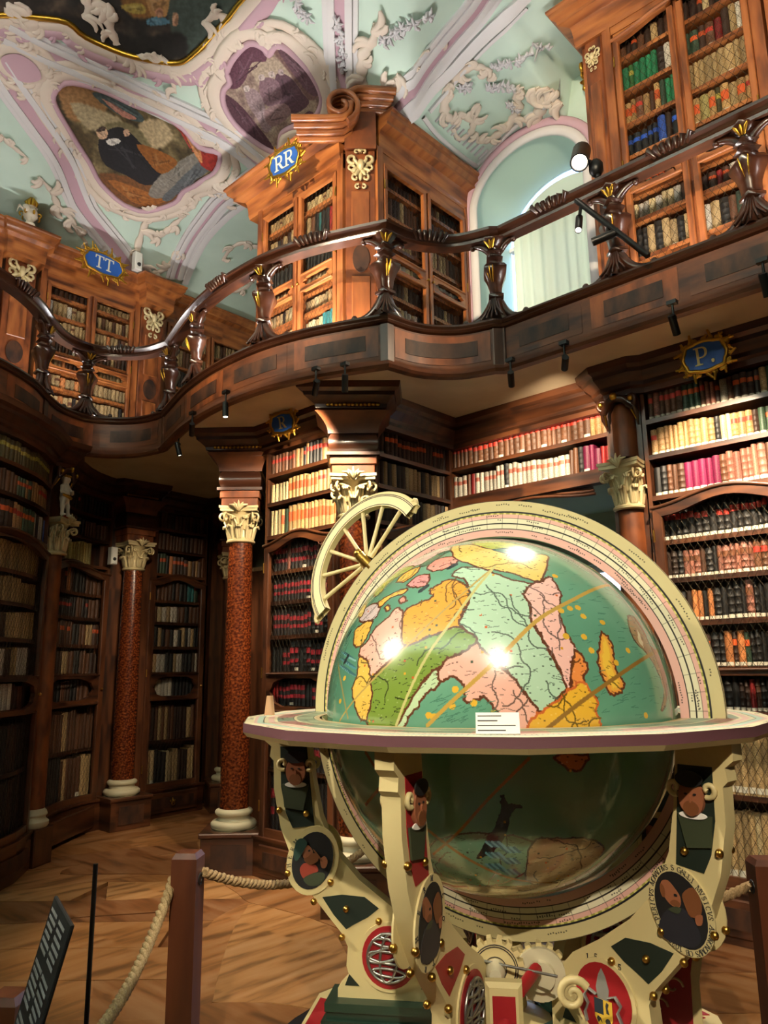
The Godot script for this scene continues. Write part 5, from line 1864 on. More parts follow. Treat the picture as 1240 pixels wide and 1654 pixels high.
# ---------------------------------------------------------------- odds and ends
func build_small_things() -> void:
	# loudspeakers
	for q in [[Vector3(-8.1, 6.58, -4.2), 0.1, 0.24, "white loudspeaker standing on the end wall cornice beside the plaque TT"], [Vector3(-8.2, 2.9, -4.16), 0.08, 0.2, "small white sensor on the open shelf of the concave bookcase"]]:
		var s := mk()
		XF = Transform3D(Basis(Vector3.UP, PI / 2), q[0])
		cbox(s, Vector3(-q[1] / 2, 0, -0.06), Vector3(q[1] / 2, q[2], 0.03), 0.012)
		var o := obj("loudspeaker", s, "device_white")
		tag(o, q[3], "loudspeaker")
		s = mk()
		ball(s, W(Vector3(0, q[2] * 0.3, 0.03)), Vector3(q[1] * 0.26, q[1] * 0.26, q[1] * 0.26))
		obj("speaker_cone", s, "black_panel", o)
		frame_off()
	# gilded vase with cherub on the left cornice
	var at := Vector3(-8.04, 6.56, -2.86)
	var t := thing("vase_ornament", "white and gold vase with a cherub head on the end wall cornice", "ornament", at)
	var s := mk()
	lathe(s, PackedVector2Array([Vector2(0, 0), Vector2(0.08, 0), Vector2(0.09, 0.03), Vector2(0.05, 0.07), Vector2(0.06, 0.1), Vector2(0.11, 0.16), Vector2(0.12, 0.24), Vector2(0.09, 0.3), Vector2(0.07, 0.32), Vector2(0.1, 0.34)]), at, 16)
	obj("vase", s, "skin_white", t)
	s = mk()
	for i in 7:
		var a := TAU * i / 7
		var e := Vector3(cos(a), 0, sin(a))
		tube(s, PackedVector3Array([at + e * 0.05 + Vector3(0, 0.33, 0), at + e * 0.08 + Vector3(0, 0.42, 0), at + e * 0.03 + Vector3(0, 0.52, 0)]), PackedFloat32Array([0.03, 0.035, 0.01]), 6)
		pts_scroll(s, at + e * 0.13 + Vector3(0, 0.2, 0), e, 0.05)
	obj("gilded_leaf", s, "gilt", t)
	s = mk()
	ball(s, at + Vector3(0.08, 0.26, 0.11), Vector3(0.055, 0.065, 0.055), Basis.IDENTITY, 12, 8)
	for e in [-1, 1]:
		tube(s, PackedVector3Array([at + Vector3(0.06, 0.22, 0.11 + e * 0.03), at + Vector3(0.08, 0.26, 0.13 + e * 0.09), at + Vector3(0.08, 0.12, 0.13 + e * 0.12)]), PackedFloat32Array([0.02, 0.03, 0.008]), 6, 0.5)
	obj("cherub_head", s, "skin_white", t)
	t.scale = Vector3.ONE * 0.66
	# open shutter leaf behind the free standing column
	frame_on(Vector2(-6.62, -4.82), Vector2(-6.02, -4.86))
	s = mk()
	t = thing("shutter_leaf", "tall panelled shutter leaf with pale edges behind the free standing column", "shutter", Vector3(-6.3, 0, -4.85))
	box(s, Vector3(0, 0.12, -0.02), Vector3(0.6, 2.7, 0.02))
	obj("panel", s, "walnut", t)
	s = mk()
	box(s, Vector3(-0.02, 0.1, -0.025), Vector3(0.02, 2.74, 0.03))
	box(s, Vector3(0.58, 0.1, -0.025), Vector3(0.62, 2.74, 0.03))
	box(s, Vector3(-0.02, 2.7, -0.025), Vector3(0.62, 2.74, 0.03))
	var foot := PackedVector2Array([Vector2(-0.16, 0.0), Vector2(0.02, 0.0), Vector2(0.02, 0.5), Vector2(-0.01, 0.42), Vector2(-0.04, 0.24), Vector2(-0.09, 0.1), Vector2(-0.16, 0.05)])
	prism(s, foot, -0.025, 0.03)
	obj("edge_trim", s, "pale_wood", t, "pale wooden edge of the shutter")
	frame_off()

func pts_scroll(s: SurfaceTool, c: Vector3, e: Vector3, r: float) -> void:
	var p := scroll_pts(c, e, Vector3.UP, r, r * 0.25, -1.2, 4.0, 10)
	tube(s, p, taper(11, r * 0.3, r * 0.18), 5)

# ---------------------------------------------------------------- vault
func ceil_y(x: float, z: float) -> float:
	var d1 := pow(absf(z + 1.1) / 3.3, 2.0)
	var d2 := pow(maxf(0.0, -5.0 - x) / 3.4, 2.0)
	var v := 7.7 - pow(pow(d1, 4.0) + pow(d2, 4.0), 0.25)
	if z < -3.0:
		var t := clampf((-4.5 - z) / 1.15, 0, 1)
		var l1 := lerpf(7.05 - 0.6 * pow((x + 2.85) / 1.15, 2.0), 6.8 - 0.22 * pow((x + 3.45) / 0.7, 2.0), t)
		var l2 := 7.02 - 0.3 * pow((x + 7.3) / 1.35, 2.0)
		if x > -2.9:
			l1 = maxf(l1, 7.22 - 0.14 * pow((x + 0.4) / 2.0, 2.0))
		v = maxf(v, maxf(l1 if x > -4.6 else 0.0, l2 if x < -5.0 else 0.0))
	if x < -6.5:
		v = maxf(v, 6.95 - 0.5 * pow((z + 1.4) / 1.1, 2.0))
	if z < -5.9 and x > -4.7 and x < -2.1:
		v = 7.6
	return v

func ceil_n(p: Vector3) -> Vector3:
	var e := 0.03
	var gx := (ceil_y(p.x + e, p.z) - ceil_y(p.x - e, p.z)) / (2 * e)
	var gz := (ceil_y(p.x, p.z + e) - ceil_y(p.x, p.z - e)) / (2 * e)
	return Vector3(gx, -1, gz).normalized()

func on_ceil(x: float, z: float, drop := 0.0) -> Vector3:
	var p := Vector3(x, ceil_y(x, z), z)
	return p + ceil_n(p) * drop

func px_ceil(q: Vector2) -> Vector2:
	var d := px_ray(q.x, q.y)
	var t := 2.0
	var a := t
	while t < 16.0:
		var p := EYE + d * t
		if p.y > ceil_y(p.x, p.z):
			break
		a = t
		t += 0.1
	var b := t
	for i in 14:
		var m := (a + b) / 2
		var p := EYE + d * m
		if p.y > ceil_y(p.x, p.z): b = m
		else: a = m
	var r := EYE + d * a
	return Vector2(r.x, r.z)

func plan(list: Array) -> PackedVector2Array:
	# flat list u0,v0,u1,v1 ... of photograph pixels to plan points on the vault
	var out := PackedVector2Array()
	for i in range(0, list.size(), 2):
		out.append(px_ceil(Vector2(list[i], list[i + 1])))
	return out

func smooth_plan(list: Array, per := 5, loop := false) -> PackedVector2Array:
	var a: Array = []
	for p in plan(list): a.append(p)
	return curve2(a, per, loop)

func band(s: SurfaceTool, line: PackedVector2Array, a: float, b: float, drop: float) -> void:
	var rows := []
	var n := line.size()
	for i in n:
		var d := (line[mini(i + 1, n - 1)] - line[maxi(i - 1, 0)]).normalized()
		var e := Vector2(-d.y, d.x)
		var pa := line[i] + e * a
		var pb := line[i] + e * b
		var m := (pa + pb) / 2
		rows.append(PackedVector3Array([on_ceil(pa.x, pa.y, -0.01), on_ceil(pa.x, pa.y, drop), on_ceil(m.x, m.y, drop * 1.15), on_ceil(pb.x, pb.y, drop), on_ceil(pb.x, pb.y, -0.01)]))
	skin(s, rows, false, PackedInt32Array([0, 1, 1, 2]))

func rib(parent: Node, list: Array, w: float, per := 6) -> void:
	var line := smooth_plan(list, per)
	var s := mk()
	band(s, line, -w, w, 0.02)
	var r := obj("vault_rib", s, "pink_plaster", parent)
	for e in [-1.0, 1.0]:
		s = mk()
		band(s, line, e * w - 0.03, e * w + 0.03, 0.045)
		band(s, line, e * (w + 0.055) - 0.02, e * (w + 0.055) + 0.02, 0.03)
		obj("rib_moulding", s, "white_plaster", r)

func patch_mesh(poly: PackedVector2Array, drop: float) -> ArrayMesh:
	var lo := poly[0]
	var hi := poly[0]
	for p in poly:
		lo = lo.min(p); hi = hi.max(p)
	var n := 16
	var s := mk()
	s.set_smooth_group(1)
	for i in n:
		for j in n:
			var c := PackedVector2Array()
			for k in [[0, 0], [1, 0], [1, 1], [0, 1]]:
				c.append(lo + (hi - lo) * Vector2((i + k[0]) / float(n), (j + k[1]) / float(n)))
			for piece in Geometry2D.intersect_polygons(c, poly):
				var t := Geometry2D.triangulate_polygon(piece)
				for k in t:
					var p: Vector2 = piece[k]
					s.set_uv((p - lo) / (hi - lo))
					s.add_vertex(on_ceil(p.x, p.y, drop))
	s.generate_normals()
	return s.commit()

func fill_poly(im: Image, poly: PackedVector2Array, col: Color) -> void:
	# scan lines
	var y0 := 1e9
	var y1 := -1e9
	for p in poly:
		y0 = minf(y0, p.y); y1 = maxf(y1, p.y)
	var n := poly.size()
	for y in range(maxi(0, int(y0)), mini(im.get_height() - 1, int(y1)) + 1):
		var xs := []
		for i in n:
			var a := poly[i]
			var b := poly[(i + 1) % n]
			if (a.y <= y) != (b.y <= y):
				xs.append(a.x + (y - a.y) / (b.y - a.y) * (b.x - a.x))
		xs.sort()
		for i in range(0, xs.size() - 1, 2):
			im.fill_rect(Rect2i(int(xs[i]), y, maxi(1, int(xs[i + 1]) - int(xs[i]) + 1), 1), col)

func draw_line(im: Image, a: Vector2, b: Vector2, w: int, col: Color) -> void:
	var n := maxi(1, int(a.distance_to(b)))
	for i in n + 1:
		var p := a.lerp(b, float(i) / n)
		im.fill_rect(Rect2i(int(p.x) - w / 2, int(p.y) - w / 2, w, w), col)

func soften(im: Image, k: int) -> void:
	var w := im.get_width()
	var h := im.get_height()
	im.resize(w / k, h / k, Image.INTERPOLATE_BILINEAR)
	im.resize(w, h, Image.INTERPOLATE_CUBIC)

func fresco(parent: Node, outline: Array, shapes_soft: Array, shapes: Array, base: Array, sd: int, label: String) -> PackedVector2Array:
	var poly := smooth_plan(outline, 3, true)
	var lo := poly[0]
	var hi := poly[0]
	for p in poly:
		lo = lo.min(p); hi = hi.max(p)
	var n := 512
	var im := ramp_tex(noise_img(n, n, 0.012, sd, 4), [0.1, 0.4, 0.65, 0.9], base).get_image()
	for pass_i in 2:
		for sh in [shapes_soft, shapes][pass_i]:
			var pl := smooth_plan(sh[1], 3, true)
			var q := PackedVector2Array()
			for p in pl:
				q.append((p - lo) / (hi - lo) * n)
			fill_poly(im, q, sh[0])
			if pass_i == 1:
				var fr := RandomNumberGenerator.new()
				fr.seed = q.size() + int(q[0].x)
				for k in 7:
					var i0 := fr.randi() % q.size()
					var a := q[i0].lerp(q[(i0 + q.size() / 2) % q.size()], fr.randf_range(0.1, 0.45))
					var b := q[i0].lerp(q[(i0 + q.size() / 2 + 2) % q.size()], fr.randf_range(0.5, 0.85))
					var col: Color = sh[0]
					draw_line(im, a, b, fr.randi_range(3, 7), col.darkened(0.22) if k % 2 else col.lightened(0.1))
		soften(im, 8 if pass_i == 0 else 3)
	# brush grain
	var gr := noise_img(n, n, 0.06, sd + 3, 3)
	for y in range(0, n):
		for x in range(0, n):
			var g := 0.82 + 0.36 * gr.get_pixel(x, y).r
			var c := im.get_pixel(x, y)
			im.set_pixel(x, y, Color(minf(c.r * g, 1), minf(c.g * g, 1), minf(c.b * g, 1)))
	var m := StandardMaterial3D.new()
	m.albedo_texture = ImageTexture.create_from_image(im)
	m.roughness = 0.8
	m.cull_mode = BaseMaterial3D.CULL_DISABLED
	put("ceiling_painting", patch_mesh(poly, 0.015), m, parent, label)
	return poly

func rocaille(parent: Node, line: PackedVector2Array, off: float, r0: float, sd: int, tuft := 0.16, m := "stucco", called := "stucco_frame") -> void:
	# shell-work: a swelling roll with tufts of leaves and curls growing out of it
	var r := RandomNumberGenerator.new()
	r.seed = sd
	var n := line.size()
	var s := mk()
	var pts := PackedVector3Array()
	var rad := PackedFloat32Array()
	var acc := 0.0
	var next := 0.0
	for i in n:
		var d := (line[(i + 1) % n] - line[(i + n - 1) % n]).normalized()
		var e := Vector2(-d.y, d.x) * off
		var p := line[i] + e
		pts.append(on_ceil(p.x, p.y, 0.01))
		rad.append(r0 * (1.5 + 0.3 * sin(acc * 7.0) + 0.1 * r.randf()))
		var l := line[i].distance_to(line[(i + 1) % n])
		acc += l
		if acc > next:
			next = acc + tuft * r.randf_range(0.7, 1.4)
			leaf_curl(s, p, Vector2(-d.y, d.x) * signf(off) if r.randf() < 0.75 else d, r0 * r.randf_range(1.2, 2.2), r)
	tube(s, pts, rad, 8, 0.4, Vector3.UP, true)
	obj(called, s, m, parent)

func leaf_curl(s: SurfaceTool, p: Vector2, dir: Vector2, size: float, r: RandomNumberGenerator) -> void:
	var a := dir.angle() + r.randf_range(-0.6, 0.6)
	var turn := r.randf_range(0.9, 1.7) * (1.0 if r.randf() < 0.5 else -1.0)
	for k in 2:
		var aa := a + (k - 0.5) * 0.6
		var q := p
		var pts := PackedVector3Array()
		var st := size * (0.34 if k == 1 else 0.26)
		for i in 5:
			pts.append(on_ceil(q.x, q.y, 0.02 + 0.006 * i))
			q += Vector2(cos(aa), sin(aa)) * st
			aa += turn * 0.4
		tube(s, pts, PackedFloat32Array([size * 0.3, size * 0.34, size * 0.3, size * 0.22, size * 0.1]), 6, 0.45)

func stroke(s: SurfaceTool, list: Array, r0: float, r1: float, sd: int, leaves := 0.0, per := 5) -> void:
	var r := RandomNumberGenerator.new()
	r.seed = sd
	var line := smooth_plan(list, per)
	var pts := PackedVector3Array()
	var n := line.size()
	var rad := PackedFloat32Array()
	for i in n:
		pts.append(on_ceil(line[i].x, line[i].y, 0.012))
		var u := float(i) / (n - 1)
		rad.append(lerpf(r0, r1, absf(2 * u - 1)) * (1.0 + 0.25 * sin(i * 1.9)))
		if leaves > 0 and i % 4 == 1:
			var d := (line[mini(i + 1, n - 1)] - line[maxi(i - 1, 0)]).normalized()
			leaf_curl(s, line[i], Vector2(-d.y, d.x) * (1.0 if (i / 4) % 2 else -1.0), leaves * r.randf_range(0.7, 1.2), r)
	tube(s, pts, rad, 8, 0.5, Vector3.UP)

func sprig(s: SurfaceTool, list: Array, sd: int) -> void:
	# flowering twig
	var r := RandomNumberGenerator.new()
	r.seed = sd
	var line := smooth_plan(list, 5)
	var pts := PackedVector3Array()
	for p in line: pts.append(on_ceil(p.x, p.y, 0.02))
	tube(s, pts, 0.006, 5)
	for i in range(1, line.size(), 2):
		for k in 6:
			var a := r.randf() * TAU
			var l := r.randf_range(0.035, 0.08)
			var q := line[i] + Vector2(cos(a), sin(a)) * l
			tube(s, PackedVector3Array([pts[i], on_ceil(lerpf(line[i].x, q.x, 0.6), lerpf(line[i].y, q.y, 0.6), 0.05), on_ceil(q.x, q.y, 0.03)]), PackedFloat32Array([0.006, 0.016, 0.003]), 5)
		if r.randf() < 0.5:
			ball(s, pts[i], Vector3(0.03, 0.025, 0.03))

func build_ceiling() -> void:
	frame_off()
	var s := mk()
	s.set_smooth_group(1)
	var xs := PackedFloat32Array()
	var zs := PackedFloat32Array()
	for i in 201: xs.append(-9.5 + i * 0.07)
	for i in 136: zs.append(-6.7 + i * 0.08)
	for i in xs.size() - 1:
		for j in zs.size() - 1:
			quad(s, Vector3(xs[i], ceil_y(xs[i], zs[j]), zs[j]), Vector3(xs[i], ceil_y(xs[i], zs[j + 1]), zs[j + 1]), Vector3(xs[i + 1], ceil_y(xs[i + 1], zs[j + 1]), zs[j + 1]), Vector3(xs[i + 1], ceil_y(xs[i + 1], zs[j]), zs[j]))
	var c := struct("ceiling", s, "mint")
	s = mk()
	box(s, Vector3(-9.7, 8.2, -6.9), Vector3(4.8, 8.5, 4.4))
	obj("roof_slab", s, "white_plaster", c)
	# moulded ribs
	rib(c, [556, 168, 553, 120, 551, 60, 550, 0, 549, -70], 0.075)
	rib(c, [428, 268, 371, 222, 310, 191, 232, 155, 155, 119, 77, 84, 10, 50], 0.075)
	rib(c, [222, 458, 200, 417, 137, 336, 103, 258, 59, 193, 28, 150, -5, 100], 0.085)
	rib(c, [628, 195, 650, 165, 682, 123, 721, 71, 766, 19, 800, -30], 0.06)
	rib(c, [283, 448, 290, 425, 308, 388, 334, 351, 371, 313, 419, 288], 0.05)
	s = mk()
	band(s, smooth_plan([655, 190, 690, 150, 734, 106, 798, 42, 850, -10]), -0.05, 0.05, 0.04)
	band(s, smooth_plan([682, 188, 710, 222, 770, 268, 776, 262]), -0.015, 0.015, 0.03)
	band(s, smooth_plan([692, 180, 730, 135, 790, 70, 850, 10]), -0.015, 0.015, 0.03)
	band(s, smooth_plan([770, 268, 800, 235, 840, 195, 900, 135]), -0.015, 0.015, 0.03)
	band(s, smooth_plan([298, 456, 326, 395, 356, 358, 400, 325]), -0.04, 0.04, 0.04)
	obj("vault_moulding", s, "white_plaster", c)
	# slatted corner behind the scroll in the window cell
	for i in 12:
		s = mk()
		var t := i / 11.0
		var x0 := lerpf(702, 772, t)
		var y0 := lerpf(196, 256, t)
		band(s, plan([x0, y0, x0 + 15, y0 - 15]), -0.006, 0.006, 0.02)
		obj("stucco_slat", s, "stucco_grey", c)
	# paintings
	var p1 := fresco(c, [106, 132, 145, 137, 181, 150, 219, 168, 258, 181, 297, 206, 323, 236, 356, 247, 349, 276, 326, 291, 297, 306, 282, 325, 237, 339, 200, 328, 163, 295, 145, 262, 126, 232, 108, 202, 92, 175, 86, 152],
		[[c8(150, 112, 70), [95, 130, 150, 135, 190, 160, 150, 190, 110, 190]], [c8(168, 152, 118), [115, 165, 160, 175, 200, 195, 185, 215, 140, 205]], [c8(178, 158, 122), [230, 195, 265, 195, 280, 225, 250, 240, 225, 225]], [c8(120, 110, 78), [160, 205, 215, 200, 250, 250, 200, 240]], [c8(80, 66, 40), [100, 200, 140, 215, 150, 270, 120, 240]], [c8(110, 70, 36), [160, 280, 230, 290, 300, 300, 260, 335, 200, 325]]],
		[[c8(70, 84, 84), [150, 148, 180, 155, 225, 180, 232, 196, 200, 188, 165, 165]], [c8(176, 120, 104), [165, 158, 190, 172, 222, 190, 200, 188]], [c8(28, 26, 30), [164, 218, 190, 204, 212, 214, 236, 240, 258, 262, 262, 288, 236, 298, 205, 282, 172, 266, 160, 240]], [c8(196, 160, 128), [156, 211, 166, 204, 175, 212, 172, 222, 162, 223]], [c8(60, 44, 34), [156, 210, 165, 203, 172, 206, 162, 211]], [c8(200, 160, 130), [200, 210, 208, 208, 210, 217, 203, 219]], [c8(206, 200, 190), [172, 226, 188, 222, 196, 228, 180, 234]], [c8(150, 92, 40), [175, 290, 215, 300, 275, 318, 240, 332, 205, 318]], [c8(128, 122, 112), [240, 312, 262, 280, 318, 244, 330, 256, 290, 290, 262, 318]], [c8(92, 96, 98), [262, 318, 290, 290, 330, 256, 344, 270, 300, 300, 276, 322]], [c8(140, 86, 36), [222, 232, 262, 244, 288, 262, 262, 280, 240, 260]], [c8(150, 44, 34), [272, 188, 318, 214, 358, 248, 350, 276, 326, 266, 316, 240, 290, 210]], [c8(196, 130, 80), [300, 214, 322, 236, 328, 262, 318, 252]]],
		[c8(44, 36, 24), c8(84, 72, 46), c8(112, 98, 66), c8(150, 134, 98)], 51, "dark fresco of a kneeling robed figure under clouds")
	var p2 := fresco(c, [368, 114, 380, 90, 404, 68, 426, 75, 435, 87, 443, 75, 457, 73, 479, 90, 501, 114, 518, 145, 520, 169, 506, 191, 469, 206, 455, 218, 452, 240, 440, 244, 409, 225, 380, 198, 363, 169, 362, 145, 372, 132],
		[[c8(170, 152, 132), [400, 100, 440, 90, 500, 140, 510, 180, 470, 200, 430, 150]], [c8(120, 92, 86), [440, 78, 480, 92, 515, 145, 500, 160, 470, 120]]],
		[[c8(96, 60, 74), [366, 118, 384, 88, 406, 70, 428, 82, 430, 98, 408, 100, 398, 126, 384, 142, 368, 138]], [c8(82, 52, 62), [362, 152, 386, 166, 412, 196, 444, 240, 420, 232, 384, 200]], [c8(104, 74, 84), [448, 76, 470, 84, 500, 116, 516, 150, 500, 150, 470, 112]], [c8(92, 66, 76), [448, 118, 470, 124, 490, 150, 500, 166, 478, 182, 456, 172, 446, 146]], [c8(126, 98, 106), [420, 130, 436, 124, 452, 134, 456, 160, 440, 172, 424, 160]], [c8(150, 128, 130), [396, 146, 410, 142, 424, 156, 432, 186, 440, 206, 428, 212, 416, 190, 404, 172]], [c8(140, 112, 112), [428, 178, 460, 166, 470, 184, 440, 204]], [c8(196, 180, 172), [394, 139, 402, 137, 404, 145, 397, 147]], [c8(186, 168, 162), [418, 121, 426, 119, 429, 127, 421, 129]], [c8(186, 168, 162), [434, 116, 442, 114, 445, 122, 437, 124]], [c8(170, 150, 150), [450, 112, 457, 111, 459, 119, 452, 120]], [c8(88, 60, 72), [458, 206, 476, 196, 500, 178, 508, 190, 476, 206]]],
		[c8(104, 82, 80), c8(136, 114, 104), c8(158, 138, 122), c8(180, 162, 142)], 57, "mauve monochrome fresco of figures round a table")
	var p3 := fresco(c, [-60, 30, 0, 22, 60, 26, 110, 34, 140, 58, 200, 84, 250, 96, 290, 100, 312, 88, 345, 55, 388, 5, 420, -60, 300, -120, 100, -120, -60, -80],
		[[c8(60, 72, 66), [280, -40, 390, -40, 380, 10, 310, 84, 280, 60]], [c8(120, 84, 40), [200, -40, 260, -30, 260, 14, 230, 30, 200, 10]], [c8(30, 28, 26), [60, 20, 140, 30, 220, 60, 290, 50, 300, 90, 220, 88, 140, 56]]],
		[[c8(156, 116, 70), [236, -20, 272, -16, 270, 24, 246, 24]], [c8(70, 110, 130), [238, 30, 262, 26, 276, 36, 244, 40]], [c8(170, 120, 90), [252, 14, 262, 12, 264, 24, 254, 26]], [c8(176, 130, 100), [280, 22, 288, 20, 288, 38, 280, 40]], [c8(150, 130, 60), [196, 8, 230, 4, 236, 20, 214, 20]]],
		[c8(22, 20, 18), c8(40, 36, 32), c8(64, 54, 46), c8(92, 78, 64)], 63, "large dark fresco at the crown of the vault")
	for q in [[p1, 0.05, 0.045, 81], [p2, 0.05, 0.05, 82], [p3, 0.06, 0.05, 83]]:
		var poly: PackedVector2Array = q[0]
		var sgn := -1.0 if Geometry2D.is_polygon_clockwise(poly) else 1.0
		# Geometry2D counts y up as clockwise the other way; test which side is outside
		var d := (poly[1] - poly[0]).normalized()
		if Geometry2D.is_point_in_polygon((poly[0] + poly[1]) / 2 + Vector2(-d.y, d.x) * 0.02 * sgn, poly): sgn = -sgn
		var line := PackedVector3Array()
		for p in poly: line.append(on_ceil(p.x, p.y, 0.02))
		s = mk()
		tube(s, line, 0.03, 6, 1.0, Vector3.ZERO, true)
		obj("painting_moulding", s, "gilt" if q[3] == 83 else "pink_plaster", c)
		rocaille(c, poly, q[1] * sgn * 1.4, q[2], q[3])
		if q[3] != 83:
			rocaille(c, poly, q[1] * sgn * 3.4, q[2] * 0.8, q[3] + 20, 0.12)
		else:
			rocaille(c, poly, q[1] * sgn * 2.6, q[2] * 0.9, q[3] + 20, 0.2, "pink_plaster")
	# shell cartouche where two ribs meet, with its rolled frame
	var sh := smooth_plan([2, 88, 30, 82, 58, 100, 66, 122, 40, 128, 12, 112], 4, true)
	put("shell_cartouche", patch_mesh(sh, 0.05), "pink_plaster", c)
	rocaille(c, sh, 0.02, 0.05, 91, 0.14)
	rocaille(c, sh, 0.12, 0.04, 92, 0.12)
	# free scrolls
	s = mk()
	stroke(s, [792, 129, 786, 112, 759, 108, 734, 129, 719, 155, 717, 181, 730, 194, 746, 184, 763, 194, 772, 168], 0.05, 0.03, 101, 0.1)
	stroke(s, [730, 206, 740, 224, 758, 214, 763, 196, 748, 188, 734, 196], 0.035, 0.02, 102)
	stroke(s, [766, 213, 776, 228, 798, 219, 821, 200, 838, 174, 834, 152, 845, 143], 0.05, 0.025, 103, 0.1)
	obj("stucco_scroll", s, "stucco", c, "cream stucco C scrolls in the window cell")
	s = mk()
	stroke(s, [866, 140, 876, 165, 868, 190, 862, 218], 0.06, 0.03, 104, 0.14)
	stroke(s, [880, 140, 890, 160, 905, 170], 0.05, 0.03, 105, 0.12)
	obj("stucco_scroll", s, "stucco", c, "cream shell-work at the crown of the window arch")
	s = mk()
	stroke(s, [597, 158, 586, 130, 588, 90, 604, 62, 606, 36], 0.06, 0.02, 106, 0.13)
	stroke(s, [612, 160, 630, 146, 645, 118], 0.05, 0.02, 107, 0.12)
	stroke(s, [668, 110, 688, 84, 720, 62], 0.03, 0.015, 108, 0.07)
	obj("stucco_scroll", s, "stucco", c, "cream stucco leaf rising from the pier")
	s = mk()
	for q in [[[795, 106, 825, 98, 850, 92, 879, 72], 111], [[785, 142, 808, 136, 830, 139], 112], [[740, 140, 755, 136], 113], [[618, 66, 640, 50, 662, 42, 690, 22], 114], [[545, 30, 552, 60, 556, 90, 553, 108], 115], [[478, -5, 486, 14, 500, 26], 116], [[820, 160, 830, 172], 117]]:
		sprig(s, q[0], q[1])
	obj("stucco_flowers", s, "stucco_grey", c, "white stucco flower sprigs")
	s = mk()
	stroke(s, [250, 330, 230, 372, 222, 410, 240, 438, 270, 432, 284, 405], 0.05, 0.03, 121, 0.14)
	stroke(s, [300, 345, 280, 362, 262, 378, 246, 380], 0.045, 0.02, 122, 0.12)
	stroke(s, [345, 290, 360, 300, 372, 320, 362, 330], 0.06, 0.03, 123, 0.14)
	stroke(s, [398, 330, 380, 318, 360, 306], 0.05, 0.03, 124, 0.12)
	stroke(s, [62, 285, 84, 310, 96, 335, 110, 345, 125, 372, 140, 392], 0.05, 0.02, 125, 0.13)
	stroke(s, [0, 215, 16, 232, 46, 256], 0.035, 0.01, 126, 0.09)
	stroke(s, [360, 420, 375, 398, 400, 390, 412, 400], 0.035, 0.02, 127, 0.1)
	stroke(s, [350, 455, 370, 470, 395, 465, 412, 450], 0.035, 0.02, 128, 0.1)
	obj("stucco_scroll", s, "stucco", c, "cream shell-work below the kneeling figure fresco")
	s = mk()
	stroke(s, [262, 95, 275, 118, 285, 150], 0.03, 0.01, 129, 0.12)
	stroke(s, [205, 90, 240, 95, 265, 92], 0.06, 0.04, 130, 0.12)
	stroke(s, [140, 30, 150, 8, 170, 10, 178, 40, 190, 70], 0.06, 0.04, 131, 0.12)
	stroke(s, [330, 40, 352, 22, 372, 44, 360, 62], 0.05, 0.03, 132, 0.12)
	stroke(s, [10, 10, 40, 20, 52, 50, 30, 60], 0.08, 0.05, 133, 0.16)
	obj("stucco_scroll", s, "stucco", c, "cream shell-work round the edge of the great fresco")

# ---------------------------------------------------------------- the globe
# The map is laid out round the point that faces the visitors' side: distance from the middle of the
# picture is the angle from that point.
var MAP_F := Vector3(0.53, 0.4, 0.75).normalized()
const RING_TURN := -16.0

func map_uv(n: Vector3) -> Vector2:
	var r := Vector3.UP.cross(MAP_F).normalized()
	var u := MAP_F.cross(r)
	var th := acos(clampf(n.dot(MAP_F), -1, 1))
	var v := Vector2(n.dot(r), -n.dot(u)).normalized()
	return Vector2(0.5, 0.5) + v * (th / PI * 0.5)

func map_dir(uv: Vector2) -> Vector3:
	var r := Vector3.UP.cross(MAP_F).normalized()
	var u := MAP_F.cross(r)
	var q := (uv - Vector2(0.5, 0.5)) * 2.0
	var th := q.length() * PI
	var d := q.normalized()
	return MAP_F * cos(th) + (r * d.x - u * d.y) * sin(th)

func gz(which: int, list: Array) -> Array:
	# zoomed crops of the photograph: 1 starts at (500, 850), 2 at (800, 850), 3.875 pixels each
	var out := []
	for i in range(0, list.size(), 2):
		out.append((500.0 if which == 1 else 800.0) + list[i] / 3.875)
		out.append(850.0 + list[i + 1] / 3.875)
	return out

func map_pts(list: Array, n: int, per := 3, loop := true) -> PackedVector2Array:
	var a := []
	for i in range(0, list.size(), 2):
		a.append(map_uv(on_sphere(list[i], list[i + 1])) * n)
	return curve2(a, per, loop)

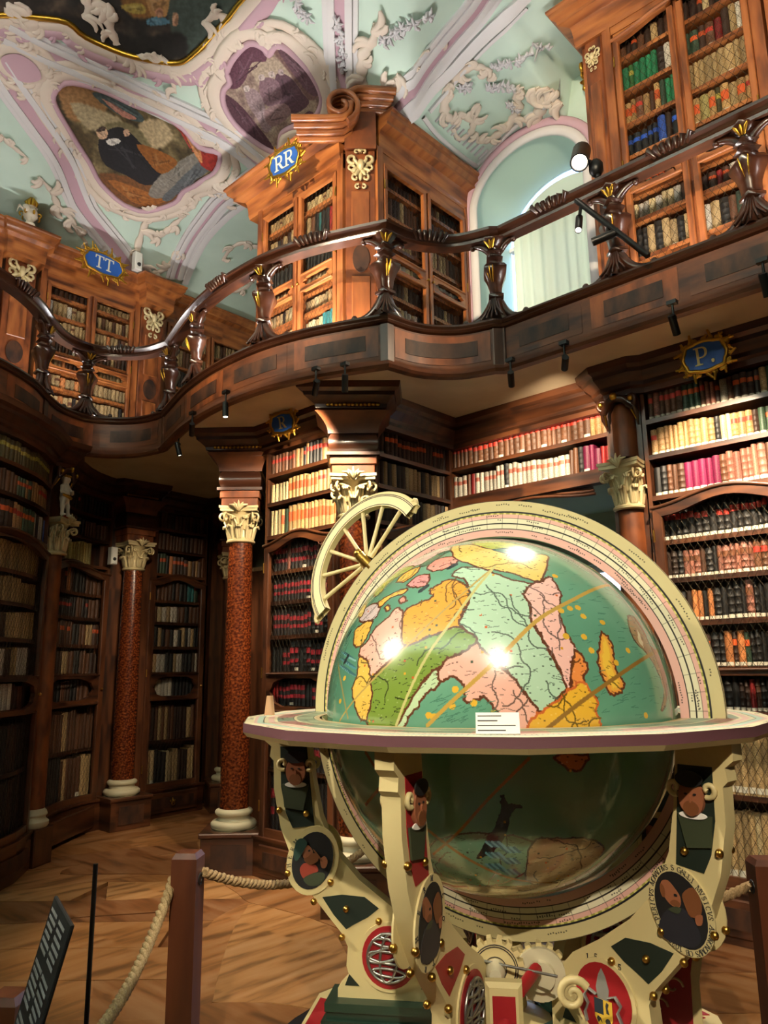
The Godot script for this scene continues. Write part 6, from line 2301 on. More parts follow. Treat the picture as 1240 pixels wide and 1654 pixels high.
func country(im: Image, list: Array, col: Color, edge: Color, r: RandomNumberGenerator, rivers := 4) -> void:
	var n := im.get_width()
	var poly := map_pts(list, n, 4)
	# uneven coast
	for i in poly.size():
		poly[i] += Vector2(r.randf_range(-2.0, 2.0), r.randf_range(-2.0, 2.0))
	fill_poly(im, poly, col)
	for i in poly.size():
		draw_line(im, poly[i], poly[(i + 1) % poly.size()], 3, edge)
		if i % 2 == 0:
			im.fill_rect(Rect2i(int(poly[i].x) - 2, int(poly[i].y) - 2, 4, 4), edge)
	var lo := poly[0]
	var hi := poly[0]
	for p in poly:
		lo = lo.min(p); hi = hi.max(p)
	var ink := col.darkened(0.55)
	var tries := 0
	var marks := int((hi.x - lo.x) * (hi.y - lo.y) / 130.0)
	while tries < marks:
		tries += 1
		var p := Vector2(r.randf_range(lo.x, hi.x), r.randf_range(lo.y, hi.y))
		if not Geometry2D.is_point_in_polygon(p, poly): continue
		if r.randf() < 0.5:
			draw_line(im, p, p + Vector2(r.randf_range(3, 9), r.randf_range(-3, 3)), 1, ink)
		elif r.randf() < 0.1:
			im.fill_rect(Rect2i(int(p.x), int(p.y), 4, 4), [c8(206, 150, 40), c8(190, 90, 40), c8(60, 70, 50)][r.randi() % 3])
		else:
			im.fill_rect(Rect2i(int(p.x), int(p.y), 3, 2), col.lightened(0.2) if r.randf() < 0.5 else ink)
	for k in rivers * 2:
		var p := Vector2(r.randf_range(lo.x, hi.x), r.randf_range(lo.y, hi.y))
		var a := r.randf() * TAU
		for i in 26:
			if not Geometry2D.is_point_in_polygon(p, poly): break
			var q := p + Vector2(cos(a), sin(a)) * 6.0
			draw_line(im, p, q, 2, ink)
			p = q
			a += r.randf_range(-0.6, 0.6)

func draw_arc(im: Image, list: Array, w: int, col: Color) -> void:
	var l := map_pts(list, im.get_width(), 12, false)
	for i in l.size() - 1:
		draw_line(im, l[i], l[i + 1], w, col)

func globe_map() -> ImageTexture:
	var n := 2048
	var r := RandomNumberGenerator.new()
	r.seed = 15
	var im := ramp_tex(noise_img(512, 512, 0.01, 61, 4), [0.2, 0.5, 0.8], [c8(84, 136, 112), c8(96, 150, 124), c8(110, 162, 136)]).get_image()
	im.resize(n, n, Image.INTERPOLATE_CUBIC)
	var brown := c8(92, 52, 34)
	var pink := c8(232, 178, 162)
	var yellow := c8(226, 184, 84)
	var orange := c8(226, 158, 56)
	var green := c8(116, 142, 58)
	var mint := c8(176, 208, 180)
	# a pale swirl of sea on the left
	for k in 60:
		var p := map_pts(gz(1, [190 + 3 * (k % 20), 780 + 7 * (k / 3), 230 + 3 * (k % 20), 800 + 7 * (k / 3)]), n, 2, false)
		draw_line(im, p[0], p[p.size() - 1], 3, [c8(80, 140, 150), c8(130, 176, 170), c8(60, 104, 110)][k % 3])
	country(im, gz(1, [490, 330, 560, 270, 640, 235, 660, 250, 580, 300, 500, 350, 440, 420, 400, 440, 420, 390]), c8(160, 176, 92), brown, r, 1)
	country(im, gz(1, [540, 350, 600, 290, 690, 250, 670, 290, 600, 345]), yellow, brown, r, 1)
	country(im, gz(1, [610, 365, 680, 310, 745, 305, 740, 360, 690, 382, 640, 378]), c8(224, 150, 150), brown, r, 1)
	country(im, gz(1, [740, 250, 800, 205, 900, 188, 948, 200, 900, 240, 830, 272, 760, 278]), c8(226, 150, 136), brown, r, 2)
	country(im, gz(1, [690, 240, 760, 200, 830, 160, 890, 148, 850, 170, 780, 215, 720, 250]), c8(70, 122, 100), c8(40, 70, 60), r, 0)
	country(im, gz(1, [560, 240, 700, 190, 860, 130, 880, 145, 800, 175, 700, 235, 640, 250]), c8(214, 190, 184), brown, r, 1)
	country(im, gz(1, [430, 475, 520, 420, 612, 385, 590, 420, 500, 455, 440, 505]), yellow, brown, r, 1)
	country(im, gz(1, [310, 585, 350, 512, 420, 480, 436, 532, 392, 590, 340, 598]), c8(206, 190, 190), brown, r, 1)
	country(im, gz(1, [280, 660, 330, 612, 392, 590, 362, 680, 322, 742, 282, 752]), yellow, brown, r, 1)
	country(im, gz(1, [300, 560, 330, 500, 355, 480, 345, 520, 320, 570]), c8(220, 196, 110), brown, r, 0)
	country(im, gz(1, [555, 470, 580, 440, 605, 465, 575, 485]), c8(224, 150, 136), brown, r, 0)
	country(im, gz(1, [470, 510, 490, 492, 506, 515, 488, 532]), yellow, brown, r, 0)
	country(im, gz(1, [575, 530, 545, 512, 500, 560, 440, 610, 400, 650, 360, 720, 320, 760, 310, 810, 350, 835, 370, 900, 380, 950, 480, 860, 600, 752, 578, 690, 580, 610]), pink, brown, r, 5)
	country(im, gz(1, [310, 815, 350, 832, 370, 880, 385, 960, 390, 1040, 375, 1150, 350, 1218, 300, 1180, 280, 1110, 268, 1020, 290, 950, 300, 880]), yellow, brown, r, 3)
	country(im, gz(1, [590, 540, 640, 500, 740, 460, 772, 430, 748, 400, 800, 370, 870, 332, 950, 350, 1000, 400, 990, 480, 950, 560, 945, 625, 880, 650, 780, 680, 690, 715, 630, 750, 590, 742, 575, 690, 578, 600]), orange, brown, r, 7)
	country(im, gz(1, [600, 755, 690, 715, 800, 670, 940, 632, 1040, 690, 1050, 720, 960, 790, 870, 830, 820, 880, 720, 960, 650, 1080, 560, 1225, 470, 1300, 360, 1240, 375, 1150, 390, 1040, 385, 960, 480, 860]), green, brown, r, 6)
	country(im, gz(1, [820, 880, 805, 990, 740, 1040, 690, 1110, 640, 1170, 600, 1240, 540, 1290, 500, 1290, 560, 1220, 640, 1080, 720, 960]), c8(186, 210, 168), brown, r, 2)
	country(im, [771, 1036, 781, 1049, 810, 1077, 832, 1098, 852, 1126, 872, 1147, 862, 1164, 850, 1180, 826, 1184, 820, 1160, 805, 1153, 797, 1142, 781, 1126, 774, 1129, 758, 1136, 750, 1129, 748, 1108, 737, 1095, 724, 1095, 711, 1103, 708, 1088, 712, 1077, 724, 1064, 748, 1054], pink, brown, r, 6)
	country(im, [758, 953, 748, 935, 730, 930, 745, 917, 774, 917, 797, 925, 820, 934, 846, 941, 859, 943, 846, 961, 857, 979, 856, 1000, 867, 1017, 878, 1036, 890, 1056, 903, 1082, 916, 1110, 898, 1131, 880, 1147, 870, 1147, 852, 1124, 832, 1098, 810, 1077, 781, 1049, 771, 1036, 768, 1028, 744, 1011, 745, 994, 756, 974], mint, brown, r, 14)
	country(im, gz(2, [230, 360, 290, 342, 340, 318, 388, 370, 408, 430, 396, 540, 416, 600, 450, 680, 502, 770, 482, 850, 476, 950, 470, 1010, 440, 1002, 400, 900, 350, 800, 300, 712, 262, 640, 216, 580, 222, 500, 178, 430]), c8(238, 188, 178), brown, r, 8)
	country(im, gz(2, [500, 785, 540, 810, 578, 880, 552, 950, 582, 1030, 634, 1072, 540, 1030, 480, 1012, 475, 950, 482, 850]), c8(226, 138, 70), brown, r, 2)
	country(im, gz(2, [480, 1012, 550, 972, 582, 1030, 642, 1092, 632, 1160, 652, 1222, 640, 1300, 430, 1330, 200, 1320, 200, 1250, 270, 1180, 310, 1150, 380, 1090, 450, 1032]), c8(226, 176, 56), c8(196, 100, 50), r, 6)
	country(im, gz(2, [670, 668, 702, 690, 738, 770, 742, 850, 772, 930, 802, 970, 796, 1022, 755, 1057, 708, 1040, 680, 960, 650, 890, 638, 850, 655, 740]), c8(226, 150, 66), brown, r, 1)
	country(im, gz(2, [675, 700, 698, 715, 722, 790, 726, 860, 752, 940, 776, 980, 768, 1010, 740, 1020, 715, 990, 692, 920, 668, 860, 668, 770]), c8(232, 190, 70), c8(226, 170, 66), r, 2)
	country(im, [730, 883, 748, 880, 779, 882, 820, 892, 823, 897, 880, 896, 883, 907, 875, 935, 864, 938, 838, 930, 800, 921, 784, 920, 753, 909, 732, 899], c8(228, 196, 110), brown, r, 5)
	country(im, [760, 876, 800, 874, 840, 880, 850, 888, 815, 890, 780, 884], c8(170, 184, 80), brown, r, 0)
	country(im, [796, 888, 832, 886, 850, 890, 822, 894], c8(70, 122, 100), c8(40, 70, 60), r, 0)
	# sea beast on the right
	country(im, gz(2, [830, 565, 880, 578, 925, 650, 965, 740, 1015, 800, 1052, 900, 1072, 1000, 1064, 1120, 1040, 1152, 1052, 1020, 1000, 880, 940, 790, 870, 715, 840, 640]), c8(134, 100, 70), c8(66, 46, 34), r, 0)
	country(im, gz(2, [885, 640, 912, 690, 930, 760, 905, 740, 885, 690]), c8(196, 182, 150), c8(134, 100, 70), r, 0)
	# lower half: green and tan southern land, a whale
	country(im, [690, 1370, 730, 1350, 790, 1347, 860, 1360, 858, 1400, 800, 1430, 740, 1425, 700, 1405], c8(110, 160, 130), c8(60, 60, 50), r, 2)
	country(im, [858, 1362, 900, 1354, 950, 1356, 975, 1372, 940, 1410, 880, 1430, 850, 1420], c8(170, 146, 104), c8(60, 60, 50), r, 2)
	country(im, [700, 1424, 760, 1432, 850, 1430, 930, 1420, 900, 1446, 820, 1452, 740, 1444], c8(190, 176, 140), c8(90, 80, 60), r, 2)
	country(im, [895, 1222, 948, 1220, 938, 1243, 918, 1243], c8(196, 110, 56), brown, r, 0)
	country(im, [812, 1286, 820, 1300, 840, 1302, 825, 1312, 815, 1350, 795, 1375, 772, 1386, 785, 1360, 803, 1330, 810, 1310], c8(24, 30, 34), c8(16, 18, 20), r, 0)
	for k in 30:
		var p := map_pts([785 + 5 * (k % 10), 1360 + 9 * (k / 5), 795 + 5 * (k % 10), 1368 + 9 * (k / 5)], n, 2, false)
		draw_line(im, p[0], p[p.size() - 1], 4, [c8(110, 170, 180), c8(60, 110, 120)][k % 2])
	# small islands, ships, script
	for q in [[906, 986], [920, 982], [933, 981], [942, 995], [943, 1028], [914, 1027], [955, 1050], [973, 1005], [995, 1070], [1014, 1050], [896, 930], [556, 1095], [549, 1132], [735, 1113], [730, 1140], [765, 1135], [692, 1155], [700, 1157], [1043, 1155], [797, 1152]]:
		var p: Vector2 = map_uv(on_sphere(q[0], q[1])) * n
		fill_poly(im, Transform2D(0, p) * ngon(5.5, 7, q[0]), c8(216, 170, 56))
	for q in [[560, 1030], [556, 1070], [724, 918], [678, 955]]:
		var p: Vector2 = map_uv(on_sphere(q[0], q[1])) * n
		draw_line(im, p, p + Vector2(14, -10), 7, c8(40, 52, 56))
	for k in 260:
		var q := Vector2(r.randf_range(900, 1080), r.randf_range(920, 1160)) if k % 3 else Vector2(r.randf_range(690, 800), r.randf_range(1120, 1168))
		var p: Vector2 = map_uv(on_sphere(q.x, q.y)) * n
		if im.get_pixelv(Vector2i(p)).g > 0.5 and im.get_pixelv(Vector2i(p)).r < 0.5:
			draw_line(im, p, p + Vector2(r.randf_range(5, 18), -r.randf_range(2, 6)), 1, c8(66, 112, 94))
	# gilded circles
	var gold := c8(186, 150, 70)
	draw_arc(im, [985, 945, 930, 966, 870, 1000, 810, 1058, 760, 1105, 690, 1172], 5, gold)
	draw_arc(im, [1063, 1050, 1000, 1090, 930, 1140, 880, 1180], 5, c8(140, 104, 46))
	draw_arc(im, [800, 915, 740, 965, 660, 1040, 600, 1100, 548, 1165], 3, c8(176, 150, 84))
	draw_arc(im, [800, 915, 740, 990, 690, 1060, 660, 1120, 640, 1172], 4, c8(190, 184, 120))
	draw_arc(im, [546, 1070, 552, 1110, 562, 1160], 4, c8(150, 140, 84))
	draw_arc(im, [855, 1225, 790, 1290, 740, 1345, 700, 1380], 4, c8(150, 100, 40))
	draw_arc(im, [690, 1340, 760, 1390, 830, 1420, 900, 1426], 5, c8(150, 110, 50))
	draw_arc(im, [590, 1215, 620, 1260, 660, 1310], 5, c8(120, 86, 40))
	draw_arc(im, [640, 1225, 615, 1270, 590, 1300], 5, c8(120, 86, 40))
	return ImageTexture.create_from_image(im)

func ring_strip(w: int, h: int, bands: Array, ticks: int, sd: int) -> StandardMaterial3D:
	# printed scale that runs round a ring: rows are radii, columns are degrees
	var im := Image.create(w, h, false, Image.FORMAT_RGB8)
	var r := RandomNumberGenerator.new()
	r.seed = sd
	for b in bands:
		im.fill_rect(Rect2i(0, int(b[0] * h), w, maxi(1, int((b[1] - b[0]) * h))), b[2])
		if b.size() > 3:
			var k: int = b[3]
			for i in k:
				im.fill_rect(Rect2i(int(float(i) * w / k), int(b[0] * h), 1 if b.size() < 5 else int(w / k / 2), int((b[1] - b[0]) * h)), b[4] if b.size() > 4 else (b[2] as Color).darkened(0.35))
	for i in ticks:
		var x := r.randi_range(0, w - 30)
		var b = bands[r.randi() % bands.size()]
		if b[1] - b[0] < 0.09: continue
		var y := lerpf(b[0], b[1], r.randf_range(0.3, 0.7)) * h
		for k in r.randi_range(2, 9):
			im.fill_rect(Rect2i(x + k * 4, int(y) - r.randi_range(0, 2), 2, 3), (b[2] as Color).darkened(0.6))
	var m := StandardMaterial3D.new()
	m.albedo_texture = ImageTexture.create_from_image(im)
	m.roughness = 0.42
	m.cull_mode = BaseMaterial3D.CULL_DISABLED
	return m

func annulus(s: SurfaceTool, c: Vector3, x: Vector3, y: Vector3, z: Vector3, r0: float, r1: float, zo: float, seg: int, poly := 0, phase := 0.0) -> void:
	# flat ring face with u along the circle and v across it
	s.set_smooth_group(-1)
	for i in seg:
		for k in 2:
			var ord := [[0, 0], [0, 1], [1, 1]] if k == 0 else [[0, 0], [1, 1], [1, 0]]
			for o in ord:
				var t: float = float(i + o[0]) / seg
				var a := t * TAU
				var rr := r0 if o[1] == 0 else r1
				if poly and o[1]:
					var st := TAU / poly
					var loc := fposmod(a - phase, st) - st / 2
					rr = r1 * cos(st / 2) / cos(loc)
				s.set_uv(Vector2(t, float(o[1])))
				s.add_vertex(c + (x * cos(a) + y * sin(a)) * rr + z * zo)

func ngon(r: float, n: int, phase: float) -> PackedVector2Array:
	var o := PackedVector2Array()
	for i in n:
		o.append(Vector2(cos(phase + TAU * i / n), sin(phase + TAU * i / n)) * r)
	return o

func oval(c: Vector2, rx: float, ry: float, tilt := 0.0, n := 28) -> PackedVector2Array:
	var o := PackedVector2Array()
	for i in n:
		o.append(c + Vector2(cos(TAU * i / n) * rx, sin(TAU * i / n) * ry).rotated(tilt))
	return o

func build_globe() -> void:
	frame_off()
	var C := GLOBE
	var t := thing("terrestrial_globe", "large painted antique globe on a carved cream stand with a horizon ring", "globe", Vector3(C.x, 0, C.z))
	# sphere
	var s := mk()
	var N := 72
	s.set_smooth_group(1)
	for i in N:
		for j in N:
			var q: Array[Vector3] = []
			var uv: Array[Vector2] = []
			for k in [[0, 0], [0, 1], [1, 1], [1, 0]]:
				var th: float = PI * (i + k[0]) / N
				var ph: float = TAU * (j + k[1]) / N
				var u: Vector2 = Vector2(0.5, 0.5) + Vector2(cos(ph), sin(ph)) * (th / PI * 0.5)
				uv.append(u)
				q.append(C + map_dir(u) * GLOBE_R if i + k[0] > 0 else C + MAP_F * GLOBE_R)
			for k in [0, 1, 2, 0, 2, 3]:
				s.set_uv(uv[k])
				s.add_vertex(q[k])
	var gm := StandardMaterial3D.new()
	gm.albedo_texture = globe_map()
	gm.roughness = 0.22
	gm.clearcoat_enabled = true
	gm.clearcoat = 0.8
	gm.clearcoat_roughness = 0.06
	s.generate_normals()
	put("sphere", s.commit(), gm, t, "varnished sphere painted with continents in pink, ochre, green and teal")
	# meridian ring
	var h := Vector3(cos(deg_to_rad(RING_TURN)), 0, sin(deg_to_rad(RING_TURN)))
	var nz := Vector3(-h.z, 0, h.x)
	var cream := c8(222, 216, 186)
	var pk := c8(220, 172, 160)
	var mm := ring_strip(2048, 96, [[0.0, 0.2, pk], [0.2, 0.225, c8(30, 26, 24)], [0.225, 0.36, cream, 72], [0.36, 0.375, c8(60, 50, 40)], [0.375, 0.5, cream, 72], [0.5, 0.515, c8(60, 50, 40)], [0.515, 0.62, pk, 72], [0.62, 0.67, c8(150, 150, 70), 180, c8(210, 200, 120)], [0.67, 0.7, c8(24, 26, 40)], [0.7, 1.0, c8(196, 184, 136)]], 300, 5)
	var ri := 0.618
	var ro := 0.752
	s = mk()
	annulus(s, C, h, Vector3.UP, nz, ri, ro, 0.02, 144)
	annulus(s, C, h, Vector3.UP, -nz, ri, ro, 0.02, 144)
	s.generate_normals()
	var mer := put("meridian_ring", s.commit(), mm, t, "upright ring with printed pink and cream degree bands")
	for r in [ri, ro]:
		s = mk()
		var rows := []
		for i in 145:
			var a := TAU * i / 144
			var e: Vector3 = (h * cos(a) + Vector3.UP * sin(a)) * r
			rows.append(PackedVector3Array([C + e - nz * 0.02, C + e + nz * 0.02]))
		skin(s, rows)
		obj("ring_edge", s, "cream_paint", mer)
	# hour semicircle on the meridian ring at the pole
	var pa := deg_to_rad(47.0)
	var ax := -h * cos(pa) + Vector3.UP * sin(pa)
	var tau := h * sin(pa) + Vector3.UP * cos(pa)
	var hub := C + ax * 0.765
	var w := (ax * 0.93 - nz * 0.37).normalized()
	var wn := tau.cross(w).normalized()
	s = mk()
	var rows2 := []
	for i in 41:
		var a := PI * i / 40
		var e := tau * cos(a) + w * sin(a)
		var row := PackedVector3Array()
		for q in [[0.25, -0.014], [0.25, 0.014], [0.305, 0.014], [0.317, 0.006], [0.317, -0.014]]:
			row.append(hub + e * q[0] + wn * q[1])
		rows2.append(row)
	skin(s, rows2, true, PackedInt32Array([0, 1, 2, 3, 4]))
	var wheel := obj("hour_circle", s, "cream_paint", t, "cream half wheel of the hour circle with slim spokes")
	s = mk()
	for r in [0.256, 0.294, 0.3]:
		for sg in [-1.0, 1.0]:
			var ln := PackedVector3Array()
			for i in 41:
				var a := PI * i / 40
				ln.append(hub + (tau * cos(a) + w * sin(a)) * r + wn * 0.0142 * sg)
			tube(s, ln, 0.0018, 4)
	obj("painted_line", s, "print_ink", wheel)
	for i in 7:
		var a := PI * (i + 0.5) / 7
		var e := tau * cos(a) + w * sin(a)
		s = mk()
		tube(s, PackedVector3Array([hub + e * 0.03, hub + e * 0.15, hub + e * 0.255]), PackedFloat32Array([0.009, 0.008, 0.009]), 6)
		obj("spoke", s, "cream_paint", wheel)
	s = mk()
	tube(s, PackedVector3Array([hub - ax * 0.03, hub + ax * 0.05]), 0.022, 10)
	ball(s, hub + ax * 0.06, Vector3(0.02, 0.02, 0.02))
	obj("hub", s, "brass", wheel)
	for e in [-1.0, 1.0]:
		s = mk()
		pts_scroll(s, hub + tau * e * 0.29 + w * 0.02, tau * e, 0.035)
		obj("clamp", s, "cream_paint", wheel)
	build_horizon(t, C)
	build_stand(t, C, h, nz)

func build_horizon(t: Node, C: Vector3) -> void:
	var top := 1.53
	var cd := Vector3(0.576, 0, 0.817)
	var ph0 := atan2(cd.z, cd.x)
	var phase := ph0 + deg_to_rad(18.0)
	var c := Vector3(C.x, 0, C.z)
	var cream := c8(214, 206, 170)
	var m := ring_strip(2048, 128, [[0.0, 0.07, c8(196, 170, 130)], [0.07, 0.09, cream], [0.09, 0.32, c8(150, 166, 140), 24, c8(132, 148, 122)], [0.32, 0.36, cream], [0.36, 0.58, c8(166, 120, 112), 12, c8(120, 140, 120)], [0.58, 0.62, cream, 120], [0.62, 0.7, c8(206, 170, 160)], [0.7, 0.76, cream, 360], [0.76, 0.84, c8(170, 196, 180), 90], [0.84, 0.88, c8(206, 170, 160)], [0.88, 1.0, cream]], 700, 9)
	var s := mk()
	# polygon outline, so the outer edge follows the sixteen sides
	for i in 192:
		for k in 2:
			var ord := [[0, 0], [0, 1], [1, 1]] if k == 0 else [[0, 0], [1, 1], [1, 0]]
			for o in ord:
				var u: float = float(i + o[0]) / 192
				var a := u * TAU
				var st := TAU / 16
				var loc := fposmod(a - phase, st) - st / 2
				var rr: float = 0.63 if o[1] == 0 else 0.9 * cos(st / 2) / cos(loc)
				s.set_uv(Vector2(u, float(o[1])))
				s.add_vertex(c + Vector3(cos(a) * rr, top, sin(a) * rr))
	s.generate_normals()
	var hr := put("horizon_ring", s.commit(), m, t, "broad sixteen sided horizon ring printed with calendar bands")
	# rim: purple edge, cream bead below, plain underside
	var out := PackedVector2Array()
	for p in ngon(0.9, 16, phase): out.append(p + Vector2(c.x, c.z))
	s = mk()
	for q in [[1.503, 1.53, 0.0]]:
		for i in 16:
			var a := out[i]
			var b := out[(i + 1) % 16]
			quad(s, Vector3(a.x, q[0], a.y), Vector3(a.x, q[1], a.y), Vector3(b.x, q[1], b.y), Vector3(b.x, q[0], b.y))
	obj("ring_rim", s, "purple_paint", hr, "dull purple painted rim")
	s = mk()
	s.set_smooth_group(-1)
	for i in 16:
		var a := out[i]
		var b := out[(i + 1) % 16]
		var cc := Vector2(c.x, c.z)
		var a2 := cc + (a - cc) * 0.985
		var b2 := cc + (b - cc) * 0.985
		var a3 := cc + (a - cc).normalized() * 0.63
		var b3 := cc + (b - cc).normalized() * 0.63
		quad(s, Vector3(a2.x, 1.488, a2.y), Vector3(a.x, 1.503, a.y), Vector3(b.x, 1.503, b.y), Vector3(b2.x, 1.488, b2.y))
		quad(s, Vector3(a3.x, 1.488, a3.y), Vector3(a2.x, 1.488, a2.y), Vector3(b2.x, 1.488, b2.y), Vector3(b3.x, 1.488, b3.y))
		quad(s, Vector3(a3.x, 1.488, a3.y), Vector3(a3.x, 1.53, a3.y), Vector3(b3.x, 1.53, b3.y), Vector3(b3.x, 1.488, b3.y))
	obj("ring_underside", s, "cream_paint", hr)
	# small wooden stop on the ring's left
	s = mk()
	var d := px_ray(423, 1155)
	var p := EYE + d * ((1.53 - 1.7) / d.y)
	var q := c + (Vector3(p.x, 0, p.z) - c).normalized() * 0.84
	tube(s, PackedVector3Array([q + Vector3(0, 1.525, 0), q + Vector3(0, 1.6, 0)]), PackedFloat32Array([0.026, 0.015]), 4)
	obj("stop_block", s, "pale_wood", hr)
	# card
	var k := thing("info_card", "small white printed card standing on the front of the horizon ring", "card", c + cd * 0.8 + Vector3(0, 1.53, 0))
	var x := Vector3(0.817, 0, -0.576)
	XF = Transform3D(Basis(x, Vector3(0, 0.8, 0) - cd * 0.6, cd * 0.8 + Vector3(0, 0.6, 0)), c + cd * 0.83 + x * 0.0 + Vector3(0, 1.532, 0))
	s = mk()
	box(s, Vector3(-0.055, 0, 0), Vector3(0.055, 0.062, 0.0015))
	var cdm := obj("card_face", s, "white_card", k)
	s = mk()
	for i in 4:
		box(s, Vector3(-0.05, 0.05 - i * 0.014, 0.0015), Vector3([0.01, 0.0, 0.045, 0.02][i], 0.053 - i * 0.014, 0.002))
	obj("printed_line", s, "print_ink", cdm)
	frame_off()

func leg_outline() -> Array:
	var o := [Vector2(0.85, 1.488), Vector2(0.85, 1.44), Vector2(0.825, 1.42), Vector2(0.83, 1.385), Vector2(0.815, 1.37), Vector2(0.812, 1.27), Vector2(0.785, 1.14), Vector2(0.735, 1.02), Vector2(0.672, 0.925), Vector2(0.61, 0.855), Vector2(0.56, 0.8), Vector2(0.54, 0.76), Vector2(0.545, 0.7), Vector2(0.535, 0.67), Vector2(0.575, 0.63), Vector2(0.575, 0.6)]
	var i := [Vector2(0.2, 0.6), Vector2(0.2, 0.7), Vector2(0.22, 0.76), Vector2(0.29, 0.835), Vector2(0.39, 0.895), Vector2(0.5, 0.975), Vector2(0.59, 1.07), Vector2(0.64, 1.18), Vector2(0.665, 1.3), Vector2(0.68, 1.41), Vector2(0.69, 1.488)]
	return [o, i]

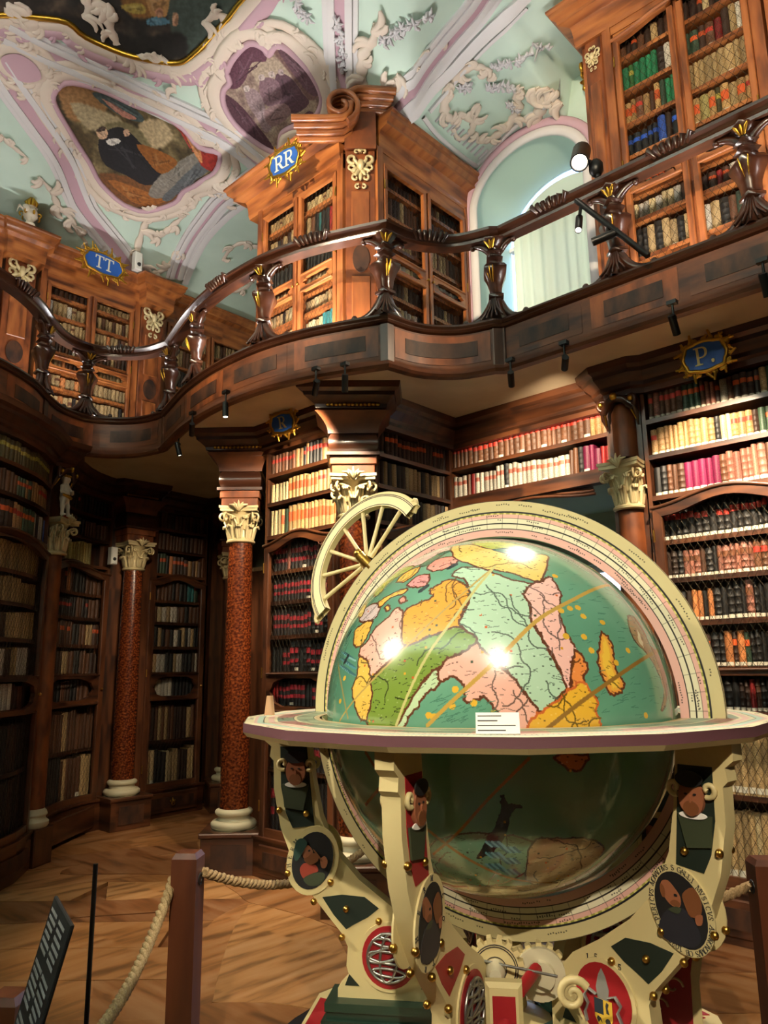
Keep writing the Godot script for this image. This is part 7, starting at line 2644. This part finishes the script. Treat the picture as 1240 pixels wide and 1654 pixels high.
func build_stand(t: Node, C: Vector3, h: Vector3, nz: Vector3) -> void:
	var base := Vector3(C.x, 0, C.z)
	var kind := 0
	for az in [146.0, 75.0, 6.0, 292.0, 220.0]:
		var a := deg_to_rad(az)
		var r := Vector3(cos(a), 0, sin(a))
		var tn := r.cross(Vector3.UP)
		XF = Transform3D(Basis(r, Vector3.UP, tn), base)
		var lo := leg_outline()
		var poly := PackedVector2Array()
		for p in lo[0]: poly.append(p)
		for p in lo[1]: poly.append(p)
		var s := mk()
		prism(s, poly, -0.028, 0.028)
		var leg := obj("leg", s, "cream_paint", t, "cream curved leg with painted medallions")
		for sg in [-1.0, 1.0]:
			var f: float = 0.028 * sg
			var pn := func(pl: PackedVector2Array, z0: float, z1: float, called: String, m: String) -> void:
				var ss := mk()
				prism(ss, pl, minf(f + z0 * sg, f + z1 * sg), maxf(f + z0 * sg, f + z1 * sg))
				obj(called, ss, m, leg)
			var ground: String = "red_paint" if kind == 1 else "dark_green_paint"
			# upper figure panel, medallion, lower panel, roundel
			pn.call(PackedVector2Array([Vector2(0.69, 1.42), Vector2(0.79, 1.42), Vector2(0.785, 1.28), Vector2(0.765, 1.19), Vector2(0.74, 1.14), Vector2(0.66, 1.15), Vector2(0.675, 1.28)]), 0.0, 0.002, "painted_panel", ground)
			pn.call(PackedVector2Array([Vector2(0.56, 0.925), Vector2(0.63, 0.915), Vector2(0.59, 0.86), Vector2(0.545, 0.815), Vector2(0.52, 0.83), Vector2(0.47, 0.855), Vector2(0.43, 0.885), Vector2(0.48, 0.92)]), 0.0, 0.002, "painted_panel", ground)
			var oc := Vector2(0.665, 1.035)
			pn.call(oval(oc, 0.092, 0.118, 0.35), 0.0, 0.006, "medallion_frame", "cream_paint")
			pn.call(oval(oc, 0.072, 0.098, 0.35), 0.006, 0.008, "medallion_ground", "black_panel")
			portrait(leg, oc, f, sg, kind, signf(Vector3.UP.cross(tn * sg).dot(r)))
			# bust in the upper panel
			pn.call(oval(Vector2(0.728, 1.335), 0.036, 0.048), 0.002, 0.016, "carved_head", "face_paint")
			pn.call(oval(Vector2(0.728, 1.385), 0.04, 0.022), 0.016, 0.02, "cap", "black_panel")
			pn.call(oval(Vector2(0.728, 1.308), 0.022, 0.02), 0.016, 0.02, "beard", "book_brown")
			for ex in [-0.013, 0.013]:
				pn.call(oval(Vector2(0.728 + ex, 1.345), 0.005, 0.003, 0.0, 8), 0.016, 0.018, "eye", "black_panel")
			pn.call(oval(Vector2(0.728, 1.332), 0.004, 0.01, 0.0, 8), 0.016, 0.021, "nose", "face_paint")
			pn.call(oval(Vector2(0.728, 1.289), 0.04, 0.01), 0.008, 0.012, "collar", "white_card")
			pn.call(PackedVector2Array([Vector2(0.68, 1.29), Vector2(0.78, 1.29), Vector2(0.77, 1.21), Vector2(0.7, 1.2)]), 0.002, 0.008, "robe", "robe_green")
			for e in [-1.0, 1.0]:
				var ss := mk()
				var pts := PackedVector3Array()
				for v in scroll_pts(Vector3(0.728 + e * 0.05, 1.36, f + 0.008 * sg), Vector3(e, 0, 0), Vector3.UP, 0.022, 0.006, -2.0, 4.0, 12):
					pts.append(W(v))
				tube(ss, pts, 0.008, 6)
				obj("scroll", ss, "cream_paint", leg)
			# roundel above the foot
			var rc := Vector2(0.395, 0.735)
			pn.call(oval(rc, 0.108, 0.11), 0.0, 0.006, "roundel_frame", "cream_paint")
			pn.call(oval(rc, 0.094, 0.098), 0.006, 0.008, "roundel_ground", "red_paint")
			if kind == 2:
				crest(leg, rc, f, sg)
			else:
				armillary(leg, rc, f, sg)
			for q in [[0.815, 1.2], [0.69, 1.19], [0.755, 0.99], [0.6, 0.965], [0.66, 0.9], [0.545, 0.88], [0.43, 0.845], [0.56, 0.79]]:
				var bs := mk()
				var bp := Vector2(minf(q[0], 0.79), q[1])
				XF = Transform3D(Basis(r, Vector3.UP, tn), base)
				ball(bs, W(Vector3(bp.x, bp.y, f + 0.004 * sg)), Vector3(0.012, 0.012, 0.012))
				obj("gilt_boss", bs, "brass", leg)
			pn.call(PackedVector2Array([Vector2(0.5, 0.64), Vector2(0.55, 0.64), Vector2(0.535, 0.675)]), 0.0, 0.002, "dark_inset", "dark_green_paint")
			pn.call(PackedVector2Array([Vector2(0.24, 0.64), Vector2(0.29, 0.64), Vector2(0.255, 0.675)]), 0.0, 0.002, "dark_inset", "dark_green_paint")
			# lettering round the medallion, on the side that faces the visitor
			var nrm: Vector3 = tn * sg
			if kind < 3 and nrm.dot(EYE - base) > 0:
				var words: String = ["HERM CONTRACTVS MONACHVS S GALLI ", "HERM CONTR ", "HELPERICVS MONACHVS S GALLI MVSICVS ASTRONOMVS OB 1020 "][kind]
				if kind == 0: words = "HERM"
				var xv: Vector3 = Vector3.UP.cross(nrm).normalized()
				var seen := signf(xv.dot(r))
				for i in words.length():
					if words[i] == " ": continue
					var av := deg_to_rad(206.0 - 15.0 * i) if kind == 0 else deg_to_rad(205.0 - 360.0 * i / words.length())
					var al := av if seen > 0 else PI - av
					var off := Vector2(cos(al) * 0.082, sin(al) * 0.108).rotated(0.35)
					var up: Vector3 = (r * off.x + Vector3.UP * off.y).normalized()
					lettering(leg, words[i], Transform3D(Basis(up.cross(nrm).normalized(), up, nrm), W(Vector3(oc.x + off.x, oc.y + off.y, f + 0.0065 * sg))), 0.014, "print_ink", "inscription", true, 0.0015)
				if kind == 2:
					for i in 4:
						var lp := rc + Vector2([-0.05, -0.02, 0.035, 0.06][i] * -1.0, 0.112)
						var xx: Vector3 = Vector3.UP.cross(nrm).normalized()
						if xx.dot(r) > 0: lp.x = rc.x + (lp.x - rc.x) * -1.0
						lettering(leg, "1595"[i], Transform3D(Basis(xx, Vector3.UP, nrm), W(Vector3(lp.x, lp.y - absf(lp.x - rc.x) * 0.2, f + 0.002 * sg))), 0.017, "print_ink", "inscription", true, 0.0015)
		# foot: green moulded block
		XF = Transform3D(Basis(r, Vector3.UP, tn), base)
		var s3 := mk()
		box(s3, Vector3(0.16, 0.51, -0.085), Vector3(0.62, 0.55, 0.085))
		box(s3, Vector3(0.175, 0.55, -0.07), Vector3(0.605, 0.575, 0.07))
		box(s3, Vector3(0.17, 0.575, -0.078), Vector3(0.61, 0.602, 0.078))
		obj("foot_block", s3, "green_paint", leg, "dark green moulded foot block")
		kind += 1
	frame_off()
	# base slab with red panels, on a black drum
	var s := mk()
	XF = Transform3D(Basis(Vector3(1, 0, 0), Vector3(0, 0, 1), Vector3(0, 1, 0)), base)
	prism(s, ngon(0.74, 10, deg_to_rad(146.0 - 18.0)), 0.4, 0.51)
	var slab := obj("base_slab", s, "cream_paint", t, "cream ten sided base")
	for i in 5:
		var a := deg_to_rad([146.0, 75.0, 6.0, 292.0, 220.0][i])
		s = mk()
		var e := Vector2(cos(a), sin(a))
		var g := Vector2(-e.y, e.x)
		for sg in [-1.0, 1.0]:
			prism(s, PackedVector2Array([e * 0.64 + g * 0.1 * sg, e * 0.66 + g * 0.2 * sg, e * 0.3 + g * 0.16 * sg, e * 0.3 + g * 0.1 * sg]), 0.51, 0.512)
		prism(s, PackedVector2Array([e * 0.64 + g * 0.17, e * 0.69 + g * 0.19, e * 0.69 - g * 0.19, e * 0.64 - g * 0.17]), 0.51, 0.512)
		obj("red_panel", s, "red_paint", slab)
	frame_off()
	s = mk()
	lathe(s, PackedVector2Array([Vector2(0, 0.4), Vector2(0.86, 0.4), Vector2(0.88, 0.38), Vector2(0.88, 0.0)]), base, 48)
	obj("black_drum", s, "black_panel", t, "low black drum under the globe's base")
	s = mk()
	lathe(s, PackedVector2Array([Vector2(0.16, 0.51), Vector2(0.14, 0.56), Vector2(0.06, 0.6), Vector2(0.05, 0.68), Vector2(0.07, 0.72), Vector2(0.05, 0.79)]), base, 20)
	obj("centre_post", s, "cream_paint", t)
	gears(t)
	# wrought scroll brackets between the legs
	for i in 2:
		var a := deg_to_rad([200.0, 330.0][i])
		var r := Vector3(cos(a), 0, sin(a))
		XF = Transform3D(Basis(r, Vector3.UP, r.cross(Vector3.UP)), base)
		s = mk()
		var pl := PackedVector2Array([Vector2(0.25, 0.51), Vector2(0.6, 0.51), Vector2(0.6, 0.72), Vector2(0.63, 0.85), Vector2(0.62, 1.0), Vector2(0.66, 1.08), Vector2(0.68, 1.16), Vector2(0.64, 1.2), Vector2(0.6, 1.17), Vector2(0.59, 1.1), Vector2(0.53, 1.0), Vector2(0.5, 0.92), Vector2(0.4, 0.8), Vector2(0.28, 0.72)])
		prism(s, pl, -0.02, 0.02)
		var b := obj("bracket", s, "cream_paint", t, "cream bracket with a red scroll panel")
		for sg in [-1.0, 1.0]:
			s = mk()
			prism(s, PackedVector2Array([Vector2(0.36, 0.56), Vector2(0.57, 0.56), Vector2(0.575, 0.74), Vector2(0.6, 0.86), Vector2(0.59, 0.98), Vector2(0.62, 1.08), Vector2(0.57, 1.0), Vector2(0.52, 0.86), Vector2(0.42, 0.74)]), minf(0.02 * sg, 0.023 * sg), maxf(0.02 * sg, 0.023 * sg))
			obj("red_panel", s, "red_paint", b)
			s = mk()
			for q in [[0.52, 0.7], [0.54, 0.84], [0.57, 0.95], [0.47, 0.64]]:
				var pts := PackedVector3Array()
				for v in scroll_pts(Vector3(q[0], q[1], 0.024 * sg), Vector3(1, 0, 0), Vector3.UP, 0.03, 0.008, 0.0, 5.5, 12):
					pts.append(W(v))
				tube(s, pts, 0.004, 5)
			obj("painted_scroll", s, "pale_wood", b)
			s = mk()
			var pp := PackedVector3Array()
			for v in scroll_pts(Vector3(0.64, 1.15, 0.02 * sg), Vector3(1, 0, 0), Vector3.UP, 0.04, 0.008, 1.6, 9.0, 20):
				pp.append(W(v))
			tube(s, pp, 0.007, 5)
			obj("volute", s, "cream_paint", b)
	frame_off()
	s = mk()
	tube(s, PackedVector3Array([C + Vector3(0.12, -0.72, 0.25) - h * 0.35, C + Vector3(0.12, -0.74, 0.25) + h * 0.2]), 0.004, 6)
	obj("steel_rod", s, "steel", t)

func portrait(leg: Node, c: Vector2, f: float, sg: float, kind: int, flip: float) -> void:
	if not M.has("face_paint"):
		plain("face_paint", c8(150, 92, 62), 0.5)
		plain("robe_green", c8(58, 66, 46), 0.5)
		plain("robe_red", c8(140, 56, 40), 0.5)
		plain("robe_black", c8(38, 38, 46), 0.5)
		plain("book_brown", c8(120, 72, 40), 0.5)
		plain("hat_green", c8(40, 66, 58), 0.5)
	var k := f + 0.008 * sg
	# shapes are given as seen, 1 = half the medallion
	var lay := func(list: Array, step: int, called: String, m: String) -> void:
		var s := mk()
		var pts: Array = []
		for i in range(0, list.size(), 2):
			pts.append(c + Vector2(list[i] * 0.07 * flip, list[i + 1] * 0.096))
		var q := curve2(pts, 3, true)
		var a := k + 0.0006 * step * sg
		var b := k + 0.0006 * (step + 1) * sg
		prism(s, q, minf(a, b), maxf(a, b))
		obj(called, s, m, leg)
	if kind == 0:
		lay.call([-0.65, -0.34, -0.46, -0.11, -0.07, -0.11, 0.21, -0.17, 0.3, -0.36, -0.07, -0.46, -0.43, -0.63], 0, "painted_robe", "robe_red")
		lay.call([-0.46, -0.63, -0.07, -0.46, 0.28, -0.4, 0.64, -0.44, 0.57, -0.7, 0.2, -0.86, -0.2, -0.84], 1, "painted_sleeve", "robe_green")
		lay.call([-0.5, 0.46, -0.2, 0.52, 0.02, 0.34, -0.02, 0.2, -0.2, 0.1, -0.4, 0.06, -0.52, 0.2], 2, "painted_face", "face_paint")
		lay.call([-0.2, 0.14, 0.0, 0.26, 0.3, 0.2, 0.3, 0.0, 0.05, -0.12, -0.2, -0.12, -0.44, 0.03], 3, "painted_beard", "book_brown")
		lay.call([-0.93, 0.4, -0.8, 0.68, -0.5, 0.76, -0.26, 0.6, -0.42, 0.36, -0.62, 0.12, -0.84, -0.04, -0.97, 0.18], 4, "painted_hat", "hat_green")
		lay.call([0.43, 0.05, 0.64, 0.17, 0.8, 0.0, 0.7, -0.22, 0.48, -0.22], 5, "painted_hand", "face_paint")
		lay.call([-0.2, 0.36, -0.1, 0.38, -0.1, 0.32, -0.2, 0.31], 6, "painted_eye", "black_panel")
		lay.call([0.06, 0.36, 0.12, 0.37, 0.52, 0.04, 0.46, 0.0], 6, "painted_flute", "book_brown")
	else:
		lay.call([-0.92, -0.8, -0.95, -0.48, -0.54, -0.06, 0.1, 0.06, 0.54, -0.2, 0.76, -0.62, 0.4, -0.92, -0.4, -0.94], 0, "painted_robe", "robe_black")
		lay.call([-0.76, 0.48, -0.7, 0.68, -0.43, 0.73, -0.16, 0.56, 0.05, 0.34, 0.0, 0.08, -0.32, 0.06, -0.62, 0.24], 1, "painted_face", "face_paint")
		lay.call([-0.4, 0.12, -0.1, 0.06, 0.02, 0.16, -0.12, 0.24, -0.3, 0.22], 2, "painted_beard", "book_brown")
		lay.call([0.16, 0.45, 0.6, 0.68, 0.9, 0.4, 0.86, 0.0, 0.44, -0.12, 0.22, 0.16], 3, "painted_book", "book_brown")
		lay.call([-0.2, 0.4, -0.08, 0.4, -0.08, 0.34, -0.2, 0.34], 3, "painted_eye", "black_panel")
		lay.call([-0.8, 0.46, -0.74, 0.62, -0.6, 0.5, -0.6, 0.28, -0.72, 0.26], 3, "painted_hair", "book_brown")
		lay.call([-0.5, -0.06, -0.2, 0.06, 0.06, 0.04, -0.1, -0.12], 3, "painted_collar", "robe_green")
		lay.call([0.64, -0.06, 0.92, 0.0, 0.86, -0.26, 0.64, -0.28], 4, "painted_hand", "face_paint")

func armillary(leg: Node, c: Vector2, f: float, sg: float) -> void:
	var s := mk()
	var z := f + 0.014 * sg
	for q in [[0.074, 0.076, 0.0, 0.0], [0.03, 0.076, 0.12, 0.0], [0.074, 0.018, 0.1, 0.0], [0.072, 0.02, -0.28, 0.012], [0.055, 0.012, 0.1, 0.046], [0.055, 0.012, 0.1, -0.046], [0.03, 0.008, 0.1, 0.066]]:
		var pts := PackedVector3Array()
		for p in oval(Vector2.ZERO, q[0], q[1], q[2]):
			pts.append(W(Vector3(c.x + p.x, c.y + p.y + q[3], z)))
		tube(s, pts, 0.005, 6, 1.0, Vector3.ZERO, true)
	obj("armillary_sphere", s, "steel", leg, "grey painted armillary sphere")

func crest(leg: Node, c: Vector2, f: float, sg: float) -> void:
	var k := f + 0.008 * sg
	var lay := func(pl: PackedVector2Array, step: int, called: String, m: String) -> void:
		var s := mk()
		var q := PackedVector2Array()
		for p in pl: q.append(c + Vector2(-p.x if sg > 0 else p.x, p.y))
		var a := k + 0.0008 * step * sg
		var b := k + 0.0008 * (step + 1) * sg
		prism(s, q, minf(a, b), maxf(a, b))
		obj(called, s, m, leg)
	if not M.has("crest_yellow"):
		plain("crest_yellow", c8(214, 178, 62), 0.5)
		plain("crest_blue", c8(40, 52, 62), 0.5)
		plain("crest_grey", c8(128, 128, 122), 0.5)
	lay.call(PackedVector2Array([Vector2(-0.018, 0.0), Vector2(-0.022, 0.03), Vector2(-0.012, 0.065), Vector2(0.0, 0.085), Vector2(0.012, 0.065), Vector2(0.022, 0.03), Vector2(0.018, 0.0)]), 0, "mitre", "crest_grey")
	lay.call(PackedVector2Array([Vector2(-0.03, 0.0), Vector2(0.03, 0.0), Vector2(0.03, -0.05), Vector2(0.015, -0.075), Vector2(0.0, -0.085), Vector2(-0.015, -0.075), Vector2(-0.03, -0.05)]), 1, "shield", "crest_yellow")
	lay.call(PackedVector2Array([Vector2(0.0, 0.0), Vector2(0.03, 0.0), Vector2(0.03, -0.04), Vector2(0.0, -0.04)]), 2, "shield_quarter", "crest_blue")
	# beasts of the shield as small dark shapes
	lay.call(PackedVector2Array([Vector2(-0.02, -0.035), Vector2(-0.015, -0.02), Vector2(-0.019, -0.008), Vector2(-0.012, -0.004), Vector2(-0.008, -0.014), Vector2(-0.01, -0.034)]), 2, "shield_beast", "print_ink")
	lay.call(PackedVector2Array([Vector2(0.006, -0.062), Vector2(0.01, -0.05), Vector2(0.02, -0.046), Vector2(0.024, -0.054), Vector2(0.018, -0.064), Vector2(0.012, -0.056)]), 2, "shield_beast", "print_ink")
	lay.call(oval(Vector2(-0.014, -0.056), 0.009, 0.009), 2, "shield_wheel", "print_ink")
	for e in [-1.0, 1.0]:
		var s := mk()
		var pts := PackedVector3Array()
		for q in [[0.02, 0.01], [0.045, 0.02], [0.062, 0.0], [0.05, -0.02], [0.062, -0.045], [0.056, -0.07]]:
			pts.append(W(Vector3(c.x + e * q[0], c.y + q[1], k + 0.004 * sg)))
		tube(s, pts, 0.009, 6, 0.3)
		obj("mantling", s, "crest_grey", leg)

func gears(t: Node) -> void:
	# crank train between the front legs
	var view := (EYE - Vector3(-1.55, 0.75, -2.2))
	var n := Vector3(view.x, 0, view.z).normalized()
	var x := Vector3.UP.cross(n)
	for q in [[800.0, 1562.0, 0.088, 16, 2.32], [872.0, 1568.0, 0.085, 14, 2.36]]:
		var c: Vector3 = EYE + px_ray(q[0], q[1]) * q[4]
		XF = Transform3D(Basis(x, Vector3.UP, n), c)
		var s := mk()
		var pl := PackedVector2Array()
		var k: int = q[3]
		for i in k:
			for e in [[0.0, 0.84], [0.22, 0.84], [0.32, 1.0], [0.72, 1.0], [0.82, 0.84]]:
				var a: float = TAU * (i + e[0]) / k
				pl.append(Vector2(cos(a), sin(a)) * q[2] * e[1])
		prism(s, pl, -0.016, 0.016)
		var g := obj("gear_wheel", s, "cream_paint", t, "cream wooden gear wheel")
		if k == 16:
			s = mk()
			for r in [0.77, 0.7, 0.38]:
				var ln := PackedVector3Array()
				for p in oval(Vector2.ZERO, q[2] * r, q[2] * r): ln.append(W(Vector3(p.x, p.y, 0.0165)))
				tube(s, ln, 0.002, 4, 1.0, Vector3.ZERO, true)
			obj("painted_line", s, "print_ink", g)
			s = mk()
			lathe(s, PackedVector2Array([Vector2(0.03, 0.016), Vector2(0.028, 0.06), Vector2(0.018, 0.075), Vector2(0, 0.078)]), c, 16, 0, TAU, Basis(x, n, Vector3.UP))
			obj("axle_cap", s, "base_cream", g)
		else:
			s = mk()
			lathe(s, PackedVector2Array([Vector2(0.076, 0.016), Vector2(0.076, 0.035), Vector2(0.045, 0.038), Vector2(0.042, 0.055), Vector2(0, 0.057)]), c, 24, 0, TAU, Basis(x, n, Vector3.UP))
			obj("axle_disc", s, "base_cream", g)
	frame_off()
	var a: Vector3 = EYE + px_ray(866, 1565) * 2.28
	var b: Vector3 = EYE + px_ray(838, 1602) * 2.15
	var s2 := mk()
	tube(s2, PackedVector3Array([a, b]), 0.018, 10)
	var cr := obj("crank_shaft", s2, "red_paint", t, "red crank shaft")
	var c2: Vector3 = EYE + px_ray(815, 1648) * 2.1
	XF = Transform3D(Basis(x, Vector3.UP, n), c2)
	s2 = mk()
	cbox(s2, Vector3(-0.052, -0.12, -0.04), Vector3(0.052, 0.092, 0.0), 0.012)
	obj("bearing_block", s2, "cream_paint", cr, "cream bearing block")
	s2 = mk()
	box(s2, Vector3(-0.032, -0.09, 0.0), Vector3(0.032, 0.06, 0.003))
	obj("red_panel", s2, "red_paint", cr)
	s2 = mk()
	ball(s2, W(Vector3(0.0, -0.02, 0.006)), Vector3(0.026, 0.026, 0.03), Basis.IDENTITY, 14, 8)
	obj("crank_knob", s2, "red_paint", cr)
	frame_off()
	var c3: Vector3 = EYE + px_ray(895, 1590) * 2.2
	s2 = mk()
	for r in [0.05]:
		XF = Transform3D(Basis(x, Vector3.UP, n), EYE + px_ray(925, 1607) * 2.15)
		var pts := PackedVector3Array()
		for v in scroll_pts(Vector3.ZERO, Vector3(1, 0, 0), Vector3.UP, 0.045, 0.006, 0.5, 9.5, 24): pts.append(W(v))
		tube(s2, pts, taper(25, 0.013, 0.008), 6)
	obj("snail_scroll", s2, "cream_paint", t)
	frame_off()

# ---------------------------------------------------------------- barrier round the globe
func rope(label: String, a: Vector3, b: Vector3, sag: float) -> void:
	var n := 90
	var base := PackedVector3Array()
	for i in n + 1:
		var u := float(i) / n
		base.append(a.lerp(b, u) - Vector3(0, sag * 4 * u * (1 - u), 0))
	var t := thing("barrier_rope", label, "rope", (a + b) / 2 - Vector3(0, sag, 0), "ropes of the barrier round the globe")
	var d := (b - a).normalized()
	var sd := d.cross(Vector3.UP).normalized()
	var up := sd.cross(d)
	var turns_n := a.distance_to(b) / 0.075
	for k in 3:
		var pts := PackedVector3Array()
		for i in n + 1:
			var ph := TAU * (turns_n * i / n + k / 3.0)
			pts.append(base[i] + (sd * cos(ph) + up * sin(ph)) * 0.0105)
		var s := mk()
		tube(s, pts, 0.0115, 6)
		obj("strand", s, "rope_fibre", t)

func post(label: String, p: Vector2, h: float, w := 0.1) -> void:
	var t := thing("barrier_post", label, "post", Vector3(p.x, 0, p.y), "wooden posts of the barrier")
	var r := deg_to_rad(38.0)
	XF = Transform3D(Basis(Vector3.UP, r), Vector3(p.x, 0, p.y))
	var s := mk()
	box(s, Vector3(-w / 2, 0, -w / 2), Vector3(w / 2, h - 0.02, w / 2))
	var q := w / 2
	var e := w / 2 - 0.012
	for k in 4:
		var c := [Vector2(-1, -1), Vector2(1, -1), Vector2(1, 1), Vector2(-1, 1)]
		var a: Vector2 = c[k]
		var b: Vector2 = c[(k + 1) % 4]
		quad(s, W(Vector3(a.x * q, h - 0.02, a.y * q)), W(Vector3(a.x * e, h, a.y * e)), W(Vector3(b.x * e, h, b.y * e)), W(Vector3(b.x * q, h - 0.02, b.y * q)))
	quad(s, W(Vector3(-e, h, -e)), W(Vector3(e, h, -e)), W(Vector3(e, h, e)), W(Vector3(-e, h, e)))
	obj("shaft", s, "post_wood", t)
	s = mk()
	for sg in [-1.0, 1.0]:
		var pts := PackedVector3Array()
		for i in 12:
			var a := TAU * i / 12
			pts.append(W(Vector3(sg * w / 2, h - 0.1 + 0.02 * sin(a), 0.02 * cos(a))))
		tube(s, pts, 0.005, 5, 1.0, Vector3.ZERO, true)
	obj("rope_eye", s, "black_metal", t)
	frame_off()

func build_barrier() -> void:
	var A := Vector3(-2.75, 0.9, -1.78)
	post("square reddish post of the rope barrier in front of the floor swirl", Vector2(A.x, A.z), 1.0)
	var B := Vector3(-1.03, 0.9, -3.1)
	post("square reddish post of the rope barrier beside the P bookcase", Vector2(B.x, B.z), 1.0)
	post("square reddish post of the rope barrier beside the black text panel", Vector2(-2.44, -1.0), 0.8)
	rope("thick twisted rope hanging from the post to the front", A + Vector3(-0.04, 0, 0.04), Vector3(-2.1, 0.72, -0.92), 0.16)
	var D := Vector3(-3.05, 0.86, -3.3)
	rope("thick twisted rope running from the post towards the back of the globe", A + Vector3(0.03, 0.02, -0.05), D, 0.16)
	rope("thick twisted rope running behind the globe to the post by the P bookcase", D, B + Vector3(-0.05, 0, 0.02), 0.3)
	# slim black rods
	for q in [[-2.52, -1.28, 1.08, "slim black rod standing between the text panel and the barrier post"], [-3.05, -3.3, 0.9, "slim black rod behind the globe near the R bookcase"]]:
		var s := mk()
		var p := Vector3(q[0], 0, q[1])
		tube(s, PackedVector3Array([p, p + Vector3(0, q[2], 0)]), 0.008, 8)
		var o := obj("barrier_rod", s, "black_metal")
		tag(o, q[3], "rod")
		s = mk()
		lathe(s, PackedVector2Array([Vector2(0, 0.015), Vector2(0.1, 0.012), Vector2(0.1, 0.0)]), p, 20)
		obj("foot_plate", s, "black_metal", o)
	# black text panel on its stand
	var side := Vector3(0.96, 0, 0.28)
	var up := Vector3(0.07, 0.97, -0.24).normalized()
	var ctr := Vector3(-2.13, 1.12, -0.97) + side * 0.15 - up * 0.22
	var t := thing("text_panel", "black printed text panel on a thin stand at the edge of the barrier", "sign", Vector3(ctr.x, 0, ctr.z))
	XF = Transform3D(Basis(side, up, side.cross(up).normalized()), ctr)
	var s := mk()
	cbox(s, Vector3(-0.14, -0.24, -0.008), Vector3(0.14, 0.22, 0.0), 0.003)
	var pl := obj("panel", s, "black_panel", t)
	s = mk()
	var r := RandomNumberGenerator.new()
	r.seed = 3
	for col in 2:
		for i in 22:
			if i == 6 or i == 13: continue
			box(s, Vector3(-0.12 + col * 0.125, 0.19 - i * 0.017, 0.0), Vector3(-0.12 + col * 0.125 + r.randf_range(0.07, 0.11), 0.198 - i * 0.017, 0.0008))
	obj("printed_line", s, "print_white", pl)
	frame_off()
	s = mk()
	tube(s, PackedVector3Array([ctr - Vector3(0.02, 0.12, 0.02), ctr + Vector3(-0.02, -0.13, -0.14), ctr + Vector3(-0.02, -0.18, -0.17), Vector3(ctr.x - 0.02, 0.0, ctr.z - 0.17)]), 0.014, 8)
	lathe(s, PackedVector2Array([Vector2(0, 0.015), Vector2(0.14, 0.012), Vector2(0.14, 0.0)]), Vector3(ctr.x - 0.02, 0, ctr.z - 0.17), 20)
	obj("stand", s, "black_metal", t)
